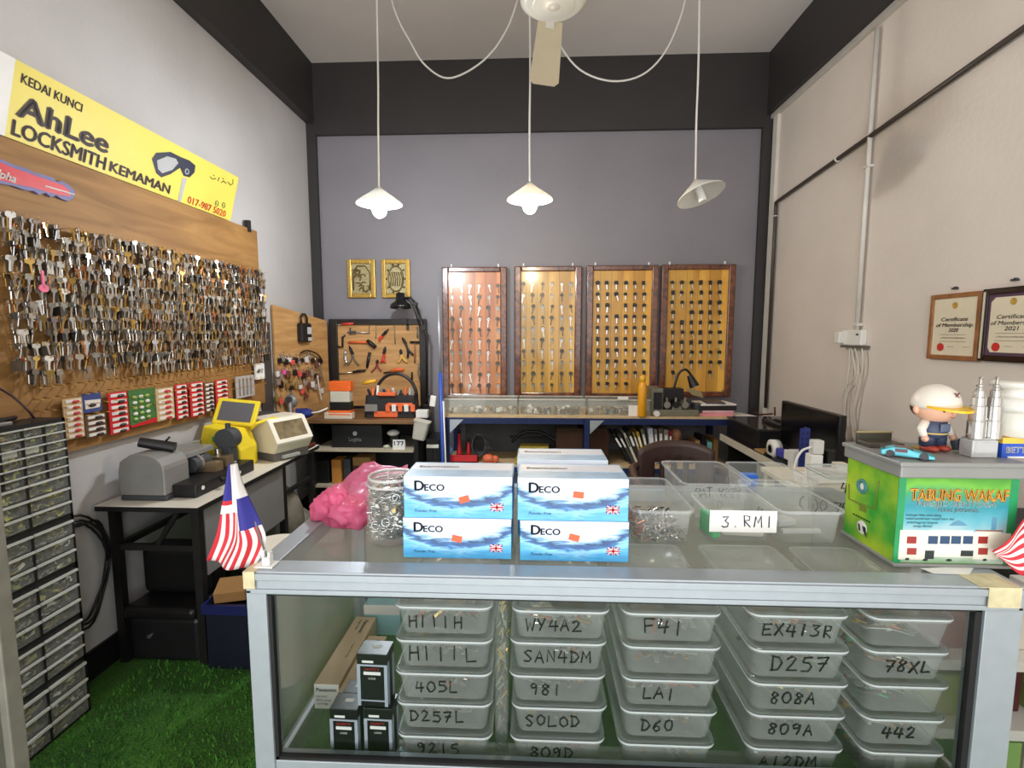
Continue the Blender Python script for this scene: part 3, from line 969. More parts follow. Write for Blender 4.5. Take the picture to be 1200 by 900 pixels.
# --- carded packs hanging along the lower edge of the board
def card(label, name, u0, u1, v0, v1, kind, x=PX + .02, dv=0):
    a_, b_ = onX(u0, v0, x), onX(u1, v0 - dv, x)
    c_ = onX(u0, v1, x)
    t = thing(name, label, 'carded pack', (x, (a_.y + b_.y) / 2, c_.z), 'carded packs hung under the left key board')
    W, H = b_.y - a_.y, a_.z - c_.z
    T = Matrix.Translation((x, a_.y, c_.z)) @ YZ
    base = {'red': (200, 30, 42), 'tan': (196, 164, 120), 'blue': (60, 74, 130), 'green': (64, 110, 56), 'grey': (176, 170, 164), 'dark': (96, 70, 52)}[kind]
    MB().prism([(0, 0), (W, 0), (W, H), (0, H)], .004, 0, T).build('card', M('card_print_' + kind, base, .5, 0, .1, 40), t)
    wh = M('card_white_print', (230, 222, 212), .5)
    dk = M('card_dark_print', (50, 34, 34), .5)
    b = MB()
    if kind in ('red', 'tan', 'dark'):
        n = max(4, int(H / .022))
        for i in range(n):
            z_ = H * (i + .5) / n
            hz = H / n * .26
            b.prism([(W * .12, z_ - hz), (W * .9, z_ - hz), (W * .9, z_ + hz), (W * .12, z_ + hz)], .007, 0, T)
            b.sph((W * .62, z_ - hz * .6, .007), (W * .2, hz * 1.1, .006), 8, 5, 1, T)
        b.build('blister_row', [wh, dk if kind != 'tan' else M('card_red_print', (196, 48, 52), .5)], t)
    elif kind == 'blue':
        b.prism([(W * .1, H * .2), (W * .85, H * .2), (W * .95, H * .62), (W * .1, H * .66)], .006, 0, T)
        b.sph((W * .45, H * .38, .008), (W * .22, H * .1, .006), 10, 6, 1, T)
        b.build('print', [wh, dk], t)
    elif kind == 'green':
        for i in range(5):
            for j in range(3):
                b.sph((W * (.2 + .24 * j), H * (.2 + .15 * i), .006), (W * .09, H * .05, .006), 8, 5, (i + j) % 2, T)
        b.prism([(0, 0), (W, 0), (W, H * .14), (0, H * .05)], .006, 2, T)
        b.build('blister_row', [M('card_green_bead', (150, 176, 90), .4), wh, M('card_red_print2', (200, 26, 40), .5)], t)
    else:
        for i in range(4):
            b.prism([(W * (.15 + .2 * i), H * .1), (W * (.22 + .2 * i), H * .1), (W * (.22 + .2 * i), H * .9), (W * (.15 + .2 * i), H * .9)], .006, 0, T)
        b.build('print', M('card_pin_metal', (140, 138, 136), .4, .4), t)


card('tan striped pack at the end of the row beside the drawer cabinet', 'carded_pack', 72, 95, 468, 517, 'tan')
card('small blue and white pack hanging between tan and red packs', 'carded_pack', 95, 117, 462, 485, 'blue')
card('brown beaded pack hanging below the small blue pack', 'carded_pack', 98, 123, 487, 515, 'dark')
card('red and white striped pack standing alone beside the green pack', 'carded_pack', 125, 148, 461, 511, 'red')
card('green beaded pack with red foot', 'carded_pack', 149, 180, 458, 502, 'green')
card('red, white and tan pack next to the green pack', 'carded_pack', 181, 202, 456, 495, 'tan')
card('slanting red pack, first of the two red ones right of the tan pack', 'carded_pack', 204, 218, 451, 493, 'red')
card('upright red and white pack, middle of the red packs', 'carded_pack', 221, 237, 449, 490, 'red', PX + .026)
card('narrow dark dotted pack between two red packs', 'carded_pack', 238, 249, 449, 484, 'dark')
card('narrow red pack last in the row before the grey pins', 'carded_pack', 251, 266, 446, 482, 'red')
card('grey pack of pins at the far end of the row', 'carded_pack', 275, 297, 442, 468, 'grey')
q = onX(305, 435, PX + .03)
tag(MB().bb(PX + .02, PX + .03, q.y - .05, q.y + .05, q.z - .05, q.z + .05).hand('AFS', (PX + .031, q.y - .04, q.z - .012), Yd, Zd, .028, .002, 1).build('price_tag', [PAPER, INK]), 'small white tag hung at the far lower corner of the key board', 'tag')
q = onX(291, 264, PX)
tag(MB().bb(PX - .02, PX + .012, q.y - .012, q.y + .012, q.z - .04, q.z + .03).build('board_clip', BLACK, bevel=.003), 'small black clip on the top edge of the key board', 'clip')

# ------------------------------------------------------------------ small parts drawer cabinets on the left wall
DX = -1.65
RY = 1.655
clr = clear('drawer_clear_plastic', (206, 206, 200), .12, .2, .5, .15)
bits = [M('yellow_pack_print', (236, 222, 60), .5), NICKEL, BRASS, M('grey_bits', (150, 152, 146), .5, .2, .2, 60), M('dark_bits', (96, 98, 88), .5, .2, .2, 60), M('olive_bits', (176, 172, 90), .5, 0, .2, 60), PAPER, M('red_bits', (170, 70, 50), .5)]
DBOD = M('drawer_cabinet_black', (26, 25, 25), .45, 0, .1)


def zc(v, u=78):
    return onX(u, v, DX).z


units = [('tallest black drawer cabinet on top of the stack with small drawers above larger ones', 489, 603, [(6, .072), (3, .144)]),
         ('black cabinet of clear drawers directly under the tallest one', 607, 661, [(3, .144)]),
         ('middle black cabinet of clear drawers in the stack', 665, 722, [(3, .144)]),
         ('black cabinet of clear drawers second from the floor', 725, 773, [(3, .144)]),
         ('lowest black cabinet of clear drawers standing on the floor', 776, 834, [(3, .144)])]
zprev = None
us = (74, 80, 84, 88, 92)
tops = [zc(489, 74), zc(605, 80), zc(663, 84), zc(723.5, 88), zc(774.5, 92), .004]
rnd = random.Random(9)
for i, (lab, va, vb, secs) in enumerate(units):
    zt, zb = tops[i] - .001, tops[i + 1]
    DY0 = RY - .48
    c = thing('drawer_cabinet', lab, 'drawer cabinet', (DX - .07, RY - .24, zb), 'stacked small parts drawer cabinets')
    MB().bb(PX + .002 if i == 0 else XL + .013, DX - .014, DY0, RY, zb, zt).bb(DX - .014, DX, DY0, RY, zt - .012, zt).bb(DX - .014, DX, DY0, RY, zb, zb + .008).bb(DX - .014, DX, RY - .010, RY, zb, zt).bb(DX - .014, DX, DY0, DY0 + .01, zb, zt).build('body', DBOD, c)
    dv_ = MB()
    nrows = sum(s_[0] for s_ in secs)
    units_h = sum(s_[0] * (1.0 if s_[1] < .1 else 1.6) for s_ in secs)
    uh = (zt - .012 - zb - .008) / units_h
    z = zt - .012
    for n_, wdt in secs:
        rh = uh * (1.0 if wdt < .1 else 1.6)
        for r_ in range(n_):
            z -= rh
            ncol = int(round(.46 / wdt))
            for q in range(ncol):
                ya = RY - .010 - (q + 1) * wdt * .99 + .002
                if ya < DY0 + .005 or q * wdt > .30: continue
                yb = ya + wdt * .99 - .004
                dv_.bb(DX - .002, DX + .0045, ya - .006, ya + .002, z, z + rh)
                m_ = MB()
                z0_, z1_ = z + rh * .04, z + rh * .96
                m_.bb(DX - .004, DX + .003, ya, yb, z0_, z1_)
                dr = m_.build('drawer', clr, c, bevel=.001)
                MB().bb(DX + .003, DX + .011, ya, yb, z1_ - rh * .13, z1_).build('drawer_lip', M('drawer_lip_plastic', (206, 206, 200), .3), dr)
                cb = MB()
                for _ in range(9 if wdt < .1 else 20):
                    w_, h_ = rnd.uniform(.012, .03), rnd.uniform(.004, .012)
                    yy, z2 = rnd.uniform(ya + .01, yb - .02), z0_ + rnd.uniform(.003, rh * .6)
                    cb.box((DX - .008, yy, z2), (.004, w_ * 1.3, h_ * 1.3), rnd.choice((0, 0, 1, 3, 4, 5, 5, 2)) if i == 0 else rnd.choice((1, 2, 3, 4, 4, 5, 5, 3, 6)), R=Matrix.Rotation(rnd.uniform(-.5, .5), 4, 'X'))
                if i == 0 and r_ == 2 and q > 0 and wdt < .1:
                    cb.bb(DX - .006, DX - .0045, ya + .008, yb - .012, z0_ + .004, z1_ - .006, 6)
                ct = cb.build('contents', bits, dr)
                ct['kind'] = 'stuff'
    dv_.build('divider', DBOD, c)
# clutter on the top unit
q = onX(20, 487, DX - .05)
t = MB()
t.tube(spline([(DX - .08, 1.25, tops[0] + .02), (DX - .03, 1.38, tops[0] + .025), (DX - .06, 1.5, tops[0] + .015), (DX - .1, 1.58, tops[0] + .01)]), .008, 6)
tag(t.build('black_cable', BLACK), 'short thick black cable lying on top of the drawer cabinets', 'cable')
tag(MB().bb(DX - .12, DX - .02, 1.30, 1.50, tops[0], tops[0] + .012).build('plastic_tray', M('smoky_tray', (120, 118, 114), .3), bevel=.003), 'flat smoky plastic tray lying on top of the drawer cabinets', 'tray')
t = MB().tube(spline([onX(-4, 453, PX + .02), onX(14, 464, PX + .03), onX(32, 480, PX + .06), onX(40, 490, PX + .06)]), .004, 6)
tag(t.build('curved_wire', M('dark_red_brown_cord', (60, 30, 30), .5)), 'dark wire curving down the key board to the drawer cabinets', 'wire')
# ------------------------------------------------------------------ left work bench with the key machines
BX0, BX1, BY0, BY1, BZ = -1.788, -1.355, 1.885, 3.03, .705
k = thing('work_bench', 'long white topped bench with black steel legs along the left wall', 'bench', ((BX0 + BX1) / 2, (BY0 + BY1) / 2, 0))
MB().bb(BX0, BX1, BY0, BY1, BZ - .004, BZ).build('top', M('white_laminate', (222, 214, 200), .4, 0, .04, 8), k, bevel=.001)
MB().bb(BX0, BX1, BY0, BY1, BZ - .024, BZ - .0042).build('edge_band', BLACKM, k)
for x, y in ((BX0 + .04, BY0 + .05), (BX1 - .04, BY0 + .05), (BX0 + .04, BY1 - .4), (BX1 - .04, BY1 - .4), (BX0 + .04, BY1 - .04), (BX1 - .04, BY1 - .04)):
    MB().bb(x - .016, x + .016, y - .016, y + .016, .0, BZ - .024).build('leg', BLACKM, k)
f = MB()
for y in (BY0 + .05, BY1 - .4):
    f.bb(BX0 + .056, BX1 - .056, y - .012, y + .012, .50, .524)
f.bb(BX0 + .028, BX0 + .052, BY0 + .066, BY1 - .06, .50, .524).bb(BX1 - .05, BX1 - .03, BY1 - .38, BY1 - .06, .50, .52)
f.build('stretcher', BLACKM, k)
MB().cyl((BX0 + .21, BY0 + .05, .512), (BX1 - .11, BY0 + .05, BZ - .024), .012, n=8).build('brace', BLACKM, k)
gp = M('bench_modesty_panel', (128, 126, 128), .5)
MB().bb(BX1 - .03, BX1 - .024, BY0 + .075, BY1 - .42, .38, BZ - .024).build('side_panel', gp, k)

# --- grey manual key cutting machine
ox, oy = -1.60, 1.97
t = thing('key_cutting_machine', 'grey key cutting machine with rounded cover on the near end of the white bench', 'key machine', (ox, oy, BZ))
G = M('machine_grey_paint', (138, 136, 132), .4, .15, .05, 14)
prof = [(-.115, 0), (.085, 0), (.085, .11)] + [(.085 - .0 - .1 * (1 - math.cos(a)), .11 + .065 * math.sin(a)) for a in [PI / 2 * i / 6 for i in range(1, 7)]] + [(-.06, .172), (-.105, .145), (-.115, .10)]
Txz = Matrix(((1, 0, 0), (0, 0, -1), (0, 1, 0))).to_4x4()   # local x->x, y->z, z->-y
MB().prism(prof, .15, 0, Matrix.Translation((ox - .02, oy + .13, BZ + .022)) @ Txz).build('motor_cover', G, t, bevel=.006)
MB().bb(ox - .13, ox + .07, oy - .02, oy + .12, BZ, BZ + .022).build('foot', DARK, t, bevel=.004)
MB().bb(ox + .0, ox + .17, oy + .02, oy + .46, BZ, BZ + .058).bb(ox - .13, ox, oy + .13, oy + .46, BZ, BZ + .085).build('base', BLACKM, t, bevel=.006)
MB().bb(ox - .12, ox + .05, oy + .13, oy + .33, BZ + .14, BZ + .165).bb(ox - .12, ox - .1, oy + .13, oy + .46, BZ + .085, BZ + .16).build('guard_plate', M('machine_silver_plate', (176, 178, 174), .3, .5, .08, 30), t, bevel=.003)
v = MB()
v.cyl((ox + .04, oy + .17, BZ + .10), (ox + .04, oy + .28, BZ + .10), .035, n=18, mi=0).cyl((ox + .04, oy + .2, BZ + .10), (ox + .04, oy + .215, BZ + .10), .042, n=20, mi=1)
v.bb(ox + .03, ox + .13, oy + .22, oy + .27, BZ + .058, BZ + .10, 2).bb(ox + .02, ox + .12, oy + .31, oy + .37, BZ + .058, BZ + .105, 2)
v.cyl((ox + .05, oy + .245, BZ + .1), (ox + .05, oy + .245, BZ + .135), .012, n=10, mi=1).cyl((ox + .06, oy + .34, BZ + .1), (ox + .06, oy + .34, BZ + .14), .012, n=10, mi=1)
v.bb(ox + .0, ox + .02, oy + .38, oy + .44, BZ + .058, BZ + .1, 3)
v.build('cutting_vice', [DARK, STEEL, M('machine_bronze', (150, 128, 96), .35, .5, .1, 30), BRASS], t)
MB().tube([(ox + .12, oy + .24, BZ + .06), (ox + .16, oy + .2, BZ + .045), (ox + .19, oy + .17, BZ + .04)], .006, 8).cyl((ox + .185, oy + .175, BZ + .04), (ox + .215, oy + .15, BZ + .038), .011, n=10).build('lever', BLACK, t)
MB().cyl((ox + .171, oy + .06, BZ + .035), (ox + .174, oy + .06, BZ + .035), .009, n=12).bb(ox + .1705, ox + .172, oy + .26, oy + .34, BZ + .02, BZ + .032).build('switch', WHITE, t)
MB().tube([(ox - .02, oy + .10, BZ + .172), (ox - .02, oy + .10, BZ + .205), (ox + .0, oy + .09, BZ + .235), (ox + .015, oy + .09, BZ + .25)], .005, 6).build('lamp_stem', BLACK, t)
MB().cyl((ox - .09, oy + .05, BZ + .235), (ox + .03, oy + .10, BZ + .200), .021, .024, n=14).build('lamp_head', BLACK, t, bevel=.003)
MB().bb(ox + .06, ox + .105, oy + .37, oy + .43, BZ + .06, BZ + .15).cyl((ox + .08, oy + .365, BZ + .18), (ox + .08, oy + .43, BZ + .18), .052, n=22).cyl((ox + .08, oy + .40, BZ + .23), (ox + .08, oy + .40, BZ + .255), .012, n=12).build('side_wheel', DARK, t, bevel=.004)

# --- yellow hand held scanner machine with tilted screen
yx, yy = -1.60, 2.57
t = thing('code_machine', 'yellow electronic key machine with a tilted grey screen on the white bench', 'key machine', (yx, yy, BZ))
MB().prism([(-.11, 0), (.10, 0), (.10, .10), (.06, .20), (-.09, .23), (-.12, .12)], .16, 0, Matrix.Translation((yx, yy + .02, BZ)) @ Txz).build('body', YELLOW, t, bevel=.008)
R_ = Matrix.Translation((yx + .0, yy + .01, BZ + .275)) @ Matrix.Rotation(.30, 4, 'Z') @ Matrix.Rotation(-.55, 4, 'X') @ Matrix.Rotation(.15, 4, 'Y')
MB().bb(-.105, .105, -.012, .012, -.075, .075, 0, R_).build('screen_frame', YELLOW, t, bevel=.006)
MB().bb(-.082, .082, -.014, -.0121, -.055, .055, 0, R_).build('screen', M('dull_grey_screen', (92, 90, 96), .25, 0, .05), t)
MB().tube(spline([(yx + .13, yy + .2, BZ + .17), (yx + .17, yy + .1, BZ + .23), (yx + .12, yy - .0, BZ + .22), (yx + .08, yy + .0, BZ + .19)]), .009, 8).build('handle', YELLOW, t)
MB().bb(yx + .02, yx + .065, yy - .165, yy - .141, BZ + .17, BZ + .195, 0).bb(yx - .03, yx + .01, yy - .165, yy - .141, BZ + .15, BZ + .18, 1).build('buttons', [ORANGE, M('green_button', (80, 150, 70), .4)], t, bevel=.003)
MB().cyl((yx + .06, yy - .16, BZ + .07), (yx + .085, yy - .20, BZ + .06), .012, n=10).cyl((yx - .02, yy - .15, BZ + .08), (yx - .02, yy - .21, BZ + .06), .010, n=10).build('knob', BLACK, t)

# --- cream coloured cutter with clear window
mx_, my_ = -1.50, 2.62
t = thing('automatic_key_cutter', 'cream key cutting machine with a slanted clear window on the white bench', 'key machine', (mx_, my_, BZ))
Tm = Matrix.Translation((mx_, my_, BZ)) @ Matrix.Rotation(-.42, 4, 'Z')
P = [(-.17, .045), (.10, .045), (.135, .10), (.06, .235), (-.10, .235), (-.17, .15)]
MB().prism(P, .24, 0, Tm @ Matrix.Translation((0, .24, 0)) @ Txz).build('housing', CREAM, t, bevel=.008)
MB().bb(-.16, .10, .01, .235, 0, .045, 0, Tm).build('base', M('cutter_grey_base', (96, 94, 92), .5), t, bevel=.005)
# window on the sloping front (right) face
a_, b_ = Vector((.134, 0, .105)), Vector((.064, 0, .228))
dz = (b_ - a_).normalized(); nrm = Vector((dz.z, 0, -dz.x))
wn = MB()
for (s0, s1, y0_, y1_, off, mi) in ((.0, (b_ - a_).length, .0, .24, .003, 0),):
    pts = [a_ + dz * s0 + Vector((0, y0_, 0)), a_ + dz * s0 + Vector((0, y1_, 0)), a_ + dz * s1 + Vector((0, y1_, 0)), a_ + dz * s1 + Vector((0, y0_, 0))]
    inn = [a_ + dz * (s0 + .022) + Vector((0, y0_ + .025, 0)), a_ + dz * (s0 + .022) + Vector((0, y1_ - .025, 0)), a_ + dz * (s1 - .018) + Vector((0, y1_ - .025, 0)), a_ + dz * (s1 - .018) + Vector((0, y0_ + .025, 0))]
    vs = [p + nrm * off for p in pts] + [p + nrm * off for p in inn] + [p - nrm * .001 for p in pts] + [p + nrm * .0005 for p in inn]
    wn.add(vs, [(i, (i + 1) % 4, 4 + (i + 1) % 4, 4 + i) for i in range(4)] + [(i, (i + 1) % 4, 8 + (i + 1) % 4, 8 + i) for i in range(4)] + [(4 + i, 4 + (i + 1) % 4, 12 + (i + 1) % 4, 12 + i) for i in range(4)], 0, False, Tm)
    wv = [p + nrm * .0009 for p in inn]
wn.build('window_frame', M('cutter_pale_frame', (230, 222, 206), .4), t)
MB().add(wv, [(0, 1, 2, 3)], 0, False, Tm).build('window', M('dim_cutter_window', (122, 108, 82), .12, 0, .35, 22), t)
MB().bb(.07, .12, .05, .16, .012, .03, 0, Tm).build('tray', M('cutter_tray_silver', (190, 188, 182), .4, .3), t, bevel=.002)

# --- black case and dark boxes at the far end of the bench
t = thing('equipment_case', 'black hard case with grey lower half at the far end of the white bench', 'case', (-1.66, 2.93, BZ))
MB().bb(-1.77, -1.59, 2.90, 3.02, BZ + .17, BZ + .215).build('lid', DARK, t, bevel=.008)
MB().bb(-1.765, -1.595, 2.905, 3.015, BZ + .10, BZ + .17).build('body', M('case_pale_grey', (150, 148, 142), .5), t, bevel=.005)
MB().bb(-1.70, -1.62, 2.898, 2.905, BZ + .15, BZ + .19).build('latch', BLACK, t)
MB().bb(-1.765, -1.6, 2.91, 3.015, BZ, BZ + .10).build('lower_tray', BLACK, t, bevel=.005)
t = thing('wooden_tray', 'reddish brown wooden tray of small tools on the bench behind the cream machine', 'tray', (-1.43, 2.90, BZ))
b = MB().bb(-1.50, -1.365, 2.80, 3.0, BZ, BZ + .006)
for bx in ((-1.50, -1.365, 2.80, 2.808), (-1.50, -1.365, 2.992, 3.0), (-1.50, -1.492, 2.808, 2.992), (-1.373, -1.365, 2.808, 2.992)):
    b.bb(bx[0], bx[1], bx[2], bx[3], BZ, BZ + .022)
b.build('tray', M('red_brown_wood', (96, 42, 30), .5, 0, .15, 20), t)
MB().bb(-1.48, -1.42, 2.82, 2.86, BZ + .006, BZ + .03, 0).bb(-1.46, -1.39, 2.88, 2.92, BZ + .006, BZ + .022, 1).bb(-1.47, -1.40, 2.94, 2.97, BZ + .006, BZ + .035, 2).bb(-1.415, -1.385, 2.83, 2.86, BZ + .006, BZ + .02, 0).build('small_tools', [WHITE, NICKEL, ORANGE], t)

# --- under the bench
cb = MB()
for rr_, ph in ((.16, 0), (.175, .5), (.15, 1.1)):
    cb.tube([(XL + .03 + .012 * math.sin(3 * a + ph), 1.785 + rr_ * math.cos(a) * .72, .47 + rr_ * 1.3 * math.sin(a)) for a in [2 * PI * i / 28 for i in range(29)]], .005, 6)
cb.tube(spline([(XL + .03, 1.67, .83), (XL + .03, 1.72, .72), (XL + .03, 1.78, .66), (XL + .03, 1.88, .64), (XL + .04, 1.905, .50)]), .005, 6)
cb.tube(spline([(XL + .03, 1.68, .40), (XL + .03, 1.70, .28), (XL + .04, 1.72, .18), (XL + .04, 1.75, .05)]), .005, 6)
tag(cb.build('coiled_cable', BLACK), 'black cable looped in a coil against the wall under the bench', 'cable')
t = thing('low_chair', 'black padded seat pushed under the near end of the white bench', 'chair', (-1.55, 2.02, 0))
MB().bb(-1.728, -1.414, 1.93, 2.28, 0.002, .20).build('base', BLACK, t, bevel=.02)
MB().bb(-1.729, -1.413, 1.905, 2.10, .20, .255).build('seat', M('black_leatherette', (22, 20, 20), .35, 0, .15, 10), t, bevel=.02, seg=3)
MB().bb(-1.729, -1.413, 2.02, 2.14, .255, .47).build('backrest', M('black_leatherette', (22, 20, 20)), t, bevel=.03, seg=3)
MB().cyl((-1.63, 1.92, .12), (-1.63, 1.932, .12), .009, n=10).build('bolt', STEEL, t)
t = thing('blue_crate', 'dark blue plastic crate on the turf between the seat and the counter', 'crate', (-1.25, 2.06, 0))
db = M('dark_blue_crate_plastic', (14, 15, 34), .5, 0, .1, 10)
b = MB()
for bx in ((-1.36, -1.16, 1.90, 1.915), (-1.36, -1.16, 2.20, 2.215), (-1.36, -1.345, 1.915, 2.20), (-1.175, -1.16, 1.915, 2.20)):
    b.bb(bx[0], bx[1], bx[2], bx[3], .0, .28)
b.bb(-1.345, -1.175, 1.915, 2.20, .0, .02)
b.build('body', db, t)
b = MB()
for bx in ((-1.37, -1.15, 1.888, 1.90), (-1.37, -1.15, 2.215, 2.227), (-1.372, -1.36, 1.90, 2.215), (-1.16, -1.148, 1.90, 2.215)):
    b.bb(bx[0], bx[1], bx[2], bx[3], .245, .285)
b.build('rim', M('blue_crate_rim', (26, 32, 84), .4), t)
t = thing('black_bag', 'black bag lying on tan card on top of the blue crate', 'bag', (-1.26, 2.10, .285))
MB().sph((-1.25, 2.12, .335), (.09, .08, .05), 18, 10).sph((-1.27, 2.14, .36), (.06, .06, .045), 14, 8).build('bag', BLACK, t)
t = MB().box((-1.28, 1.965, .318), (.12, .10, .05), 0, R=Matrix.Rotation(.3, 4, 'Z') @ Matrix.Rotation(.25, 4, 'X'))
tag(t.build('card_box', M('brown_card', (150, 110, 62), .8), bevel=.002), 'small brown card box tilted on the rim of the blue crate', 'box')
# waste bin behind the flag
bx, by = onZ(332, 640, .50).x, 1.95
t = thing('waste_bin', 'cream round bin standing behind the flag beside the counter', 'bin', (-1.03, 1.86, 0))
MB().lathe([(.085, 0), (.088, .004), (.105, .545), (.111, .55), (.111, .56), (.102, .56), (.082, .02), (0, .012)], (-1.03, 1.86, 0), 28).build('body', M('cream_bin_plastic', (222, 214, 196), .45), t)
MB().lathe([(.109, .535), (.115, .537), (.115, .563), (.108, .563)], (-1.03, 1.86, 0), 28).build('rim', M('cream_bin_rim', (232, 226, 212), .4), t)
MB().lathe([(0, .3), (.088, .32)], (-1.03, 1.86, 0), 24).build('bag_lining', M('brown_paper_lining', (190, 160, 110), .8), t)
# clear bags and clutter beneath the bench far end
t = MB().sph((-1.5, 2.78, .30), (.14, .13, .22), 18, 10).sph((-1.45, 2.9, .18), (.12, .1, .16), 14, 8)
tag(t.build('waste_bag', M('grey_translucent_bag', (120, 116, 104), .4, 0, .25, 14)), 'grey plastic sack slumped under the far end of the white bench', 'bag')
t = MB().box((-1.20, 2.72, .12), (.2, .2, .24), 0, rz=.3)
tag(t.build('carton', M('white_red_carton', (176, 164, 156), .6, 0, .2, 12), bevel=.004), 'pale carton on the floor beneath the far end of the bench', 'box')
# ------------------------------------------------------------------ back wall: display boards of keys
frm = wood('charred_bark_frame', (70, 34, 20), (128, 72, 42), (20, 20, 20), .25, coat=.8)
KF = 3.985
boards = [
    ('leftmost of the four wooden display boards, with reddish planks and silver keys', 517.5, 594, 313, 467.5, wood('reddish_planks', (196, 112, 52), (226, 148, 78), (9, 9, 1.5), .35, (0, .087), .7), 0, (529.6, 583.6), (335, 452)),
    ('second wooden display board with golden planks and silver keys', 603, 680, 312, 466, wood('golden_planks', (204, 150, 52), (234, 184, 84), (9, 9, 1.5), .35, (0, .087), .7), 0, (613.5, 669), (333, 451)),
    ('third wooden display board with golden planks and black headed keys', 688, 768, 311, 467, wood('golden_knotty_planks', (214, 150, 46), (240, 184, 74), (9, 9, 1.5), .4, (0, .087), .4, knots=True), 1, (700.5, 754.5), (331.5, 449.5)),
    ('rightmost of the four wooden display boards, with black headed keys and dark knots', 776, 856, 310, 465, MATS['golden_knotty_planks'] if 'golden_knotty_planks' in MATS else None, 1, (788, 843), (331, 436))]
# key meshes facing the room (front towards -y)
XZ = Matrix(((1, 0, 0), (0, 0, -1), (0, 1, 0))).to_4x4()
sk = []
for kind in range(3):
    mb = MB()
    add_key(mb, kind, XZ @ Matrix.Translation((0, 0, 0)), 0, .003, 1.0)
    mb.torus((0, 0, 0), .008, .0014, 10, 4, 1, XZ @ Matrix.Translation((0, .006, .003)))
    mb.cyl((0, .012, .012), (0, -.010, .012), .002, n=6, mi=1)
    o = mb.build('display_key', [(NICKEL, M('display_key_metal', (96, 90, 80), .35, .6, .2, 30), M('dull_display_steel', (150, 146, 136), .35, .7, .15, 30))[kind], M('display_hook_metal', (70, 64, 58), .3, .6, .1, 30)], origin=(0, 0, 0)); sk.append(o.data); bpy.data.objects.remove(o)
ck = []
for kind in range(3):
    hb, bb_, ob = MB(), MB(), None
    hp = [[(-.014, -.014), (.014, -.014), (.017, .004), (.011, .016), (-.011, .016), (-.017, .004)],
          [(.017 * math.cos(a), .016 * math.sin(a)) for a in [2 * PI * i / 12 for i in range(12)]],
          [(-.011, -.020), (.011, -.020), (.014, .0), (.012, .016), (-.012, .016), (-.014, 0)]][kind]
    hb.prism(hp, .010, 0, XZ)
    hb.cyl((0, .012, .010), (0, -.012, .010), .002, n=6, mi=0)
    bb_.bb(-.0045, .0045, -.006, -.003, -.054, -.012)
    bb_.bb(-.0015, .0015, -.007, -.006, -.050, -.014)
    h_ = hb.build('head', BLACK, origin=(0, 0, 0), bevel=.002); b_ = bb_.build('blade', STEEL, origin=(0, 0, 0))
    ck.append((h_, b_))
rnd = random.Random(31)
for bi, (lab, u0, u1, v0, v1, mat, kind, (c0, c1), (r0, r1)) in enumerate(boards):
    if mat is None: mat = MATS['golden_knotty_planks']
    a_, b_ = onY(u0, v0, KF), onY(u1, v1, KF)
    x0, x1, z1, z0 = a_.x, b_.x, a_.z, b_.z
    t = thing('key_display_board', lab, 'display board', ((x0 + x1) / 2, KF, z0), 'wooden key display boards on the back wall')
    MB().bb(x0 + .03, x1 - .03, KF + .008, YB - .003, z0 + .03, z1 - .03).build('planks', mat, t)
    fw = .052
    MB().bb(x0, x0 + fw, KF - .008, YB - .002, z0, z1).bb(x1 - fw, x1, KF - .008, YB - .002, z0, z1).bb(x0 + fw, x1 - fw, KF - .008, YB - .002, z1 - fw * .8, z1).bb(x0 + fw, x1 - fw, KF - .008, YB - .002, z0, z0 + fw * .8).build('frame', frm, t, bevel=.008)
    for xx in (x0 + .07, x1 - .07):
        MB().bb(xx - .006, xx + .006, YB - .012, YB - .002, z1 - .005, z1 + .028).build('hanger', WHITE, t)
    nr = 10
    for r_ in range(nr):
        for c_ in range(6):
            u, v = c0 + (c1 - c0) * c_ / 5, r0 + (r1 - r0) * r_ / (nr - 1)
            if bi == 2 and ((r_ == 9 and c_ > 3) or (r_ == 2 and c_ == 2)): continue
            if bi == 3 and (r_ == 9 and c_ not in (0, 4) or (r_ == 3 and c_ == 1)): continue
            q = onY(u, v, KF)
            if kind == 0:
                o = place_key(rnd.choice(sk), (q.x + rnd.uniform(-.004, .004), KF - .002, q.z), (0, rnd.uniform(-.25, .25), 0), 'display_key',
                              ('silver key hanging on the reddish planked display board', 'silver key hanging on the glossy golden display board')[bi], 'display key', ('silver keys on the first display board', 'silver keys on the second display board')[bi])
                s = rnd.uniform(1.0, 1.4); o.scale = (s, s, s)
            else:
                h_, b_ = rnd.choice(ck)
                o = thing('car_key', ('black headed key hanging on the third display board', 'black headed key hanging on the rightmost display board')[bi - 2], 'car key', (q.x + rnd.uniform(-.004, .004), KF - .002, q.z), ('black headed keys on the third display board', 'black headed keys on the fourth display board')[bi - 2])
                o.rotation_euler = (0, rnd.uniform(-.35, .35) if rnd.random() < .3 else rnd.uniform(-.1, .1), 0)
                s = rnd.uniform(.8, 1.05); o.scale = (s, s, s)
                for p_ in (h_, b_):
                    c = p_.copy(); COL.objects.link(c); c.parent = o
for h_, b_ in ck:
    bpy.data.objects.remove(h_); bpy.data.objects.remove(b_)

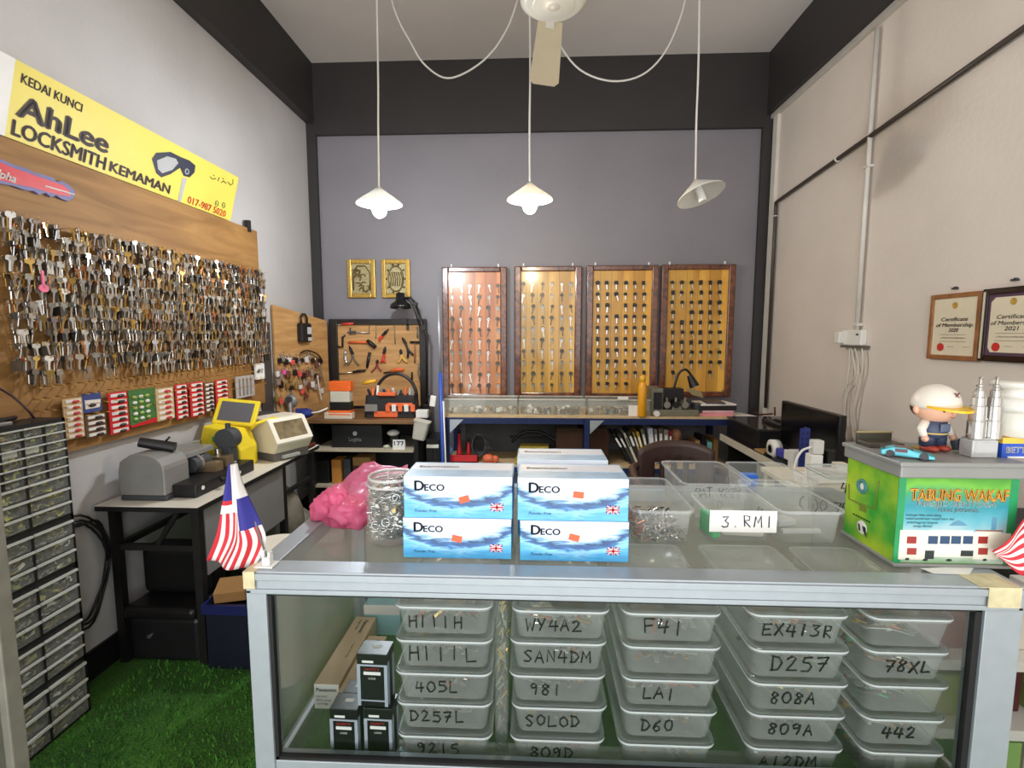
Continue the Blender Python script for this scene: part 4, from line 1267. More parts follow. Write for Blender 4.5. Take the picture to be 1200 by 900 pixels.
# gold framed ornaments
gold = M('gold_leaf_relief', (188, 152, 74), .35, .5, .25, 60)
gold2 = M('antique_silver_relief', (176, 166, 126), .35, .4, .3, 50)
for i, (lab, u0, u1) in enumerate((('gold framed relief plaque, the one further from the black lamp', 406.5, 440.5), ('gold framed relief plaque directly above the black lamp', 446.5, 481))):
    a_, b_ = onY(u0, 304, 4.015), onY(u1, 349, 4.015)
    x0, x1, z0, z1 = a_.x, b_.x, b_.z, a_.z
    cx, cz = (x0 + x1) / 2, (z0 + z1) / 2
    t = thing('relief_plaque', lab, 'plaque', (cx, 4.02, z0), 'pair of gold relief plaques')
    MB().bb(x0, x1, 4.022, YB - .002, z0, z1).build('back', gold2, t)
    fw = .035
    MB().bb(x0, x0 + fw, 4.005, 4.022, z0, z1).bb(x1 - fw, x1, 4.005, 4.022, z0, z1).bb(x0 + fw, x1 - fw, 4.005, 4.022, z1 - fw, z1).bb(x0 + fw, x1 - fw, 4.005, 4.022, z0, z0 + fw).build('frame', gold, t, bevel=.006)
    s_ = MB()
    rnd = random.Random(40 + i)
    if i == 0:
        W, H = (x1 - x0) / 2 - fw, (z1 - z0) / 2 - fw
        for q in range(11):
            a0 = rnd.uniform(0, 6)
            px, pz = cx + rnd.uniform(-.6, .6) * W, cz + rnd.uniform(-.7, .55) * H
            s_.tube([(px + rnd.uniform(.015, .035) * math.cos(a0 + t_ * .9), 4.018, pz + .03 * math.sin(a0 + t_ * .9)) for t_ in range(5)], .005, 5)
        s_.tube([(cx - W * .85, 4.018, cz - H * .8), (cx - W * .85, 4.018, cz + H * .4), (cx - W * .4, 4.018, cz + H * .85), (cx + W * .4, 4.018, cz + H * .85), (cx + W * .85, 4.018, cz + H * .4), (cx + W * .85, 4.018, cz - H * .8)], .006, 5)
    else:
        W, H = (x1 - x0) / 2 - fw, (z1 - z0) / 2 - fw
        s_.tube([(cx + W * .75 * math.cos(a), 4.018, cz + H * .85 * math.sin(a)) for a in [2 * PI * q / 28 for q in range(29)]], .006, 5)
        for q in range(6):
            px = cx + (q - 2.5) * W * .22
            s_.tube([(px, 4.018, cz - H * .5), (px + .008, 4.018, cz), (px - .006, 4.018, cz + H * .45)], .0045, 5)
        for q in range(10):
            a = 2 * PI * q / 10
            s_.sph((cx + W * .95 * math.cos(a), 4.018, cz + H * .98 * math.sin(a)), .010, 8, 5)
    s_.build('relief', M('dark_gold_relief', (118, 96, 52), .4, .5, .2, 60), t)

# ------------------------------------------------------------------ tool board in its black frame, and the plywood board in the corner
TY = 3.955


def tb(u, v): return onY(u, v, TY - .006)


a_, b_ = onY(386, 374, TY), onY(500.5, 476, TY)
x0, x1, z1 = a_.x, b_.x, a_.z
t = thing('tool_board', 'plywood tool board in a black frame hung with pliers and hammers', 'tool board', ((x0 + x1) / 2, TY, .82))
MB().bb(x0 + .02, x1 - .02, TY, YB - .036, .82, z1 - .02).build('board', PLY, t)
fk = M('black_frame_wood', (30, 24, 22), .4, 0, .2, 12)
MB().bb(x0, x0 + .065, TY - .02, YB - .035, .82, z1).bb(x1 - .05, x1, TY - .02, YB - .035, .82, z1).bb(x0 + .065, x1 - .05, TY - .02, YB - .035, z1 - .045, z1).build('frame', fk, t, bevel=.003)


def W2(p, d=0.0): return Vector((p.x, p.y - d, p.z))


def pliers(label, head, joint, h1, h2, hm, jm=None, r=.008, name='pliers'):
    """head tip, joint, two handle ends - in photograph positions on the tool board"""
    A, J, B, C = (tb(*q) for q in (head, joint, h1, h2))
    t = thing(name, label, 'pliers', (J.x, J.y, J.z), 'hand tools on the framed tool board')
    m_ = MB()
    s_ = (J - A).cross(Vector((0, 1, 0))).normalized() * .006
    m_.tube([W2(A, .008), W2(A + (J - A) * .5 + s_, .008), W2(J, .008)], .006, 8, 0, [.003, .007, .010]).tube([W2(A, .01), W2(A + (J - A) * .5 - s_, .01), W2(J, .01)], .006, 8, 0, [.003, .007, .010])
    m_.cyl(W2(J, .022), W2(J, -.002), .010, n=12)
    m_.build('jaws', jm or BLACKM, t)
    for e, sg_ in ((B, 1), (C, -1)):
        mid = J + (e - J) * .5 + (e - J).cross(Vector((0, 1, 0))).normalized() * .010 * (1 if e is B else -1)
        MB().tube(spline([W2(J, .008), W2(mid, .008), W2(e, .008)], 5), r, 8, 0).build('handle', hm, t)
    return t


def bar_tool(label, name, cat, pts, r, mat, handle=None, hr=.011, hmat=None):
    P_ = [W2(tb(*q), .010) for q in pts]
    t = thing(name, label, cat, P_[0], 'hand tools on the framed tool board')
    MB().tube(P_, r, 8).build('shaft', mat, t)
    if handle:
        MB().tube([W2(tb(*q), .010) for q in handle], hr, 10, 0, [hr * .8] + [hr] * (len(handle) - 2) + [hr * .7] if len(handle) > 2 else None).build('handle', hmat, t)
    return t


redh = M('red_tool_grip', (206, 58, 40), .4)
orh = M('orange_tool_grip', (226, 104, 48), .4)
yeh = M('pale_yellow_tool_grip', (222, 176, 84), .4)
bar_tool('red handled screwdriver along the top edge of the tool board', 'screwdriver', 'screwdriver', [(389, 381), (402, 380)], .004, STEEL, [(401, 380), (408, 379.6), (415, 379)], .011, redh)
t = bar_tool('silver vernier caliper hung level near the top of the tool board', 'caliper', 'caliper', [(408, 389.5), (434, 390)], .005, STEEL)
MB().box(W2(tb(415, 389.5), .012), (.035, .012, .024)).box(W2(tb(411, 388), .012), (.010, .008, .055)).build('slider', DARK, t)
t = bar_tool('orange handled hammer lying level on the tool board', 'hammer', 'hammer', [(409, 401), (432, 401)], .010, orh)
hp0, hp1 = W2(tb(431, 399), .016), W2(tb(441, 407), .016)
MB().tube([hp0, hp0 + (hp1 - hp0) * .4, hp1], .016, 10, 0, [.012, .018, .016]).build('head', BLACKM, t)
pliers('red handled snips pointing up at the top centre of the tool board', (456, 385.5), (449.5, 392.5), (444, 397), (445, 400), redh, BLACKM, .009)
pliers('large black pliers with wide open handles near the far edge', (471.5, 395.5), (475.5, 402), (478, 419.5), (484.5, 416), BLACK, None, .009)
pliers('pliers with pale yellow handles below the large black ones', (469.5, 409), (470.5, 414), (467, 425), (477.5, 424.5), yeh, None, .009)
pliers('closed red handled pliers at the centre of the tool board', (452, 406), (450.5, 413.5), (446.5, 425), (451.5, 425), redh, None, .010)
pliers('slim red handled pliers spread wide below the closed pair', (442.5, 421.5), (442.5, 424.5), (435.5, 436), (447.5, 435), M('dark_red_grip', (150, 52, 44), .4), None, .006)
pliers('silver locking pliers hung upright beside the scissors', (405.5, 410), (405, 416), (404.5, 427.5), (407.5, 425), STEEL, STEEL, .010)
pliers('dark scissors with crossed blades on the tool board', (409.5, 405), (413.5, 414), (408, 428), (421, 428), M('grey_scissor_handles', (104, 98, 84), .4), BLACKM, .006, 'scissors')
bar_tool('black handled hammer shaft hung beneath the orange hammer', 'mallet', 'mallet', [(434, 413), (432, 420)], .012, BLACKM, [(433.5, 413), (432, 422), (430.5, 431)], .013, BLACK)
bar_tool('flat file with long black handle near the bottom of the board', 'file', 'file', [(396, 438), (415, 436)], .004, STEEL, [(414, 436), (422, 434.5), (429, 434)], .011, BLACK)
t = bar_tool('small hammer with wooden handle at the far edge of the board', 'tack_hammer', 'hammer', [(486.5, 401), (486.5, 425)], .007, M('worn_wood_handle', (160, 100, 60), .6))
MB().tube([W2(tb(481, 401), .012), W2(tb(492, 401), .012)], .009, 8).build('head', BLACKM, t)
bar_tool('long thin steel blade hung upright at the top of the board', 'saw_blade', 'blade', [(462, 377), (463.5, 403)], .004, M('dull_steel', (150, 140, 120), .4, .6))
bar_tool('small dark spanner hanging from the top frame of the board', 'spanner', 'spanner', [(478, 374), (478, 382)], .008, BLACKM, [(478, 382), (478, 386)], .011, DARK)
bar_tool('orange handled saw lying behind the arched handle of the tool bag', 'hand_saw', 'saw', [(450, 437), (460, 435)], .006, BLACKM, [(458, 435), (466, 433), (474, 433)], .014, orh)
bar_tool('thin bent steel rod hung near the caliper', 'steel_rod', 'rod', [(433, 391), (433, 381), (441, 379), (441, 397)], .003, M('dull_steel', (150, 140, 120)))
bar_tool('black C clamp at the side of the board by the frame', 'clamp', 'clamp', [(396, 406), (402, 407), (402, 395), (405, 393)], .008, BLACKM)
bar_tool('short black punch low at the far edge of the tool board', 'punch', 'punch', [(483, 436), (483, 445)], .008, BLACK)
bar_tool('small steel hook tool at the far lower edge of the board', 'hook_tool', 'hook', [(490, 426), (491, 430), (490, 436), (493, 447)], .006, M('dull_steel', (150, 140, 120)))
bar_tool('thin upright rod at the top far corner of the board', 'awl', 'awl', [(489, 383), (489.5, 396)], .006, M('dull_steel', (150, 140, 120)))

# plywood board standing across the corner
pa, pb = onX(319.5, 357, -1.776), onY(383, 376, 3.90)
zt = pa.z
pa_b = Vector((pa.x, pa.y, .72))
bd = Vector((pb.x - pa.x, pb.y - pa.y, 0)); Wb = bd.length; bd.normalize()
t = thing('corner_board', 'tall plywood board standing across the corner hung with padlocks and car keys', 'key board', pa_b)
TC = frame_T(pa_b, bd, (0, 0, 1))
MB().prism([(0, 0), (Wb, 0), (Wb, pb.z - .72), (0, zt - .72)], -.015, 0, TC).build('board', PLY, t)
cn = bd.cross(Vector((0, 0, 1)))


def cb_(u, v, off=.02):
    return on_plane(u, v, pa_b + cn * off, cn)


lb = cb_(354, 401, .0)
t = thing('lock_box', 'black key lock box with shackle at the top of the corner board', 'lock box', lb)
Tl = frame_T(lb, bd, (0, 0, 1))
MB().bb(-.055, .055, 0, .14, 0, .05, 0, Tl).build('body', BLACK, t, bevel=.012)
MB().tube([Tl @ Vector(p) for p in [(-.032, .13, .025), (-.032, .18, .025), (-.015, .205, .025), (.015, .205, .025), (.032, .18, .025), (.032, .13, .025)]], .008, 8).build('shackle', BLACKM, t)
MB().bb(.0, .045, .06, .11, .05, .053, 0, Tl).bb(.005, .045, .01, .035, .05, .053, 0, Tl).build('dial_plate', M('pale_grey_plate', (186, 190, 190), .4), t)
# a dense cluster of fobs, padlocks and loops on the corner board
rnd = random.Random(77)
cols_ = [(BLACK, 'black'), (NICKEL, 'silver'), (M('pink_fob', (224, 96, 170), .4), 'pink'), (M('pale_fob', (216, 210, 204), .4), 'white'), (M('red_fob', (222, 84, 74), .4), 'red'), (BRASS, 'brass'), (M('brown_fob', (110, 62, 46), .5), 'brown')]
spots = [(326, 420, 0), (330, 417, 1), (334, 421, 0), (337, 419, 3), (341, 422, 4), (345, 419, 0), (349, 423, 1), (352, 420, 0), (357, 418, 3), (361, 416, 1), (365, 420, 0), (369, 423, 6), (373, 420, 0),
         (323, 435, 3), (327, 437, 1), (331, 433, 2), (336, 435, 6), (340, 440, 5), (344, 433, 0), (349, 435, 4), (354, 437, 0), (359, 434, 6), (364, 433, 1), (369, 438, 0), (372, 441, 6),
         (324, 444, 1), (328, 447, 0), (335, 449, 5), (340, 452, 0), (346, 448, 5), (350, 451, 3), (356, 446, 1), (360, 449, 6), (365, 447, 3), (368, 450, 1),
         (322, 464, 5), (327, 467, 4), (340, 462, 1), (352, 457, 4), (357, 460, 6), (375, 455, 3)]
words = {'black': 'black plastic fob', 'silver': 'small silver padlock', 'pink': 'bright pink fob', 'white': 'white fob', 'red': 'red fob', 'brass': 'small brass padlock', 'brown': 'brown leather fob'}
for (u, v, ci) in spots:
    mt, nm = cols_[ci]
    q = cb_(u, v, .004)
    Tl = frame_T(q, bd, (0, 0, 1)) @ Matrix.Rotation(rnd.uniform(-.2, .2), 4, 'Z')
    row = 'top row' if v < 428 else ('second row' if v < 443 else ('third row' if v < 455 else 'lowest row'))
    t = thing('key_fob' if ci not in (1, 5) else 'padlock', f'{words[nm]} hanging in the {row} of the corner board', 'fob' if ci not in (1, 5) else 'padlock', q, f'{nm} items in the {row} of the corner board')
    w_, h_ = rnd.uniform(.012, .018), rnd.uniform(.028, .05)
    MB().bb(-w_, w_, -h_, 0, .004, .022, 0, Tl).build('body', mt, t, bevel=.004)
    MB().tube([Tl @ Vector(p) for p in [(-.008, -.004, .012), (-.009, .016, .012), (0, .026, .012), (.009, .016, .012), (.008, -.004, .012)]], .0025, 6).build('shackle', STEEL, t)
    if rnd.random() < .5:
        MB().bb(-.003, .003, -h_ - .03, -h_, .010, .013, 0, Tl).build('key_blade', STEEL, t)
for i, (pts, mt, lab) in enumerate((
        ([(352, 414), (358, 411), (366, 412), (374, 417), (378, 424)], BLACK, 'black coiled loop hung over the fobs on the corner board'),
        ([(374, 425), (377, 440), (380, 452)], STEEL, 'long steel pick hung at the inner edge of the corner board'),
        ([(372, 440), (374, 455), (377, 470)], M('white_strap', (216, 206, 196), .5), 'pale strap hanging low at the inner edge of the corner board'),
        ([(356, 452), (358, 458), (362, 465)], M('orange_cord', (190, 110, 70), .5), 'orange cord dangling beneath the fobs on the corner board'))):
    o = MB().tube(spline([cb_(u, v, .03) for u, v in pts]), .006, 6)
    tag(o.build('hanging_strap', mt), lab, 'strap')
q = cb_(341, 475, .03)
t = thing('grinder', 'small grey hand tool hanging at the foot of the corner board', 'tool', q)
MB().sph(q + Vector((0, 0, .03)), (.05, .03, .05), 14, 9).cyl(q + Vector((0, -.02, .04)), q + Vector((.02, -.05, -.05)), .018, .013, n=12).build('body', M('mid_grey_tool', (140, 134, 130), .4, .2), t)
MB().cyl(q + Vector((.01, -.035, .05)), q + Vector((.012, -.06, .05)), .02, n=14).build('disc', DARK, t)

# dark column of trunking in the corner gap
a_, b_ = onX(306, 388, -1.78), onX(318, 388, -1.78)
st_ = MB().bb(XL + .001, XL + .012, a_.y - .01, b_.y, .72, a_.z + .06)
tag(st_.build('wall_plate', M('dark_corner_panel', (70, 64, 62), .6, 0, .2, 8)), 'narrow dark plate on the wall between the two plywood boards', 'plate')
# ------------------------------------------------------------------ brown work table in the far corner
TX0, TX1, TY0, TZ = -1.60, -.815, 3.40, .80
t = thing('work_table', 'brown topped work table with black sides in the far corner under the tool board', 'table', ((TX0 + TX1) / 2, 3.66, 0))
MB().bb(TX0, TX1, TY0, 3.93, TZ - .03, TZ).build('top', wood('worn_brown_tabletop', (84, 58, 36), (140, 104, 68), (2.5, 20, 20), .45), t, bevel=.005)
MB().bb(TX0, TX0 + .03, TY0 + .02, 3.93, 0, TZ - .03).bb(TX1 - .03, TX1, TY0 + .02, 3.93, 0, TZ - .03).build('side_panel', BLACKM, t)
MB().bb(TX0 + .03, TX1 - .03, 3.90, 3.93, .02, TZ - .03).build('back_panel', M('dark_back_panel', (28, 26, 27), .6), t)
MB().bb(TX0 + .03, TX1 - .03, TY0, 3.90, .57, .586).bb(TX0 + .03, TX1 - .03, TY0 + .02, 3.90, .30, .316).build('shelf', M('cream_shelf_edge', (196, 184, 160), .5), t)
SHF = .586


def at(u, v, y): return onY(u, v, y)


a_, b_ = at(388, 498, 3.46), at(448, 526, 3.46)
t = thing('black_speaker', 'wide black box with round white emblem on the shelf of the brown table', 'speaker', ((a_.x + b_.x) / 2, 3.46, SHF))
MB().bb(a_.x, b_.x, 3.46, 3.80, SHF, TZ - .045).build('cabinet', M('matt_black_cabinet', (20, 20, 21), .5, 0, .1), t, bevel=.008)
q = at(416, 508, 3.458)
l = MB().cyl((q.x, 3.46, q.z), (q.x, 3.455, q.z), .016, n=18)
l.text('Logitia', (q.x, 3.4575, q.z - .055), (1, 0, 0), (0, 0, 1), .035, 0, .02, 'C')
l.build('emblem', M('pale_emblem', (190, 190, 194), .4, .2), t)
a_, b_ = at(460.5, 515, 3.43), at(475, 528, 3.43)
t = thing('desk_calendar', 'small white tear off card reading 177 on the shelf', 'card', ((a_.x + b_.x) / 2, 3.43, SHF))
MB().add([(a_.x, 3.42, SHF), (b_.x, 3.42, SHF), (b_.x, 3.425, a_.z), (a_.x, 3.425, a_.z), (a_.x, 3.46, SHF), (b_.x, 3.46, SHF)], [(0, 1, 2, 3), (3, 2, 5, 4), (0, 3, 4), (1, 5, 2)]).build('card', PAPER, t)
MB().text('177', (a_.x + .008, 3.4215, SHF + .018), (1, 0, 0), (0, .06, 1), .06, 0, .02, 'L', width=b_.x - a_.x - .016).build('lettering', M('blue_print', (40, 50, 110), .6), t)
q = at(461, 508, 3.5)
t = thing('computer_mouse', 'white mouse shaped gadget on a black stand beside the 177 card', 'gadget', (q.x, 3.5, SHF))
MB().sph((q.x, 3.5, q.z + .005), (.045, .05, .022), 16, 9).build('shell', WHITE, t)
MB().bb(q.x - .02, q.x + .04, 3.48, 3.54, SHF, q.z - .005).build('stand', BLACK, t, bevel=.004)
q = at(452, 523, 3.44)
tag(MB().sph((q.x, 3.46, SHF + .012), (.025, .02, .012), 12, 7).build('small_jar_lid', M('pale_green_lid', (190, 200, 176), .4)), 'pale lid lying beside the black box on the shelf', 'lid')
# clutter on the lower shelf of the table
for lab, nm, u0, u1, v0, v1, mt, cat in (
        ('orange card box standing on the low shelf of the brown table', 'card_box', 388, 400, 539, 562, M('orange_brown_card', (198, 132, 56), .7), 'box'),
        ('brown card box lying on the low shelf right of the orange one', 'card_box', 413, 434, 536, 546, M('brown_card', (150, 110, 62)), 'box'),
        ('dark red box under the brown card box on the low shelf', 'card_box', 413, 430, 546, 561, M('dark_red_card', (84, 30, 34), .6), 'box'),
        ('black tool case lying in the dark at the end of the low shelf', 'tool_case', 368, 386, 540, 562, BLACK, 'case'),
        ('small dark box with white top between the orange and brown boxes', 'card_box', 402, 411, 538, 562, DARK, 'box')):
    a_, b_ = at(u0, v0, 3.47), at(u1, v1, 3.47)
    z0 = .316 if v1 > 555 else at(u0, 546, 3.47).z
    zz1 = a_.z
    tag(MB().bb(a_.x, b_.x, 3.47, 3.60, z0, max(zz1, z0 + .03)).build(nm, mt, bevel=.004), lab, cat)
# things on the table top
a_, b_ = at(384, 447, 3.50), at(411, 489, 3.50)
x0, x1 = a_.x, b_.x
t = thing('organiser_box', 'orange and clear tool organiser standing upright on the brown table', 'organiser', ((x0 + x1) / 2, 3.50, TZ))
h = a_.z - TZ
MB().bb(x0, x1, 3.50, 3.58, TZ, TZ + .05).bb(x0, x1, 3.51, 3.58, TZ + h * .72, TZ + h).build('orange_frame', ORANGE, t, bevel=.006)
MB().bb(x0 + .008, x1 - .008, 3.508, 3.575, TZ + h * .42, TZ + h * .72).build('clear_case', M('milky_case', (206, 200, 184), .3), t, bevel=.004)
MB().bb(x0 + .004, x1 - .004, 3.505, 3.578, TZ + .05, TZ + h * .42).build('dark_case', BLACK, t, bevel=.004)
MB().bb(x0 - .01, x1 + .03, 3.44, 3.5, TZ, TZ + .018).bb(x0 - .01, x0, 3.44, 3.5, TZ + .018, TZ + .042).bb(x1 + .02, x1 + .03, 3.44, 3.5, TZ + .018, TZ + .042).bb(x0, x1 + .02, 3.44, 3.448, TZ + .034, TZ + .042).build('drawer_front', CREAM, t, bevel=.002)
a_, b_ = at(426, 452, 3.52), at(488, 490, 3.52)
x0, x1 = a_.x, b_.x
t = thing('tool_bag', 'open black and orange tool bag with tall arched handle on the brown table', 'tool bag', ((x0 + x1) / 2, 3.55, TZ))
MB().frustum(((x0 + x1) / 2, 3.58, TZ), ((x1 - x0), .17), ((x1 - x0) * .94, .15), .16, r=.03, n=4).build('body', M('tool_bag_black', (34, 32, 34), .7, 0, .15, 40), t, bevel=.004)
MB().bb(x0 + .08, x1 - .13, 3.487, 3.497, TZ + .005, TZ + .048).bb(x0 + .18, x1 - .02, 3.485, 3.496, TZ + .085, TZ + .11).bb(x0 + .11, x0 + .24, 3.485, 3.52, TZ + .16, TZ + .185).build('orange_trim', M('tool_bag_orange', (232, 106, 56), .5), t, bevel=.004)
cx = (x0 + x1) / 2
MB().tube([(cx + (x1 - x0) * .40 * math.cos(a) + .03, 3.58, TZ + .14 + .175 * math.sin(a)) for a in [PI * i / 16 for i in range(17)]], .012, 8).build('handle', BLACK, t)
pk_ = MB()
rnd = random.Random(8)
for i in range(12):
    xx = x0 + .03 + (x1 - x0 - .06) * i / 11
    hh = rnd.uniform(.03, .07)
    pk_.cyl((xx, 3.56 + rnd.uniform(-.02, .03), TZ + .15), (xx + rnd.uniform(-.015, .015), 3.56, TZ + .16 + hh), .010, n=8, mi=i % 4)
for i in range(5):
    xx = x0 + .17 + i * .045
    pk_.bb(xx, xx + .03, 3.478, 3.495, TZ + .05, TZ + .10, (1, 2, 1, 2, 1)[i])
pk_.bb(x0 + .02, x0 + .11, 3.475, 3.492, TZ + .05, TZ + .10, 3)
o = pk_.build('pocket_tools', [DARK, M('tool_bag_orange', (232, 106, 56)), WHITE, M('mid_grey_tool', (140, 134, 130))], t)
o['kind'] = 'stuff'
q = at(431, 448, 3.52)
tag(MB().tube([q + Vector((-.04, 0, -.01)), q + Vector((0, 0, .0)), q + Vector((.06, 0, .012))], .014, 8, 0, [.008, .016, .012]).build('yellow_knife', M('amber_plastic', (230, 170, 40), .4)), 'amber yellow knife handle poking out behind the tool bag', 'knife')
tag(MB().tube(spline([(at(362, 484, 3.45)), at(372, 483, 3.45), at(380, 480, 3.48), at(384, 478, 3.5)]), .006, 8).build('white_cable', WHITE), 'short white cable lying on the brown table beside the organiser', 'cable')
q = at(356, 482, 3.44)
tag(MB().sph((q.x, 3.46, TZ + .035), (.06, .05, .035), 14, 9).box((q.x - .02, 3.45, TZ + .05), (.08, .05, .04), 0, rz=.4).build('blue_cloth', M('bright_blue_cloth', (34, 50, 130), .7, 0, .2, 20)), 'crumpled dark blue cloth at the corner of the brown table', 'cloth')
a_ = at(487, 478, 3.5)
tag(MB().bb(a_.x, a_.x + .085, 3.5, 3.56, TZ, TZ + .055).build('small_carton', PAPER, bevel=.003), 'small white carton at the end of the brown table by the lamp post', 'box')
# pale plastic cup hung on the table corner
q = at(493, 504, 3.36)
t = thing('hanging_cup', 'pale square plastic cup hung tilted from the corner of the brown table', 'cup', q)
Tq = Matrix.Translation(q) @ Matrix.Rotation(.22, 4, 'Y')
MB().frustum((0, 0, -.065), (.085, .07), (.105, .085), .13, 0, Tq, r=.015, n=3).build('body', M('pale_grey_cup', (196, 192, 180), .4), t, bevel=.004)
MB().frustum((0, 0, .06), (.115, .09), (.115, .09), .01, 0, Tq, r=.015, n=3).build('rim', M('pale_grey_cup', (196, 192, 180)), t)
# black clamp lamp
y = 3.86
pts = [at(u, v, y) for u, v in ((500, 478), (500, 392), (496, 384), (487, 356), (481, 349), (474, 350))]
t = thing('clamp_lamp', 'black desk lamp on a bent arm above the tool board', 'lamp', pts[0])
MB().tube(pts[:3] + [pts[3]], .010, 8).tube([p + Vector((-.022, 0, -.01)) for p in pts[2:5]], .006, 8).tube(pts[3:], .012, 8).cyl(pts[2] + Vector((0, -.02, 0)), pts[2] + Vector((0, .02, 0)), .022, n=14).cyl(pts[3] + Vector((0, -.02, 0)), pts[3] + Vector((0, .02, 0)), .016, n=12).build('arm', BLACKM, t)
MB().bb(pts[0].x - .025, pts[0].x + .025, y - .03, y + .02, TZ, TZ + .05).build('clamp', BLACKM, t, bevel=.004)
q = at(469.5, 356, y)
MB().lathe([(.012, .085), (.034, .082), (.036, .03), (.045, .02), (.078, -.005), (.084, -.035), (.080, -.036), (.07, -.01), (.0, .0)], (q.x, q.y, q.z), 28).build('lamp_shade', M('glossy_black_enamel', (22, 22, 24), .18), t)
MB().sph((q.x, q.y, q.z - .018), (.03, .03, .024), 14, 8).build('bulb', M('unlit_frosted_bulb', (196, 192, 184), .4), t)

# ------------------------------------------------------------------ blue slotted-angle rack below the display boards
RX0, RX1, RY0, RZ = -.652, 1.44, 3.55, .812
t = thing('storage_rack', 'long blue slotted angle rack with plywood shelves under the display boards', 'rack', ((RX0 + RX1) / 2, 3.78, 0))
RB = M('rack_blue_paint', (30, 44, 92), .45, .2, .1, 20)
MB().bb(RX0 - .005, RX1, RY0, 4.02, RZ - .014, RZ).build('top_shelf', M('plywood_edge_cream', (206, 178, 136), .6, 0, .12, 20), t)
MB().bb(RX0, RX1, RY0 + .01, 4.02, .43, .445).build('lower_shelf', M('plywood_edge_cream', (206, 178, 136)), t)
f = MB()
f.bb(RX0, RX1, RY0 - .003, RY0 + .003, RZ - .058, RZ - .014).bb(RX0, RX1, RY0 + .003, RY0 + .035, RZ - .018, RZ - .0142).bb(RX0, RX1, RY0 + .002, RY0 + .008, .395, .43)
f.build('front_rail', RB, t)
for x in (RX0, .365, RX1 - .04):
    for y in (RY0 - .004, 3.98):
        MB().bb(x, x + .042, y, y + .004, 0, RZ - .014).bb(x, x + .004, y, y + .04, 0, RZ - .014).build('post', RB, t)
for x, s_ in ((RX0 + .045, 1), (.41, 1)):
    MB().prism([(0, 0), (.10 * s_, 0), (0, -.10)], .003, 0, Matrix.Translation((x, RY0 - .006, RZ - .058 + .03)) @ XZ).build('gusset', M('galvanised_gusset', (176, 180, 188), .4, .4), t)
hl = MB()
for i in range(60):
    x = RX0 + .06 + i * .034
    hl.bb(x, x + .012, RY0 - .0036, RY0 - .003, RZ - .040, RZ - .032)
for i in range(22):
    hl.bb(RX0 + .015, RX0 + .027, RY0 - .0046, RY0 - .004, .05 + i * .034, .062 + i * .034)
hl.build('slot_holes', BLACK, t)['kind'] = 'stuff'
MB().bb(RX0 + .1, .36, 3.97, 3.975, .445, RZ - .06).build('back_sheet', M('dark_grey_back_sheet', (72, 72, 74), .6, 0, .1, 6), t)
# low glass showcase strips on the rack top
gx = [(at(521, 480, 3.6).x, at(606, 480, 3.6).x), (at(608, 480, 3.6).x, at(686, 480, 3.6).x), (at(689, 480, 3.6).x, at(762, 480, 3.6).x)]
rnd = random.Random(15)
for i, (xa, xb) in enumerate(gx):
    zt_ = at(560, 467.5, 3.6).z
    t = thing('glass_tray', ('low clear box of small locks under the reddish display board', 'low clear box of small locks under the second display board', 'low clear box with white cards under the third display board')[i], 'clear box', ((xa + xb) / 2, 3.7, RZ), 'low clear boxes on the rack top')
    b = MB()
    b.bb(xa, xb, 3.60, 3.603, RZ, zt_).bb(xa, xb, 3.797, 3.80, RZ, zt_).bb(xa, xa + .003, 3.603, 3.797, RZ, zt_).bb(xb - .003, xb, 3.603, 3.797, RZ, zt_)
    b.build('body', clear('acrylic_box', (226, 226, 216), .14, .1), t)
    MB().bb(xa - .002, xb + .002, 3.597, 3.604, zt_ - .006, zt_ + .002).bb(xa - .002, xb + .002, 3.797, 3.803, zt_ - .006, zt_ + .002).build('rim', M('acrylic_rim', (214, 210, 200), .25), t)
    c = MB()
    for q in range(70):
        xx, yy = rnd.uniform(xa + .02, xb - .02), rnd.uniform(3.62, 3.77)
        s_ = rnd.uniform(.008, .018)
        c.box((xx, yy, RZ + s_ + rnd.uniform(0, .02)), (s_ * 2, s_ * 1.4, s_ * 2), rnd.choice((0, 0, 1, 2, 2, 3, 4)), R=Matrix.Rotation(rnd.uniform(0, 3), 4, 'Z') @ Matrix.Rotation(rnd.uniform(-.5, .5), 4, 'X'))
    tag(c.build('small_locks', [NICKEL, BRASS, PAPER, M('brown_bits', (110, 84, 60), .5), DARK]), ('mixed small locks and bits in the first clear box on the rack', 'mixed small locks and bits in the second clear box on the rack', 'mixed locks and cards in the third clear box on the rack')[i], 'locks', kind='stuff')
for lab, u0, u1, v0, v1 in (('folded white card lying on the third clear box', 724, 736, 466, 471), ('white card leaning beside the orange bottle', 737, 747, 468, 482)):
    a_, b_ = at(u0, v0, 3.585), at(u1, v1, 3.585)
    z_ = at(560, 467.5, 3.6).z + .003 if v1 < 475 else RZ + .001
    tag(MB().bb(a_.x, b_.x, 3.575, 3.595, z_, z_ + (.02 if v1 < 475 else .075)).build('white_card', PAPER, bevel=.001), lab, 'card')
# orange bottle
q = at(750.5, 438, 3.64)
zb_ = at(560, 467.5, 3.6).z
t = thing('spray_bottle', 'tall orange yellow bottle standing in front of the third display board', 'bottle', (q.x, 3.64, RZ))
hh = q.z - RZ
MB().lathe([(.0, 0), (.028, 0), (.031, .006), (.031, hh * .70), (.024, hh * .78), (.016, hh * .84)], (q.x, 3.56, RZ), 24).build('body', M('orange_yellow_bottle', (232, 160, 30), .35), t)
MB().lathe([(.018, hh * .84), (.022, hh * .85), (.020, hh * .95), (.008, hh), (0, hh)], (q.x, 3.56, RZ), 18).build('cap', M('yellow_bottle_cap', (236, 178, 48), .35), t)
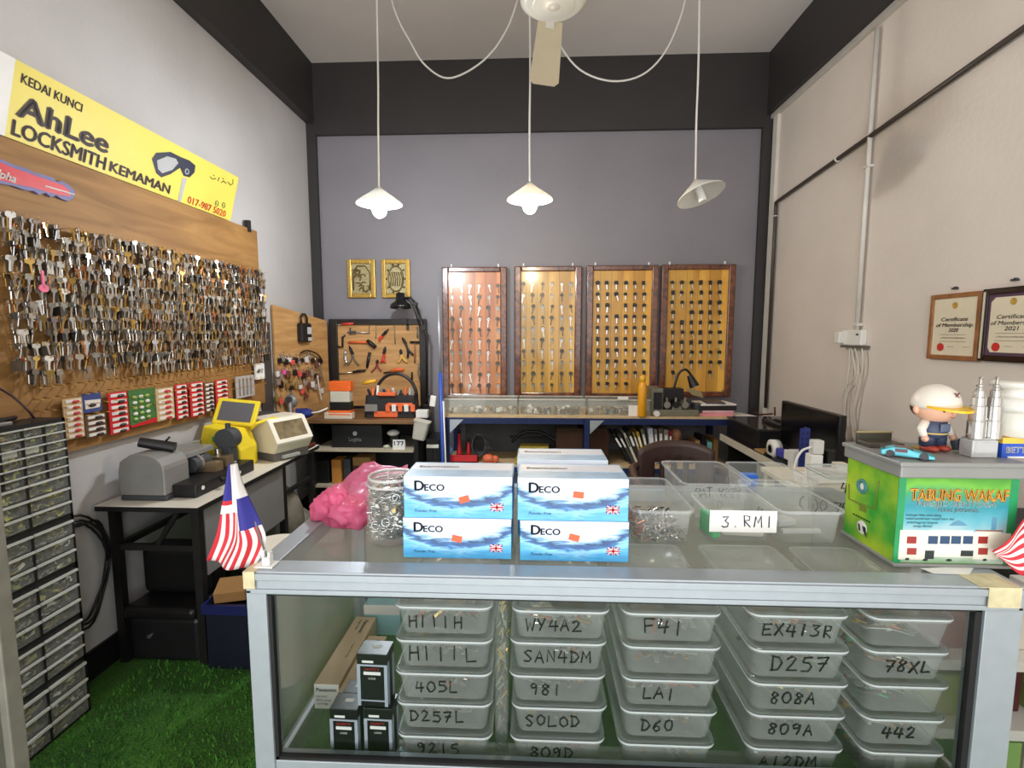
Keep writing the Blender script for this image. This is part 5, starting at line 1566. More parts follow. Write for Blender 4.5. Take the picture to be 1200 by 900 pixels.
# second key machine with gooseneck lamp
a_, b_ = at(763, 455, 3.60), at(818, 487, 3.60)
x0, x1 = a_.x, b_.x
h = a_.z - RZ
t = thing('key_duplicator', 'olive grey key duplicating machine on the rack top beside the orange bottle', 'key machine', ((x0 + x1) / 2, 3.65, RZ))
OG = M('olive_grey_machine', (122, 118, 100), .4, .2, .1, 20)
MB().bb(x0 + .05, x1, 3.58, 3.80, RZ, RZ + .045).bb(x0, x0 + .09, 3.60, 3.80, RZ, RZ + h).build('body', OG, t, bevel=.006)
v = MB()
v.bb(x0 + .02, x0 + .08, 3.592, 3.60, RZ + .05, RZ + h - .03, 0).bb(x0 + .09, x1 - .09, 3.66, 3.76, RZ + h * .55, RZ + h - .01, 0).bb(x0 + .1, x1 - .02, 3.70, 3.76, RZ + .045, RZ + h * .5, 1)
for i in range(3):
    xx = x0 + .12 + i * .065
    v.cyl((xx, 3.60, RZ + .08), (xx, 3.68, RZ + .08), .024, n=14, mi=2 if i != 1 else 0).cyl((xx, 3.62, RZ + .05), (xx, 3.62, RZ + .13), .009, n=8, mi=2)
v.bb(x0 + .16, x0 + .23, 3.62, 3.70, RZ + .045, RZ + .07, 2)
v.build('cutting_head', [BLACKM, DARK, M('oily_steel', (170, 164, 150), .3, .7, .15, 30)], t)
MB().prism([(0, 0), (.11, -.02), (.13, -.07), (.05, -.05)], .004, 0, Matrix.Translation((x1 - .09, 3.62, RZ + h + .0)) @ XZ).build('guard', M('olive_guard', (150, 136, 98), .4), t)
MB().bb(x1 - .02, x1 + .03, 3.6, 3.68, RZ + .02, RZ + .09).build('side_vice', DARK, t, bevel=.004)
pp = [at(u, v, 3.66) for u, v in ((790, 455), (792, 447), (796, 437), (803, 433), (808, 437), (811, 443))]
MB().tube(spline(pp, 5), .009, 8).build('lamp_neck', BLACK, t)
q0, q1 = at(808, 440, 3.655), at(814, 453, 3.64)
MB().cyl(q0, q1, .020, .036, n=16).cyl(q1, q1 + (q1 - q0).normalized() * .004, .030, n=16, mi=1).build('lamp_head', [BLACK, M('dull_lamp_lens', (196, 192, 180), .2)], t)
q = at(770, 485, 3.545)
tag(MB().cyl((q.x, 3.545, RZ + .022), (q.x, 3.575, RZ + .022), .021, n=18).build('bottle_cap', WHITE, bevel=.003), 'white round cap at the front edge of the rack below the key duplicator', 'cap')
# stack of papers
a_, b_ = at(822, 462, 3.62), at(857, 487, 3.62)
cx = (a_.x + b_.x) / 2
stk = [('bottom pink folder in the paper pile on the rack', .24, .026, M('pink_folder', (228, 150, 160), .7), -.05), ('middle pale pink pad in the paper pile on the rack', .23, .014, M('pale_pink_paper', (232, 190, 196), .7), .10),
       ('thick black book in the paper pile on the rack', .27, .034, M('black_book_cover', (34, 30, 32), .6), .06), ('white sheaf lying above the black book', .26, .012, PAPER, .12), ('small black and white booklet on top of the pile', .13, .010, M('booklet_grey', (80, 76, 84), .5), -.1)]
z = RZ + .0005
for lab, w_, h_, mt, rz in stk:
    tag(MB().box((cx, 3.70, z + h_ / 2), (w_, .2, h_), 0, rz=rz).build('book', mt, bevel=.001), lab, 'book')
    z += h_ + .0005
q = at(868, 488, 3.58)
tag(MB().box((cx + .19, 3.65, RZ + .002), (.14, .18, .003), 0, rz=.3).build('loose_paper', PAPER), 'loose white sheet lying beside the paper pile at the rack end', 'paper')

# --- things on the lower rack shelf
LS = .4455
q = at(533, 546, 3.6)
t = thing('red_tool_caddy', 'red tray of tools on the lower rack shelf by the blue post', 'tool tray', (q.x, 3.65, LS))
MB().bb(q.x - .07, q.x + .17, 3.60, 3.75, LS, LS + .012).bb(q.x - .07, q.x + .17, 3.60, 3.606, LS, LS + .06).bb(q.x - .07, q.x - .064, 3.60, 3.75, LS, LS + .06).bb(q.x + .164, q.x + .17, 3.60, 3.75, LS, LS + .06).build('tray', RED, t, bevel=.002)
for lab, u, v, r_ in (('tall red cone shaped tool standing in the red tray', 538, 503, .022), ('shorter red tool standing in the red tray', 549, 513, .018)):
    p = at(u, v, 3.66)
    t = thing('red_tool', lab, 'tool', (p.x, 3.66, LS + .012))
    MB().lathe([(r_, 0), (r_ * .9, .05), (r_ * .55, .12), (r_ * .5, p.z - LS - .05), (r_ * .8, p.z - LS - .045)], (p.x, 3.66, LS + .012), 16).build('body', RED, t)
    MB().lathe([(r_ * .6, p.z - LS - .045), (r_ * .25, p.z - LS - .012), (0, p.z - LS - .012)], (p.x, 3.66, LS + .012), 12).build('tip', BLACK, t)
q = at(526, 533, 3.62)
tag(MB().sph((q.x - .03, 3.64, LS + .10), (.035, .03, .05), 14, 9).sph((q.x + .0, 3.63, LS + .085), (.03, .025, .035), 12, 8).build('blue_bag', M('blue_white_bag', (120, 160, 214), .5, 0, .25, 20)), 'blue and white crumpled bag beside the red tools on the lower rack shelf', 'bag')
b = MB()
for i in range(5):
    p = at(561 + i * 1.2, 522, 3.62 + i * .02)
    b.tube([(p.x + (.05 + .006 * i) * math.cos(a), p.y + .01 * math.sin(3 * a), p.z + (.085 - .008 * i) * math.sin(a)) for a in [2 * PI * k_ / 22 for k_ in range(23)]], .006, 6)
tag(b.build('cable_coil', DARK), 'coil of dark grey cable standing on the lower rack shelf', 'cable')
p = at(572, 541, 3.58)
tag(MB().sph((p.x, 3.60, LS + .035), (.045, .04, .035), 14, 8).sph((p.x + .05, 3.61, LS + .03), (.03, .03, .028), 10, 7).build('orange_cord_bundle', M('salmon_cord', (222, 112, 76), .5, 0, .2, 40)), 'bundle of orange cord in front of the grey cable coil', 'cord')
for i in range(7):
    a_ = at(604 + i * 1.5, 0, 3.62)
    z = LS + .012 + i * .016
    tag(MB().box((at(626, 530, 3.65).x + (i % 3) * .012, 3.68, z), (.29 - i * .012, .2, .013), 0, R=Matrix.Rotation(.10 * (i % 2) - .05, 4, 'Z')).build('magazine', [M('olive_yellow_cover', (188, 168, 70), .6), PAPER, M('dark_cover', (60, 56, 50), .6)][i % 3], bevel=.001),
        ('yellowish magazine', 'white magazine', 'dark magazine')[i % 3] + f' in the flat pile on the lower rack shelf, {("lowest", "second lowest", "third lowest", "middle", "third highest", "second highest", "topmost")[i]} one', 'magazine', 'magazines lying on the lower rack shelf')
p = at(605, 515, 3.75)
tag(MB().tube(spline([at(600, 518, 3.78), at(612, 507, 3.78), at(630, 506, 3.78), at(645, 512, 3.78), at(655, 520, 3.76)]), .012, 6).tube(spline([at(598, 512, 3.8), at(615, 511, 3.8), at(640, 509, 3.8)]), .01, 6).build('black_hose', BLACK), 'black hose curled behind the flat magazine pile', 'hose')
a_, b_ = at(652, 502, 3.60), at(713, 530, 3.60)
t = thing('brown_cash_box', 'dark brown shiny metal box on the lower rack shelf at the centre', 'box', ((a_.x + b_.x) / 2, 3.60, LS))
MB().bb(a_.x, b_.x, 3.60, 3.80, LS, a_.z).build('body', M('glossy_brown_metal', (84, 56, 46), .18, .5, .15, 10), t, bevel=.006)
MB().bb(a_.x - .002, b_.x + .002, 3.597, 3.60, a_.z - .012, a_.z).bb(a_.x - .002, a_.x + .006, 3.597, 3.60, LS, a_.z).bb(b_.x - .006, b_.x + .002, 3.597, 3.60, LS, a_.z).build('edge_band', M('dark_brown_band', (58, 34, 28), .3, .3), t)
# leaning books and files
specs = [('black ring file leaning over at the start of the row', BLACK, .022, .26, -.55), ('dark grey file leaning beside the first one', M('dark_grey_file', (66, 62, 62), .6), .020, .25, -.5), ('cream book leaning in the file row', CREAM, .018, .25, -.42),
         ('black folder with pale edge leaning in the file row', M('charcoal_folder', (46, 42, 44), .6), .026, .26, -.38), ('tan bound book leaning in the file row', M('tan_book', (178, 138, 88), .6), .014, .25, -.34), ('yellow and black book leaning in the file row', M('mustard_book', (196, 164, 60), .5, 0, .3, 30), .020, .25, -.30),
         ('olive book leaning near the middle of the file row', M('olive_book', (112, 106, 70), .6), .024, .27, -.24), ('white binder standing in the middle of the file row', M('lilac_white_binder', (206, 204, 222), .4), .036, .27, -.14), ('slim grey binder beside the white one', M('mid_grey_binder', (130, 126, 124), .5), .022, .265, -.10),
         ('brown binder with pale label in the file row', M('brown_binder', (104, 82, 70), .5), .032, .27, -.06), ('second grey binder near the upright end of the row', M('mid_grey_binder2', (150, 142, 138), .5), .034, .26, -.03), ('upright red book at the end of the file row', M('red_book', (150, 36, 34), .5), .022, .25, 0)]
x = at(738, 540, 3.62).x
for lab, mt, w_, h_, an in specs:
    T = Matrix.Translation((x + (.13 if an < -.3 else .08) * (-an) * 0, 3.62, LS)) @ Matrix.Rotation(an, 4, 'Y')
    tt = thing('book', lab, 'book', (x, 3.62, LS), 'books and files on the lower rack shelf')
    MB().bb(0, w_, 0, .2, 0, h_, 0, T).build('cover', mt, tt, bevel=.002)
    MB().bb(w_ * .2, w_ * .8, -.0008, 0, h_ * .55, h_ * .85, 0, T).build('spine_label', PAPER if mt not in (CREAM,) else DARK, tt)
    x += w_ * .86 + .003 + (-an) * .006
p = at(797, 508, 3.64)
tag(MB().sph((x + .05, 3.70, LS + .21), (.04, .04, .045), 14, 9).cyl((x + .05, 3.70, LS), (x + .05, 3.70, LS + .18), .03, n=14).build('tan_ornament', M('tan_ornament', (190, 130, 96), .5, 0, .2, 20)), 'tan rounded ornament standing after the red book', 'ornament')
p0 = at(846, 545, 3.6).x
for i in range(9):
    mt = [M('brown_binder', (104, 82, 70)), M('tan_book', (178, 138, 88)), BLACK, M('cyan_book', (130, 190, 180), .5), M('brown_card', (150, 110, 62)), M('olive_book', (112, 106, 70)), CREAM, M('blue_book', (40, 60, 150), .5), M('dark_red_card', (84, 30, 34))][i]
    xx = x + .13 + i * .045
    if xx > RX1 - .08: break
    tag(MB().bb(xx, xx + .034, 3.64, 3.82, LS, LS + .15 + (i * 37 % 5) * .014).build('book', mt, bevel=.002),
        ('brown book', 'tan book', 'black book', 'pale cyan book', 'card brown book', 'olive green book', 'cream book', 'blue book', 'dark red book')[i] + ' standing behind the plastic chair on the lower rack shelf', 'book', 'books behind the plastic chair')

# --- blue and white stick leaning by the rack, grey pole, dangling cable
p0, p1, p2 = at(519.5, 560, 3.44), at(516, 437, 3.50), at(513.5, 347, 3.56)
pz = p0 + (p0 - p1) * (p0.z / (p1.z - p0.z))
t = thing('leaning_pole', 'slim pole with blue lower half leaning beside the reddish display board', 'pole', (pz.x, pz.y, 0))
MB().tube([pz, p1], .014, 10).build('lower_tube', M('bright_blue_tube', (52, 84, 176), .4), t)
MB().tube([p1, p2], .009, 10).build('upper_tube', M('pale_metal_tube', (176, 178, 184), .3, .5), t)
MB().tube([pz + Vector((.03, -.02, 0)), p1 + Vector((.022, -.02, -.2))], .006, 8).build('white_strip', WHITE, t)
t = thing('extension_socket', 'white plug block hanging on black cables beside the leaning pole', 'socket', at(507.5, 480, 3.42))
q = at(507.5, 470, 3.42)
MB().box(q, (.04, .025, .075), 0, R=Matrix.Rotation(.15, 4, 'Y')).build('plug', WHITE, t, bevel=.004)
MB().tube(spline([at(500, 470, 3.44), at(502, 465, 3.43), at(506, 464, 3.43)]), .007, 6).tube(spline([q, at(508, 495, 3.42), at(507, 530, 3.42), at(508, 552, 3.42)]), .005, 6).tube(spline([at(504, 480, 3.42), at(511, 520, 3.42), at(512, 548, 3.42)]), .005, 6).build('cable', BLACK, t)
q = at(507, 523, 3.41)
MB().box(q, (.085, .02, .022)).build('white_tag', WHITE, t, bevel=.002)
a_, b_ = at(480, 500, 3.46), at(512, 560, 3.46)
tag(MB().bb(TX1 + .01, b_.x, 3.62, 3.9, 0, .62).build('black_cabinet', BLACK, bevel=.006), 'plain black cabinet in the gap between the brown table and the blue rack', 'cabinet')
# ------------------------------------------------------------------ right side: chair, desk, monitor, wall fittings
BRN = M('dark_brown_chair_plastic', (74, 54, 50), .3, 0, .08, 10)
cyc = 2.75
q = onY(792, 517, cyc)
zt = q.z
t = thing('plastic_chair', 'dark brown plastic armchair standing in front of the file shelf', 'chair', (q.x, cyc - .2, 0))
cx = q.x


def chair_pt(x, z): return Vector((cx + x, cyc + .06 * (z - .45), z))


bk = MB()
ncol, nrow = 13, 9
for j in range(nrow + 1):
    for i in range(ncol + 1):
        x = -.21 + .42 * i / ncol
        top = zt - .05 * (abs(x) / .21) ** 2.5
        z = .46 + (top - .46) * j / nrow
        bk.v.append((cx + x, cyc - .05 * (abs(x) / .21) ** 2 + .10 * (z - .46), z))
for j in range(nrow):
    for i in range(ncol):
        if 2 <= j <= 5 and i in (3, 5, 7, 9): continue
        k0 = j * (ncol + 1) + i
        bk.f.append((k0, k0 + 1, k0 + ncol + 2, k0 + ncol + 1)); bk.mi.append(0); bk.sm.append(True)
bk.build('backrest', BRN, t, solid=.012)
MB().bb(cx - .22, cx + .22, cyc - .44, cyc + .01, .42, .445).build('seat', BRN, t, bevel=.01)
for s_ in (-1, 1):
    MB().tube(spline([(cx + s_ * .205, cyc + .0, zt - .14), (cx + s_ * .25, cyc - .08, .67), (cx + s_ * .265, cyc - .25, .655), (cx + s_ * .26, cyc - .40, .645)]), .022, 10).build('armrest', BRN, t)
    MB().tube([(cx + s_ * .262, cyc - .38, .645), (cx + s_ * .225, cyc - .40, .43), (cx + s_ * .25, cyc - .44, .0)], .02, 8).build('leg', BRN, t)
    MB().tube([(cx + s_ * .19, cyc + .0, .46), (cx + s_ * .235, cyc + .06, 0)], .02, 8).build('leg', BRN, t)
    sp = MB()
    for i in range(3):
        sp.tube([(cx + s_ * (.258), cyc - .10 - i * .08, .655), (cx + s_ * .222, cyc - .12 - i * .08, .44)], .008, 6)
    sp.build('arm_spindles', BRN, t)

# desk along the right wall
DX0, DZ = 1.33, .70
t = thing('side_desk', 'black desk with cream front edge along the right hand wall', 'desk', (1.56, 2.85, 0))
MB().bb(DX0, XR - .002, 2.18, 3.50, DZ - .03, DZ).build('top', M('desk_dark_top', (40, 36, 34), .4, 0, .1, 10), t)
MB().bb(DX0 - .012, DX0 - .0005, 2.18, 3.50, DZ - .04, DZ + .004).build('front_edge', M('cream_desk_edge', (206, 196, 178), .5, 0, .06, 20), t)
MB().bb(DX0 + .03, XR - .002, 3.45, 3.49, 0, DZ - .03).bb(DX0 + .03, XR - .002, 2.19, 2.23, 0, DZ - .03).build('side_panel', BLACKM, t)
t = thing('black_side_unit', 'black cabinet with a glossy top in the far right hand corner', 'cabinet', (1.6, 3.3, DZ))
MB().bb(1.37, XR - .012, 3.02, 3.495, DZ, .815).build('body', M('black_unit', (22, 21, 22), .4), t, bevel=.003)
MB().bb(1.36, XR - .012, 3.01, 3.50, .815, .83).build('glossy_top', M('glossy_dark_top', (60, 56, 54), .08), t, bevel=.002)
tag(MB().tube([onX(880, 478, 1.74), onX(890, 486, 1.70), onX(905, 485, 1.66)], .006, 6).tube([onX(908, 477, 1.66), onX(908, 487, 1.66)], .006, 6).build('bent_wire_stand', M('dark_red_wire', (96, 40, 34), .4)), 'thin dark red bent rod standing on the glossy black cabinet', 'rod')
tag(MB().bb(1.5, 1.7, 3.05, 3.28, .831, .85).bb(1.55, 1.66, 3.10, 3.22, .85, .862).build('black_gadget', BLACK, bevel=.003), 'flat black gadget on the glossy top of the corner cabinet', 'gadget')
# monitor: screen towards the room
mx = 1.47
a_, b_ = onX(916, 472, mx), onX(984.5, 484, mx)
zb_ = (onX(917, 530, mx).z + onX(983, 545, mx).z) / 2
t = thing('computer_monitor', 'black flat computer monitor standing on the desk by the right hand wall', 'monitor', (mx, (a_.y + b_.y) / 2, DZ))
y0, y1, z1 = b_.y, a_.y, (a_.z + b_.z) / 2
MB().bb(mx, mx + .035, y0, y1, zb_, z1).build('housing', M('monitor_black', (16, 15, 16), .35), t, bevel=.004)
MB().bb(mx - .001, mx, y0 + .012, y1 - .012, zb_ + .018, z1 - .012).build('screen', M('dark_screen', (8, 8, 9), .15), t)
MB().bb(mx + .02, mx + .05, (y0 + y1) / 2 - .03, (y0 + y1) / 2 + .03, DZ, zb_ + .05).bb(mx - .06, mx + .12, (y0 + y1) / 2 - .11, (y0 + y1) / 2 + .11, DZ, DZ + .012).build('stand', BLACK, t, bevel=.003)
# blue perforated post at the desk end
q = onX(945, 500, 1.26)
yb_ = onY(943, 505, 2.26)
t = thing('slotted_post', 'upright blue perforated steel post in front of the monitor', 'post', (yb_.x, 2.26, 0))
px_ = yb_.x
MB().bb(px_ - .022, px_ + .022, 2.255, 2.259, 0, onY(943, 502, 2.26).z).bb(px_ + .018, px_ + .022, 2.259, 2.30, 0, onY(943, 502, 2.26).z).build('angle', BLUE, t)
hl = MB()
for i in range(26):
    for s_ in (-1, 1):
        hl.bb(px_ + s_ * .010 - .003, px_ + s_ * .010 + .003, 2.2544, 2.255, .30 + i * .026, .312 + i * .026)
hl.build('slot_holes', M('dark_blue_hole', (16, 20, 60), .6), t)['kind'] = 'stuff'
# tape dispenser and small things on the desk edge
q = onX(908, 518, 1.37)
t = thing('tape_dispenser', 'white roll tape dispenser with blue handle on the desk edge', 'tape dispenser', (1.37, q.y, DZ))
Tq = Matrix.Translation((1.37, q.y, DZ + .055)) @ Matrix.Rotation(PI / 2, 4, 'Y')
MB().lathe([(.025, -.022), (.052, -.022), (.052, .022), (.025, .022), (.025, -.022)], (0, 0, 0), 26, 0, Tq).build('tape_roll', WHITE, t)
MB().lathe([(.020, -.026), (.025, -.026), (.025, .026), (.020, .026), (.02, -.026)], (0, 0, 0), 22, 0, Tq).build('hub', M('mid_grey_tool', (140, 134, 130)), t)
MB().bb(1.35, 1.39, q.y - .14, q.y - .05, DZ + .03, DZ + .075).build('handle', M('tape_blue', (60, 64, 160), .4), t, bevel=.008)
MB().bb(1.352, 1.388, q.y - .20, q.y - .14, DZ + .035, DZ + .085).build('cutter', WHITE, t, bevel=.004)
MB().bb(1.345, 1.395, q.y - .16, q.y + .03, DZ, DZ + .012).build('base', DARK, t)
for lab, u, w_, h_, mt, nm, cat in (('white box standing near the blue post on the desk', 930, .05, .10, WHITE, 'white_box', 'box'), ('tan notebook lying on the desk edge', 892, .12, .012, M('tan_book', (178, 138, 88)), 'notebook', 'notebook'), ('black pen case on the desk edge', 903, .10, .018, BLACK, 'pen_case', 'case')):
    p = onX(u, 530, 1.36)
    tag(MB().bb(1.345, 1.42, p.y - w_ / 2, p.y + w_ / 2, DZ + .0005, DZ + h_).build(nm, mt, bevel=.003), lab, cat)
p = onX(884, 535, 1.32)
tag(MB().bb(1.36, 1.362, p.y - .05, p.y + .05, .52, .62).bb(1.36, 1.39, p.y - .05, p.y + .05, .516, .52).build('notice_card', M('grey_notice', (150, 152, 148), .5)), 'small grey notice card beneath the cream desk edge', 'card')
for i, (lab, y_, z0, z1_, mt) in enumerate((('dark red carton stacked under the desk on top', 2.75, .30, .52, M('maroon_carton', (78, 22, 24), .6, 0, .15, 10)), ('maroon carton on the floor under the desk', 2.75, .0, .298, M('maroon_carton2', (64, 22, 22), .6, 0, .15, 10)), ('grey striped carton on the floor under the near end of the desk', 2.42, .0, .40, M('grey_carton', (90, 88, 84), .6, 0, .2, 20)))):
    tag(MB().bb(1.38, 1.72, y_ - .14, y_ + .14, z0, z1_).build('carton', mt, bevel=.004), lab, 'carton')
# white power adaptor block with plugs, on a stack of tubs behind the donation tin
q = onY(958, 560, 1.72)
SBX, SBY = q.x + .01, 1.78
t = thing('side_shelf', 'pale shelf stand behind the counter carrying the power strip', 'shelf', (SBX + .1, SBY, 0))
zs = onY(958, 566, 1.70).z - .01
MB().bb(SBX - .10, SBX + .22, 1.69, 1.95, zs - .02, zs).bb(SBX - .09, SBX - .06, 1.70, 1.73, 0, zs - .02).bb(SBX + .18, SBX + .21, 1.70, 1.73, 0, zs - .02).bb(SBX - .09, SBX - .06, 1.91, 1.94, 0, zs - .02).bb(SBX + .18, SBX + .21, 1.91, 1.94, 0, zs - .02).build('stand', CREAM, t, bevel=.003)
t = thing('power_strip', 'white power strip with plugged in adaptors behind the green donation tin', 'power strip', (SBX, 1.74, zs))
MB().box((SBX + .04, 1.75, zs + .016), (.22, .06, .03), 0, rz=.1).build('strip', WHITE, t, bevel=.004)
MB().bb(SBX - .03, SBX + .012, 1.73, 1.77, zs + .031, zs + .10).build('adaptor', WHITE, t, bevel=.004)
MB().bb(SBX - .022, SBX + .016, 1.735, 1.765, zs + .101, zs + .15).build('plug', M('pale_grey_plug', (214, 212, 206), .4), t, bevel=.004)
MB().bb(SBX + .06, SBX + .10, 1.735, 1.765, zs + .031, zs + .07).build('adaptor', CREAM, t, bevel=.003)
MB().tube(spline([(SBX - .02, 1.75, zs + .125), (SBX - .06, 1.74, zs + .11), (SBX - .085, 1.73, zs + .06), (SBX - .085, 1.72, zs + .004)]), .004, 6).build('cord', WHITE, t)
hl = MB()
for i in range(3):
    hl.box((SBX + .03 + i * .04, 1.738, zs + .0315), (.016, .006, .001), 0, rz=.5)
hl.build('socket_holes', BLACK, t)

# wall: white conduit, trunking, black conduit, socket and cables
WC = M('white_conduit', (216, 212, 204), .4)
C1 = XR - .022
t = thing('white_conduit', 'white vertical conduit running down the right wall to a socket', 'conduit', (C1, 2.85, 1.42))
pl, pt = onX(1004, 386, C1), onX(1026, 30, C1)
MB().tube([(C1, pl.y, pl.z), (C1, pl.y, pt.z - .02)], .012, 10).build('pipe', WC, t)
for v in (197, 390 - 10):
    z = onX(1013, v, C1).z
    MB().bb(C1 - .014, XR, pl.y - .02, pl.y + .02, z - .008, z + .008).build('saddle_clip', WC, t, bevel=.002)
structure(MB().bb(XR - .03, XR, YF, YB - .03, ZB - .03, ZB).build('trim_6', M('white_trunking', (196, 190, 182), .5)))
pv = onX(897, 300, XR - .012)
structure(MB().bb(XR - .022, XR, 3.92, 3.985, .0, ZB - .03).build('trim_7', M('white_trunking_bright', (220, 214, 204), .5)))
BC = M('dark_brown_conduit', (62, 52, 46), .4)
qa, qb, qc = onX(909.5, 237, C1), onX(1200, 33, C1), onX(905, 482, C1)
t = thing('dark_conduit', 'dark brown conduit crossing the right wall diagonally then dropping to the desk', 'conduit', (C1, qa.y, qa.z))
d_ = (qb - qa)
MB().tube([qa + d_ * 1.6, qa + d_ * .02, qa, (C1, qa.y, qa.z - .06), (C1, qa.y, .835)], .0125, 10).build('pipe', BC, t)
for f_ in (.42, ):
    p = qa + d_ * .40
    MB().torus((0, 0, 0), .014, .005, 16, 6, 0, Matrix.Translation(p) @ d_.to_track_quat('Z', 'Y').to_matrix().to_4x4()).build('coupling', WC, t)
MB().torus((0, 0, 0), .014, .004, 16, 6, 0, Matrix.Translation((C1, qa.y, qa.z - .10))).build('coupling', WC, t)
sa, sb = onX(984, 387, XR - .03), onX(1012, 404, XR - .03)
t = thing('wall_socket', 'white double wall socket at the foot of the white conduit', 'socket', (XR - .03, (sa.y + sb.y) / 2, sb.z))
MB().bb(XR - .035, XR - .001, sb.y + .02, sa.y - .03, sb.z - .005, sa.z).build('box', WHITE, t, bevel=.004)
MB().bb(XR - .065, XR - .035, sa.y - .055, sa.y - .005, sb.z + .005, sa.z - .008).build('plug', M('white_plug_face', (224, 220, 212), .4), t, bevel=.005)
MB().bb(XR - .037, XR - .035, sb.y + .04, sb.y + .06, sa.z - .03, sa.z - .02).build('switch', DARK, t)
MB().bb(XR - .04, XR - .001, sb.y - .01, sa.y - .03, sb.z - .018, sb.z - .006).build('shade_strip', M('painted_shade', (96, 88, 80), .6), t)  # dark strip added as the shade beneath the socket
w_ = MB()
for pts in ([(996, 402), (995, 430), (992, 455), (990, 485), (992, 517)], [(1000, 402), (1006, 425), (1003, 455), (997, 480), (1001, 517)], [(1010, 404), (1011, 430), (1006, 452), (1000, 490), (999, 517)], [(997, 404), (1002, 440), (988, 462), (986, 510)]):
    w_.tube(spline([onX(u, v, XR - .03) for u, v in pts]), .0045, 6)
tag(w_.build('white_cables', M('dull_white_cable', (206, 200, 190), .5)), 'bunch of white cables hanging down from the wall socket', 'cables')
# certificates
def cert(label, poly, frame_mat, thick, seal_c, txt, fw, mount=None):
    F3 = XR - thick
    P_ = [onX(u, v, F3) for u, v in poly]       # tl, tr, br, bl
    y1, y0 = (P_[0].y + P_[3].y) / 2, (P_[1].y + P_[2].y) / 2
    z1, z0 = (P_[0].z + P_[1].z) / 2, (P_[2].z + P_[3].z) / 2
    t = thing('framed_certificate', label, 'certificate', (F3, (y0 + y1) / 2, z0), 'framed certificates on the right wall')
    MB().bb(F3, XR - .001, y0, y0 + fw, z0, z1).bb(F3, XR - .001, y1 - fw, y1, z0, z1).bb(F3, XR - .001, y0 + fw, y1 - fw, z0, z0 + fw).bb(F3, XR - .001, y0 + fw, y1 - fw, z1 - fw, z1).build('frame', frame_mat, t, bevel=.003)
    G = F3 + .006
    MB().bb(G, XR - .002, y0 + fw, y1 - fw, z0 + fw, z1 - fw).build('certificate', mount or M('cream_certificate', (224, 212, 186), .6, 0, .03, 14), t)
    H = G - .0008
    if mount:
        m_ = .012
        pp = [(y0 + fw + m_ * 2, z0 + fw + m_), (y1 - fw - m_ * 2, z0 + fw + m_), (y1 - fw - m_, z0 + fw + m_ * 2.5), (y1 - fw - m_, z1 - fw - m_ * 2.5), (y1 - fw - m_ * 2.4, z1 - fw - m_), (y0 + fw + m_ * 2, z1 - fw - m_), (y0 + fw + m_, z1 - fw - m_ * 2.4), (y0 + fw + m_, z0 + fw + m_ * 2)]
        MB().add([(H, y, z) for y, z in pp], [tuple(range(8))]).build('paper', M('cream_certificate', (224, 212, 186), .6, 0, .03, 14), t)
        MB().bb(F3 - .002, F3, y1 - fw * .6, y1 - fw * .25, z0 + .01, z1 - .012).build('pale_strip', M('pale_frame_strip', (226, 220, 200), .15, .3), t)  # pale strip down one upright of the frame
    l = MB()
    ym, W, Hh = (y0 + y1) / 2, (y1 - y0) - 2 * fw, (z1 - z0) - 2 * fw
    X_, Z_ = (0, -1, 0), (0, 0, 1)
    h1 = H - .0008
    for i, (s_, fz, fwid) in enumerate(txt):
        l.text(s_, (h1, ym, z0 + fw + Hh * fz), X_, Z_, Hh * (.095 if i < 3 else .03), 0, .01 if i < 3 else 0, 'C', width=W * fwid, shear=.25 if i < 3 else 0)
    for k_ in range(3):
        l.bb(h1, h1 + .0002, ym - W * .3, ym + W * .3, z0 + fw + Hh * (.36 - .06 * k_), z0 + fw + Hh * (.365 - .06 * k_), 0)
    l.bb(h1, h1 + .0002, ym - W * .4, ym - W * .25, z0 + fw + Hh * .15, z0 + fw + Hh * .155).bb(h1, h1 + .0002, ym - W * .05, ym + W * .1, z0 + fw + Hh * .15, z0 + fw + Hh * .155)
    l.build('lettering', M('certificate_ink', (76, 62, 48), .7), t)
    def disc(yc, zc_, r_, nm, mt):
        MB().cyl((h1 - .0006, yc, zc_), (h1 + .0004, yc, zc_), r_, n=22).build(nm, mt, t)
    disc(y1 - fw - W * .23, z0 + fw + Hh * .14, Hh * .072, 'seal', M('red_seal', (202, 44, 40), .5))
    disc(ym, z0 + fw + Hh * .87, Hh * .055, 'crest', M('gold_crest', (190, 150, 60), .5, 0, .2, 60))


cert('certificate in a plain brown wooden frame on the right hand wall', ((1089, 347), (1149, 340), (1146, 423), (1086.5, 421)), wood('brown_frame_wood', (132, 84, 44), (164, 110, 64), (14, 14, 14), .45), .02, None, (('Certificate', .60, .62), ('of Membership', .50, .85), ('2020', .41, .22), ('This is to certify that', .30, .5)), .020)
cert('certificate with purple corners in a black frame cut by the picture edge', ((1150, 340), (1226, 331), (1223, 427), (1146.5, 423)), M('black_lacquer_frame', (36, 22, 20), .2), .024, None, (('Certificate', .60, .62), ('of Membership', .50, .85), ('2021', .41, .26), ('This is to certify that', .30, .5)), .024, M('purple_mount', (84, 56, 76), .6))
for i, (u, v) in enumerate(((1118, 338), (1188, 328))):
    p = onX(u, v, XR - .01)
    tag(MB().bb(XR - .012, XR, p.y - .012, p.y + .012, p.z - .004, p.z + .004).cyl((XR, p.y - .004, p.z + .004), (XR - .012, p.y - .004, p.z + .004), .004, n=8).build('wall_hook', DARK), ('small dark hook in the wall above the brown framed certificate', 'small dark hook in the wall above the black framed certificate')[i], 'hook')
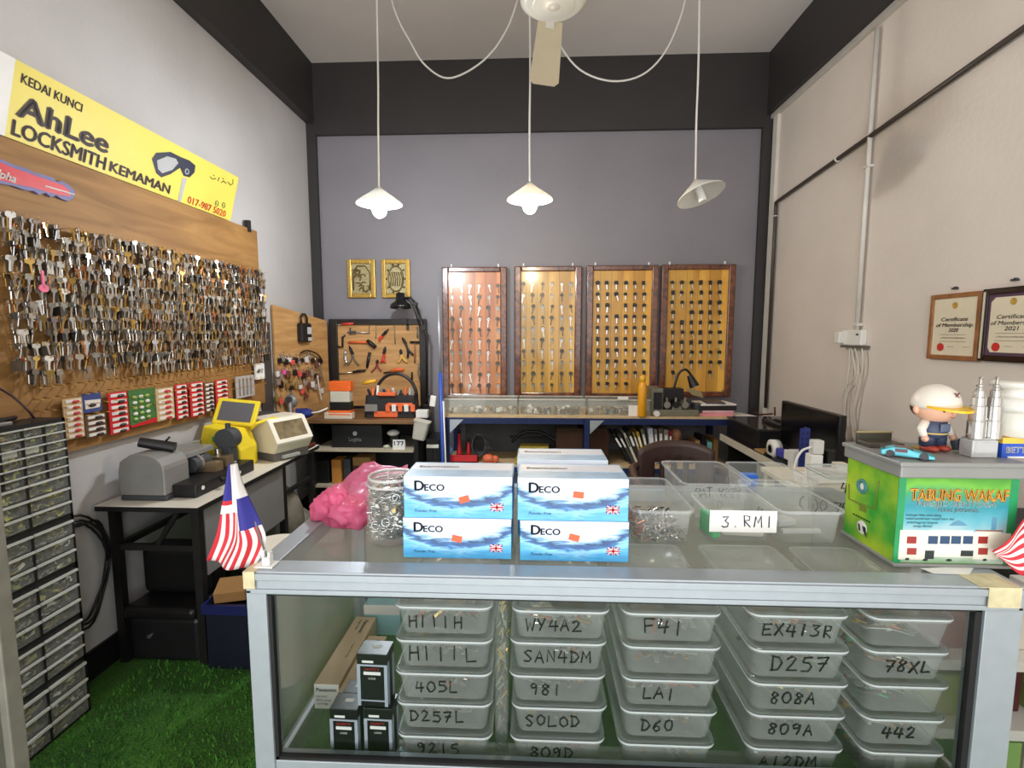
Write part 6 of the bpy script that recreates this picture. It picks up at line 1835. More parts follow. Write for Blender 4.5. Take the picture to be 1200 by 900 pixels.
# neighbouring display shelf glimpsed past the right end of the counter
t = thing('side_display', 'white edged goods shelf glimpsed beyond the end post of the counter', 'display shelf', (1.45, 1.35, 0))
MB().bb(1.0, 1.75, 1.30, 1.60, .50, .53).bb(1.0, 1.75, 1.30, 1.60, .30, .33).build('shelf', WHITE, t)
MB().bb(1.0, 1.75, 1.58, 1.60, 0, .85).build('back_panel', M('dark_shelf_back', (52, 48, 46), .6), t)
MB().bb(1.0, 1.03, 1.30, 1.33, 0, .85).bb(1.72, 1.75, 1.30, 1.33, 0, .85).build('upright', WHITE, t)
for lab, x0, z0, z1_, mt in (('olive green packet leaning on the goods shelf beyond the counter', 1.04, .331, .45, M('olive_green_pack', (150, 160, 90), .5, 0, .15, 30)), ('dark packet with red stripe on the upper goods shelf', 1.04, .531, .68, M('dark_red_pack', (120, 40, 44), .5, 0, .4, 30)), ('green box at the foot of the goods shelf beyond the counter', 1.04, .0, .26, M('grass_green_pack', (60, 110, 50), .6, 0, .2, 30))):
    tag(MB().box((x0 + .1, 1.40, (z0 + z1_) / 2), (.18, .1, z1_ - z0)).build('goods_pack', mt, bevel=.003), lab, 'packet')
rnd = random.Random(2)
for i in range(9):
    x0, lv = 1.25 + (i % 3) * .16, i // 3
    z0, h_ = ((.001, .25), (.331, .13), (.531, .16))[lv]
    mt = (M('pale_green_pack', (150, 190, 110), .5), M('maroon_carton', (78, 22, 24)), M('cream_pack', (214, 206, 190), .5), M('olive_green_pack', (150, 160, 90)), PAPER, M('dark_card_pack', (60, 52, 50), .5))[(i * 2 + lv) % 6]
    tag(MB().box((x0 + .07, 1.40 + .02 * (i % 2), z0 + h_ / 2), (.13, .1, h_)).build('goods_pack', mt, bevel=.003), ('pale green', 'maroon', 'cream', 'olive green', 'white', 'dark brown')[(i * 2 + lv) % 6] + ' packet standing on the ' + ('floor level', 'middle', 'upper')[lv] + f' of the goods shelf, ' + ('first', 'second', 'third')[i % 3] + ' from the counter', 'packet')
# aluminium post of another showcase at the near left
t = thing('near_showcase', 'weathered aluminium showcase edge close to the camera at the far left', 'showcase', (-.83, .83, 0))
p = onY(11, 850, 1.0)
t.location = (p.x, 1.0, 0)
WAL = M('weathered_aluminium', (150, 146, 134), .45, .3, .12, 20)
MB().bb(p.x - .018, p.x + .018, .985, 1.02, 0, 1.45).build('post', WAL, t, bevel=.003)
MB().bb(p.x - .018, p.x + .018, .45, .985, 1.415, 1.45).bb(p.x - .6, p.x - .018, .985, 1.02, 1.415, 1.45).build('top_rail', WAL, t, bevel=.003)
MB().quad((p.x, .45, .05), (p.x, .985, .05), (p.x, .985, 1.415), (p.x, .45, 1.415)).build('side_pane', GLASS, t)
# ------------------------------------------------------------------ on the counter
CT = CZ + .0003
# --- glove boxes
dm, nt, b = nodes('printed_water_wave_card')
L = nt.links.new
tc = nt.nodes.new('ShaderNodeTexCoord')
sx = nt.nodes.new('ShaderNodeSeparateXYZ'); L(tc.outputs['Object'], sx.inputs[0])
mp = nt.nodes.new('ShaderNodeMapping'); mp.inputs['Scale'].default_value = (7, 7, 34)
mp.inputs['Rotation'].default_value = (0, -.12, 0)
L(tc.outputs['Object'], mp.inputs[0])
nz = nt.nodes.new('ShaderNodeTexNoise'); nz.inputs['Scale'].default_value = 2.2; nz.inputs['Detail'].default_value = 6; nz.inputs['Distortion'].default_value = 1.6
L(mp.outputs[0], nz.inputs[0])
# wave line: height + noise, rising to the right
a1 = nt.nodes.new('ShaderNodeMath'); a1.operation = 'MULTIPLY_ADD'; a1.inputs[1].default_value = .045; L(nz.outputs['Fac'], a1.inputs[0]); L(sx.outputs[2], a1.inputs[2])
pw = nt.nodes.new('ShaderNodeMath'); pw.operation = 'MULTIPLY'; L(sx.outputs[0], pw.inputs[0]); L(sx.outputs[0], pw.inputs[1])
a2 = nt.nodes.new('ShaderNodeMath'); a2.operation = 'MULTIPLY_ADD'; a2.inputs[1].default_value = -2.4; L(pw.outputs[0], a2.inputs[0]); L(a1.outputs[0], a2.inputs[2])
rp = nt.nodes.new('ShaderNodeValToRGB')
E_ = rp.color_ramp.elements
mr = nt.nodes.new('ShaderNodeMapRange'); mr.inputs['From Min'].default_value = 0.0; mr.inputs['From Max'].default_value = .115; L(a2.outputs[0], mr.inputs[0])
E_[0].position, E_[0].color = 0, lin((96, 186, 236))
E_[1].position, E_[1].color = 1, lin((232, 236, 244))
for ps, c in ((.22, (86, 176, 230)), (.34, (150, 210, 240)), (.40, (52, 116, 178)), (.47, (40, 70, 118)), (.52, (120, 168, 210)), (.58, (196, 218, 238)), (.68, (228, 234, 244))):
    e = E_.new(ps); e.color = lin(c)
L(mr.outputs[0], rp.inputs[0])
n2 = nt.nodes.new('ShaderNodeTexNoise'); n2.inputs['Scale'].default_value = 60; n2.inputs['Detail'].default_value = 4; L(mp.outputs[0], n2.inputs[0]); n2.inputs['Scale'].default_value = 6
mx = nt.nodes.new('ShaderNodeMix'); mx.data_type = 'RGBA'; mx.blend_type = 'SOFT_LIGHT'; mx.inputs[0].default_value = .55
L(rp.outputs[0], mx.inputs[6]); L(n2.outputs['Color'], mx.inputs[7])
L(mx.outputs[2], b.inputs['Base Color']); b.inputs['Roughness'].default_value = .35
TOPC = M('pale_blue_box_top', (176, 206, 232), .4, 0, .2, 14)
NAVY = M('navy_print', (34, 48, 72), .5)
STK = M('orange_price_sticker', (250, 104, 64), .6, 0, .03)
UJR, UJB, UJW = M('emblem_red', (206, 44, 56), .5), M('emblem_blue', (40, 60, 130), .5), M('emblem_white', (240, 240, 240), .5)


def glove_box(label, x0, x1, y0, z0, h, sticker, front=True, dep=.112):
    w_ = x1 - x0
    t = thing('glove_box', label, 'box', ((x0 + x1) / 2, y0, z0), 'blue and white glove boxes on the counter')
    bb_ = MB().bb(x0, x1, y0, y0 + dep, z0, z0 + h)
    bb_.mi = [0, 0, 0, 0, 0, 1]
    bb_.mi = [0, 0, 0, 0, 1, 1]
    bb_.build('carton', [dm, TOPC], t, bevel=.0012)
    T = Matrix.Translation((x0, y0 - .0006, z0))
    if front:
        l = MB()
        X, Z = (1, 0, 0), (0, 0, 1)
        o = (x0 + w_ * .10, y0 - .0008, z0 + h * .66)
        l.text('D', o, X, Z, h * .34, 0, .035)
        l.text('ECO', (x0 + w_ * .10 + h * .235, y0 - .0008, z0 + h * .66), X, Z, h * .22, 0, .03, width=h * .48)
        l.text('Powder Free', (x0 + w_ * .10, y0 - .0008, z0 + h * .14), X, Z, h * .10, 0, 0, shear=.2)
        l.build('lettering', NAVY, t)
        f = MB()
        fx0, fx1, fz0, fz1 = x0 + w_ * .80, x0 + w_ * .92, z0 + h * .18, z0 + h * .38
        y_ = y0 - .0007
        f.quad((fx0, y_, fz0), (fx1, y_, fz0), (fx1, y_, fz1), (fx0, y_, fz1), 1)
        fw, fh = fx1 - fx0, fz1 - fz0

        def strip(ax, az, bx, bz, wd, mi, dy):
            a_, b_ = Vector((fx0 + fw * ax, y_ - dy, fz0 + fh * az)), Vector((fx0 + fw * bx, y_ - dy, fz0 + fh * bz))
            s_ = (b_ - a_).cross(Vector((0, 1, 0))).normalized() * wd * fh
            f.quad(a_ - s_, b_ - s_, b_ + s_, a_ + s_, mi)
        strip(.06, .04, .94, .96, .09, 2, .0003); strip(.06, .96, .94, .04, .09, 2, .0003)
        strip(.06, .04, .94, .96, .03, 0, .0005); strip(.06, .96, .94, .04, .03, 0, .0005)
        strip(.5, 0, .5, 1, .16, 2, .0007); strip(0, .5, 1, .5, .16, 2, .0007)
        strip(.5, 0, .5, 1, .09, 0, .0009); strip(0, .5, 1, .5, .09, 0, .0009)
        f.build('flag_emblem', [UJR, UJB, UJW], t)
        sx_, sz_, an = sticker
        MB().box((x0 + w_ * sx_, y0 - .0012, z0 + h * sz_), (.021, .0012, .013), 0, R=Matrix.Rotation(an, 4, 'Y')).build('price_sticker', STK, t)
    tp = MB()
    tp.bb(x0 + .004, x1 - .004, y0 + dep * .45, y0 + dep * .92, z0 + h, z0 + h + .0005, 0)
    tp.text('Examination', (x0 + w_ * .08, y0 + dep * .6, z0 + h + .0008), (1, 0, 0), (0, 1, 0), dep * .16, 1, .02)
    tp.build('top_band', [M('white_top_band', (226, 228, 236), .4), NAVY], t)
    return t


h1 = .086
glove_box('lower glove box of the stack beside the jar of keys', -.270, -.044, .985, CT, h1, (.5, .50, .2))
glove_box('upper glove box of the stack beside the jar of keys', -.267, -.042, .986, CT + h1 + .0005, h1 + .002, (.56, .46, -.3))
glove_box('lower front glove box of the taller stack, beside the open tub of screws', -.026, .196, .982, CT, h1 - .001, (.5, .60, .25))
glove_box('upper front glove box of the taller stack', -.031, .194, .983, CT + h1 - .0005, h1 + .003, (.55, .62, .1))
glove_box('lower rear glove box hidden behind the taller front stack', -.034, .178, 1.105, CT, h1, None, False)
glove_box('upper rear glove box peeping over the taller front stack', -.036, .170, 1.104, CT + h1 + .0005, h1 + .009, None, False)

# --- jar of keys
jx, jy, jr = -.318, 1.078, .056
t = thing('key_jar', 'clear plastic jar packed with silver keys beside the pink bag', 'jar', (jx, jy, CT))
zj = onY(440, 560, 1.06).z - CT
MB().lathe([(jr * .86, .001), (jr, .014), (jr * 1.02, zj * .5), (jr * .99, zj * .82), (jr * .9, zj * .95), (jr * .9, zj)], (jx, jy, CT), 30).build('body', clear('jar_clear_plastic', (226, 226, 220), .10, .1), t)
MB().torus((jx, jy, CT + zj), jr * .9, .0035, 30, 8).torus((jx, jy, CT + zj * .9), jr * .96, .003, 30, 8).build('rim', M('jar_rim_plastic', (206, 200, 196), .2), t)
rnd = random.Random(19)
c = MB()
c.lathe([(jr * .3, .006), (jr * .66, .02), (jr * .68, zj * .7), (jr * .4, zj * .78), (0, zj * .8)], (jx, jy, CT), 20, 2)
for i in range(430):
    a, rr_ = rnd.uniform(0, 2 * PI), jr * (rnd.uniform(.66, .86) if i % 3 == 0 else rnd.uniform(.60, .74))
    z = CT + .018 + rnd.uniform(0, zj * .76)
    p = Vector((jx + rr_ * math.cos(a), jy + rr_ * math.sin(a), z))
    R_ = Matrix.Rotation(rnd.uniform(0, 6.3), 4, 'X') @ Matrix.Rotation(rnd.uniform(0, 6.3), 4, 'Z')
    if i % 3 == 0:
        c.torus((0, 0, 0), .009, .0018, 10, 4, rnd.choice((0, 1, 1, 2)), Matrix.Translation(p) @ R_)
    else:
        add_key(c, rnd.randrange(3), Matrix.Translation(p) @ R_, rnd.choice((0, 0, 1, 1, 2, 3)), .002, .42)
tag(c.build('jar_of_keys', [NICKEL, STEEL, M('dark_jar_steel', (90, 86, 78), .3, .7, .2, 40), BRASS]), 'mixed silver keys and rings filling the clear jar', 'keys', kind='stuff')

# --- pink plastic bag: thin film draped behind the jar, bunched at the counter corner
pm_, nt, b = nodes('pink_bag_film')
b.inputs['Base Color'].default_value = lin((255, 128, 172)); b.inputs['Roughness'].default_value = .35
tr = nt.nodes.new('ShaderNodeBsdfTranslucent'); tr.inputs[0].default_value = lin((255, 130, 170))
tp_ = nt.nodes.new('ShaderNodeBsdfTransparent'); tp_.inputs[0].default_value = (1, .75, .84, 1)
m1 = nt.nodes.new('ShaderNodeMixShader'); m1.inputs[0].default_value = .30
m2 = nt.nodes.new('ShaderNodeMixShader'); m2.inputs[0].default_value = .10
nt.links.new(b.outputs[0], m1.inputs[1]); nt.links.new(tr.outputs[0], m1.inputs[2])
nt.links.new(m1.outputs[0], m2.inputs[1]); nt.links.new(tp_.outputs[0], m2.inputs[2])
nt.links.new(m2.outputs[0], nt.nodes['Material Output'].inputs[0])
from mathutils import noise as mnoise


def film(ctrl, nu, nv, amp, fr, seed):
    """smooth sheet through a grid of control points with crumple noise"""
    rows_ = [spline(r_, nu) for r_ in ctrl]
    m_ = len(rows_[0])
    cols2 = [spline([r_[i] for r_ in rows_], nv) for i in range(m_)]
    n_ = len(cols2[0])
    vs = []
    for j in range(n_):
        for i in range(m_):
            p = cols2[i][j]
            q = p * fr + Vector((seed, seed * 2, 0))
            d = mnoise.noise_vector(q) * amp + mnoise.noise_vector(q * 2.7) * amp * .5
            ridge = 1 - abs(mnoise.noise(q * 1.6)) * 2
            vs.append(p + d + Vector((0, -1, .3)) * ridge * amp * .5)
    fs = [(j * m_ + i, j * m_ + i + 1, (j + 1) * m_ + i + 1, (j + 1) * m_ + i) for j in range(n_ - 1) for i in range(m_ - 1)]
    return MB().add(vs, fs, 0, True)


t = thing('pink_plastic_bag', 'bright pink thin plastic bag crumpled on the counter corner behind the jar', 'bag', (-.48, 1.30, CT))
bag = film([[onY(371, 588, 1.30), onY(390, 570, 1.33), onY(414, 554, 1.36), onY(434, 542, 1.38), onY(478, 546, 1.36)],
            [onY(366, 598, 1.24), onY(390, 580, 1.26), onY(416, 566, 1.27), onY(440, 556, 1.29), onY(480, 556, 1.29)],
            [onY(368, 606, 1.20), onY(392, 598, 1.17), onY(420, 592, 1.17), onY(446, 590, 1.20), onY(480, 580, 1.22)],
            [onY(378, 611, 1.215), onY(396, 609, 1.19), onY(418, 608, 1.175), onY(446, 612, 1.18), onY(476, 610, 1.2)]], 12, 12, .011, 16, 3.1)
bag.build('film', pm_, t)
fold = MB()
rnd = random.Random(4)
for (u, v, y, s_) in ((384, 594, 1.20, .036), (404, 600, 1.165, .034), (417, 603, 1.165, .030), (376, 600, 1.205, .026), (396, 586, 1.19, .030)):
    p = onY(u, v, y)
    n_, m_ = 22, 14
    base = len(fold.v)
    for i in range(m_ + 1):
        th = PI * i / m_
        for k_ in range(n_):
            ph = 2 * PI * k_ / n_
            d = Vector((math.sin(th) * math.cos(ph), math.sin(th) * math.sin(ph), math.cos(th)))
            r_ = s_ * (1 + .45 * mnoise.noise(d * 1.8 + Vector((u, v, 0))) + .22 * (1 - abs(mnoise.noise(Vector((d.x * 1.2, d.y * 1.2, d.z * 4.5)) + Vector((v, u, 0)))) * 2))
            fold.v.append(tuple(p + d * r_))
    for i in range(m_):
        for k_ in range(n_):
            fold.f.append((base + i * n_ + k_, base + (i + 1) * n_ + k_, base + (i + 1) * n_ + (k_ + 1) % n_, base + i * n_ + (k_ + 1) % n_)); fold.mi.append(0); fold.sm.append(True)
fold.build('crumpled_mouth', pm_, t)

# --- table flag at the left corner
frd, fwh, fbl = M('flag_red', (206, 44, 58), .7), M('flag_white', (236, 230, 226), .7), M('flag_blue', (52, 50, 140), .7)
ya = .945
pb_ = onZ(314, 663, CT)
t = thing('table_flag', 'small striped red white and blue table flag on a white stand at the counter corner', 'flag', (pb_.x, pb_.y, CT))
MB().bb(pb_.x - .022, pb_.x + .016, pb_.y - .014, pb_.y + .016, CT, CT + .004).bb(pb_.x - .008, pb_.x + .008, pb_.y - .008, pb_.y + .008, CT + .004, CT + .020).bb(pb_.x - .010, pb_.x - .004, pb_.y - .006, pb_.y + .006, CT + .02, CT + .034).bb(pb_.x + .003, pb_.x + .008, pb_.y - .006, pb_.y + .006, CT + .02, CT + .030).build('stand', WHITE, t, bevel=.001)
tip = onY(275, 540, ya)
MB().tube([(pb_.x, pb_.y, CT + .012), tip], .0022, 8).build('pole', M('grey_flag_pole', (120, 116, 112), .4), t)
Lc = [onY(u, v, ya) for u, v in ((274, 540), (271, 560), (267, 588), (263, 612), (257, 630), (246, 654))]
Rc = [onY(u, v, ya) for u, v in ((283, 541), (288, 566), (296, 588), (305, 610), (312, 634), (300, 664))]
Ls, Rs = spline(Lc, 5), spline(Rc, 5)
cl_ = MB()
NS = 28
for j, (a_, b_) in enumerate(zip(Ls, Rs)):
    for i in range(NS + 1):
        s_ = i / NS
        p = a_ + (b_ - a_) * s_
        cl_.v.append((p.x, p.y - .010 - .010 * math.sin(s_ * 9 + j * .12) - .006 * math.sin(s_ * 3.1), p.z - .012 * s_ * (1 - s_)))
for j in range(len(Ls) - 1):
    for i in range(NS):
        tt, s_ = j / (len(Ls) - 1), i / NS
        mi = i // 2 % 2
        if tt < .62:
            if s_ < .28: mi = 2 if tt < .34 else (0 if (j // 1) % 4 < 2 else 1)
            elif s_ < .60: mi = 1
            elif tt > .28: mi = 2
            else: mi = 1
            if tt > .44 and s_ < .5: mi = i // 2 % 2
        k0 = j * (NS + 1) + i
        cl_.f.append((k0, k0 + 1, k0 + NS + 2, k0 + NS + 1)); cl_.mi.append(mi); cl_.sm.append(True)
cl_.build('cloth', [frd, fwh, fbl], t, solid=.0008)

# --- second flag at the other end, mostly outside the picture
t = thing('table_flag', 'second striped table flag drooping in front of the green donation tin', 'flag', (.985, .955, CT - .2))
yb2 = .962
c0 = [onY(u, v, yb2) for u, v in ((1162, 646), (1178, 632), (1194, 612), (1212, 596), (1240, 570))]
c1 = [onY(u, v, yb2) for u, v in ((1172, 654), (1192, 672), (1210, 672), (1235, 668), (1275, 650))]
A_, B_ = spline(c0, 6), spline(c1, 6)
f2 = MB()
NS = 14
for j, (a_, b_) in enumerate(zip(A_, B_)):
    for i in range(NS + 1):
        s_ = i / NS
        p = a_ + (b_ - a_) * s_
        f2.v.append((p.x, p.y - .006 * math.sin(s_ * 7 + j * .2), p.z))
for j in range(len(A_) - 1):
    for i in range(NS):
        k0 = j * (NS + 1) + i
        f2.f.append((k0, k0 + 1, k0 + NS + 2, k0 + NS + 1)); f2.mi.append(i % 2 if i < 12 else 0); f2.sm.append(True)
f2.build('cloth', [frd, fwh], t, solid=.0008)
tp2 = onY(1240, 566, yb2)
MB().tube([(tp2.x + .16, yb2, CZ - .2), tp2 + Vector((.0, 0, .03))], .0025, 8).build('pole', M('grey_flag_pole', (120, 116, 112)), t)
MB().bb(tp2.x + .14, tp2.x + .19, yb2 - .02, yb2 + .02, CZ - .2, CZ - .19).build('stand', WHITE, t)
tag(MB().bb(tp2.x + .13, tp2.x + .26, .90, 1.06, 0, CZ - .2005).build('side_plinth', CREAM, bevel=.004), 'plain cream plinth beyond the end of the counter under the second flag', 'plinth')

# --- donation tin
gx0, gy0 = onZ(1047, 663, CT).x, onZ(1047, 663, CT).y
gx1, gy1 = gx0 + .225, gy0 + .165
gz1 = onY(1047, 559, gy0).z
lz1 = onY(1047, 540, gy0).z
t = thing('donation_tin', 'square green donation tin with grey lid lettered for a mosque fund', 'donation tin', ((gx0 + gx1) / 2, gy0, CT))
sm_, nt, b = nodes('green_tin_print')
L = nt.links.new
tc = nt.nodes.new('ShaderNodeTexCoord'); nz = nt.nodes.new('ShaderNodeTexNoise'); nz.inputs['Scale'].default_value = 9; nz.inputs['Detail'].default_value = 3
L(tc.outputs['Object'], nz.inputs[0])
rp = nt.nodes.new('ShaderNodeValToRGB')
rp.color_ramp.elements[0].position, rp.color_ramp.elements[0].color = .36, lin((52, 160, 44))
rp.color_ramp.elements[1].position, rp.color_ramp.elements[1].color = .66, lin((186, 214, 44))
L(nz.outputs['Fac'], rp.inputs[0]); L(rp.outputs[0], b.inputs['Base Color']); b.inputs['Roughness'].default_value = .3
fm_, nt, b = nodes('tin_front_print')
L = nt.links.new
tc = nt.nodes.new('ShaderNodeTexCoord'); sx = nt.nodes.new('ShaderNodeSeparateXYZ'); L(tc.outputs['Object'], sx.inputs[0])
nz = nt.nodes.new('ShaderNodeTexNoise'); nz.inputs['Scale'].default_value = 16; L(tc.outputs['Object'], nz.inputs[0])
ad = nt.nodes.new('ShaderNodeMath'); ad.operation = 'MULTIPLY_ADD'; ad.inputs[1].default_value = .05; L(nz.outputs['Fac'], ad.inputs[0]); L(sx.outputs[2], ad.inputs[2])
mr = nt.nodes.new('ShaderNodeMapRange'); mr.inputs['From Min'].default_value = .02; mr.inputs['From Max'].default_value = .215; L(ad.outputs[0], mr.inputs[0])
rp = nt.nodes.new('ShaderNodeValToRGB'); E_ = rp.color_ramp.elements
E_[0].position, E_[0].color = 0, lin((70, 150, 60)); E_[1].position, E_[1].color = 1, lin((58, 140, 50))
for ps, c in ((.12, (190, 206, 190)), (.34, (200, 214, 214)), (.50, (104, 180, 196)), (.66, (54, 150, 164)), (.80, (70, 160, 110)), (.88, (120, 190, 70))):
    e = E_.new(ps); e.color = lin(c)
L(mr.outputs[0], rp.inputs[0]); L(rp.outputs[0], b.inputs['Base Color']); b.inputs['Roughness'].default_value = .3
TG = M('tin_green_edge', (40, 150, 92), .35, 0, .1, 20)
MB().bb(gx0, gx1, gy0 + .0006, gy1, CT, gz1).build('body', sm_, t, bevel=.002)
MB().bb(gx0 + .012, gx1 - .014, gy0 - .0004, gy0 + .0006, CT + .008, gz1).build('front_print', fm_, t)
MB().bb(gx0 - .002, gx0 + .012, gy0 - .0006, gy0 + .0006, CT, gz1).bb(gx1 - .014, gx1 + .002, gy0 - .0006, gy0 + .0006, CT, gz1).build('side_edge', TG, t)
GL = M('grey_lid_plastic', (146, 146, 142), .4, .1, .06, 14)
MB().bb(gx0 - .004, gx1 + .004, gy0 - .006, gy1 + .004, CT, CT + .007).build('foot_rim', GL, t, bevel=.002)
MB().bb(gx0 - .006, gx1 + .006, gy0 - .008, gy1 + .006, gz1, lz1 - .004).bb(gx0 - .010, gx1 + .010, gy0 - .012, gy1 + .010, lz1 - .010, lz1).build('lid', GL, t, bevel=.003)
W_, H_ = gx1 - gx0, gz1 - CT
fy = gy0 - .0006


def tf(u, v):
    p = onY(u, v, fy)
    return (p.x, p.y, p.z)


l = MB()
X, Z = (1, 0, 0), (0, 0, 1)


def tline(s_, u0, u1, vb, vt, mi, bold):
    a_, b_, c_ = onY(u0, vb, fy), onY(u1, vb, fy), onY(u0, vt, fy)
    vs, _ = text_mesh(s_)
    l.text(s_, (a_.x, fy - (.0001 if mi == 3 else .0003), (a_.z + b_.z) / 2), X, Z, (c_.z - a_.z) / max(v[1] for v in vs), mi, bold, 'L', width=b_.x - a_.x)


tline('TABUNG WAKAF', 1065.5, 1182.5, 587, 573.5, 3, .075)
tline('TABUNG WAKAF', 1066, 1182, 586.5, 574, 1, .045)
tline('MASJID SENTOSA', 1074, 1167, 593.8, 587.6, 0, .02)
tline('TERAS JERNANG', 1098, 1146, 600, 595.5, 0, .01)
for i, (s_, u0, u1) in enumerate((('Sumbangan ikhlas untuk tabung', 1061, 1103), ('wakaf pembinaan masjid baru dan', 1061, 1118), ('penyelenggaraan bangunan', 1063, 1099), ('semoga diberkati', 1070, 1092))):
    tline(s_, u0, u1, 604.8 + i * 4.3, 602 + i * 4.3, 2, 0)
l.build('lettering', [M('tin_white_print', (236, 240, 240), .4), M('tin_orange_print', (244, 176, 70), .4), M('tin_dark_print', (40, 60, 60), .5), M('tin_brown_outline', (120, 70, 30), .5)], t)
p_ = MB()


def rect(u0, v0, u1, v1, mi, d=.0):
    a_, b_ = onY(u0, v0, fy), onY(u1, v1, fy)
    p_.bb(a_.x, b_.x, fy - .0001 - d * .5, fy + .0002 - d * .5, b_.z, a_.z, mi)


rect(1057, 623, 1182, 654, 0)
rect(1055, 621, 1085, 656, 0, .0003)
rect(1088, 621, 1140, 626, 1, .0003)
rect(1143, 621, 1170, 656, 0, .0003); rect(1143, 621, 1175, 623, 5, .0006)
for u in (1063, 1146.5):
    rect(u, 628.5, u + 10.5, 637, 2, .0006); rect(u, 642, u + 10.5, 650, 2, .0006)
for u in (1088, 1102, 1115, 1129):
    rect(u, 628, u + 10.5, 637.5, 3, .0006)
p_.add([tf(1101, 638.5), tf(1108, 638.5), tf(1113, 629), tf(1106, 629)], [(0, 1, 2, 3)], 0)
rect(1084, 645, 1094, 655, 4, .0006); rect(1126, 645, 1140, 652, 4, .0006); rect(1055, 638.5, 1178, 640, 1, .0008)
for u, v, s_ in ((1063, 655, 2.6), (1084, 656, 3), (1112, 656.5, 3.2), (1154, 656, 2.4)):
    q = onY(u, v, fy); p_.sph((q.x, fy, q.z), (s_ * .0019, .0006, .0028), 10, 6, 4)
p_.add([tf(1112, 616), tf(1134, 616), tf(1129, 612), tf(1123, 609.5), tf(1117, 612)], [(0, 1, 2, 3, 4)], 6)
rect(1163, 606, 1167, 621, 6, .0003)
p_.build('printed_picture', [M('print_cream', (236, 232, 214), .5), M('print_white', (244, 244, 240), .5), M('print_maroon', (160, 50, 44), .5), M('print_window_blue', (50, 78, 112), .4), M('print_dark', (38, 48, 48), .5), M('print_roof', (150, 92, 70), .5), M('print_dome', (96, 150, 176), .5)], t)
# left face emblem
sxx = gx0 - .0007
e_ = MB()


def sf(u, v):
    p = onX(u, v, sxx)
    return Vector((sxx, p.y, p.z))


e_.tube([sf(u, v) for u, v in ((995, 567), (995, 585), (1011, 591), (1026, 597), (1027, 577), (1030, 564))], .0016, 5, 0)
q = sf(1010.5, 570)
e_.torus((0, 0, 0), .013, .004, 18, 6, 1, Matrix.Translation(q) @ Matrix.Rotation(PI / 2, 4, 'Y'))
e_.sph(q, (.001, .008, .008), 12, 8, 2)
e_.add([sf(u, v) + Vector((-.0006, 0, 0)) for u, v in ((1007, 591), (1015, 595), (1015, 601), (1007, 598))], [(0, 1, 2, 3)], 0)
q = sf(1010, 618)
e_.sph(q, (.001, .017, .015), 14, 8, 2)
e_.add([sf(u, v) + Vector((-.0014, 0, 0)) for u, v in ((1006, 613), (1008, 614), (1009, 622), (1007, 621))], [(0, 1, 2, 3)], 3)
e_.add([sf(u, v) + Vector((-.0014, 0, 0)) for u, v in ((1011, 616), (1015, 618), (1016, 631), (1012, 622))], [(0, 1, 2, 3)], 3)
for i in range(7):
    a_ = sf(1000.5 + i * 3, 602.5 + i * 1.5)
    e_.box(a_, (.001, .005, .003), 3)
e_.build('side_emblem', [M('emblem_olive', (120, 130, 40), .5), M('emblem_teal', (70, 130, 130), .5), PAPER, INK], t)
tag(MB().add([onZ(u, v, CT + .001) for u, v in ((1079, 666), (1142, 664), (1136, 673), (1094, 672))], [(0, 1, 2, 3)]).build('paper_slip', PAPER, solid=.001), 'folded white paper slip under the front of the donation tin', 'paper')

# --- toy figurine on the tin
LZ = lz1 + .0003
fq = onZ(1092, 528, LZ)
fx, fyy = fq.x, fq.y
S_ = .148
t = thing('toy_figurine', 'toy figurine in a cream cap with yellow brim and blue overalls on the donation tin', 'figurine', (fx, fyy, LZ))
SKIN, NVY = M('figurine_skin', (236, 182, 152), .45, 0, .04), M('figurine_navy', (58, 70, 96), .45, 0, .08)
CAPM = M('figurine_cap_cream', (236, 226, 212), .4)
Rf = Matrix.Translation((fx, fyy, LZ)) @ Matrix.Rotation(.22, 4, 'Z')   # turned a little away
bd_ = MB()
bd_.lathe([(.012, .026), (.026, .032), (.029, .05), (.024, .066), (.014, .072)], (0, 0, 0), 20, 0, Rf @ Matrix.Diagonal((1, .8, 1, 1)))
bd_.build('overalls', NVY, t)
for s_ in (-1, 1):
    MB().lathe([(.014, .012), (.0145, .03), (.013, .036)], (s_ * .0145, 0, 0), 14, 0, Rf).build('leg', NVY, t)
    MB().sph((s_ * .0145, -.006, .007), (.0125, .020, .0075), 14, 8, 0, Rf).build('shoe', M('figurine_red_shoe', (176, 66, 50), .4), t)
    MB().tube([Rf @ Vector(p) for p in ((s_ * .022, .0, .064), (s_ * .034, -.002, .048), (s_ * .036, -.010, .034))], .008, 10, 0, [.009, .0085, .007]).build('sleeve', CAPM, t)
    MB().sph((s_ * .036, -.013, .030), (.007, .007, .007), 10, 7, 0, Rf).build('hand', SKIN, t)
hd_ = MB().sph((0, 0, .092), (.042, .037, .031), 24, 14, 0, Rf)
hd_.sph((.041, .006, .090), (.007, .006, .009), 10, 7, 0, Rf).sph((-.041, .006, .090), (.007, .006, .009), 10, 7, 0, Rf)
hd_.sph((0, -.037, .086), (.004, .005, .0035), 10, 7, 0, Rf)
hd_.build('head', SKIN, t)
MB().sph((-.017, -.0325, .094), (.0048, .003, .0062), 10, 7, 0, Rf).sph((.017, -.0325, .094), (.0048, .003, .0062), 10, 7, 0, Rf).build('eyes', M('figurine_eye_dark', (36, 26, 28), .2), t)
MB().tube([Rf @ Vector(p) for p in ((-.005, -.0365, .078), (0, -.0365, .0765), (.005, -.0365, .078))], .0008, 5).build('mouth', M('figurine_mouth', (170, 84, 70), .5), t)
MB().sph((0, .006, .094), (.0425, .0365, .028), 20, 12, 0, Rf).build('hair', M('figurine_hair', (74, 44, 32), .5), t)
cp = MB()
n_, m_ = 24, 9
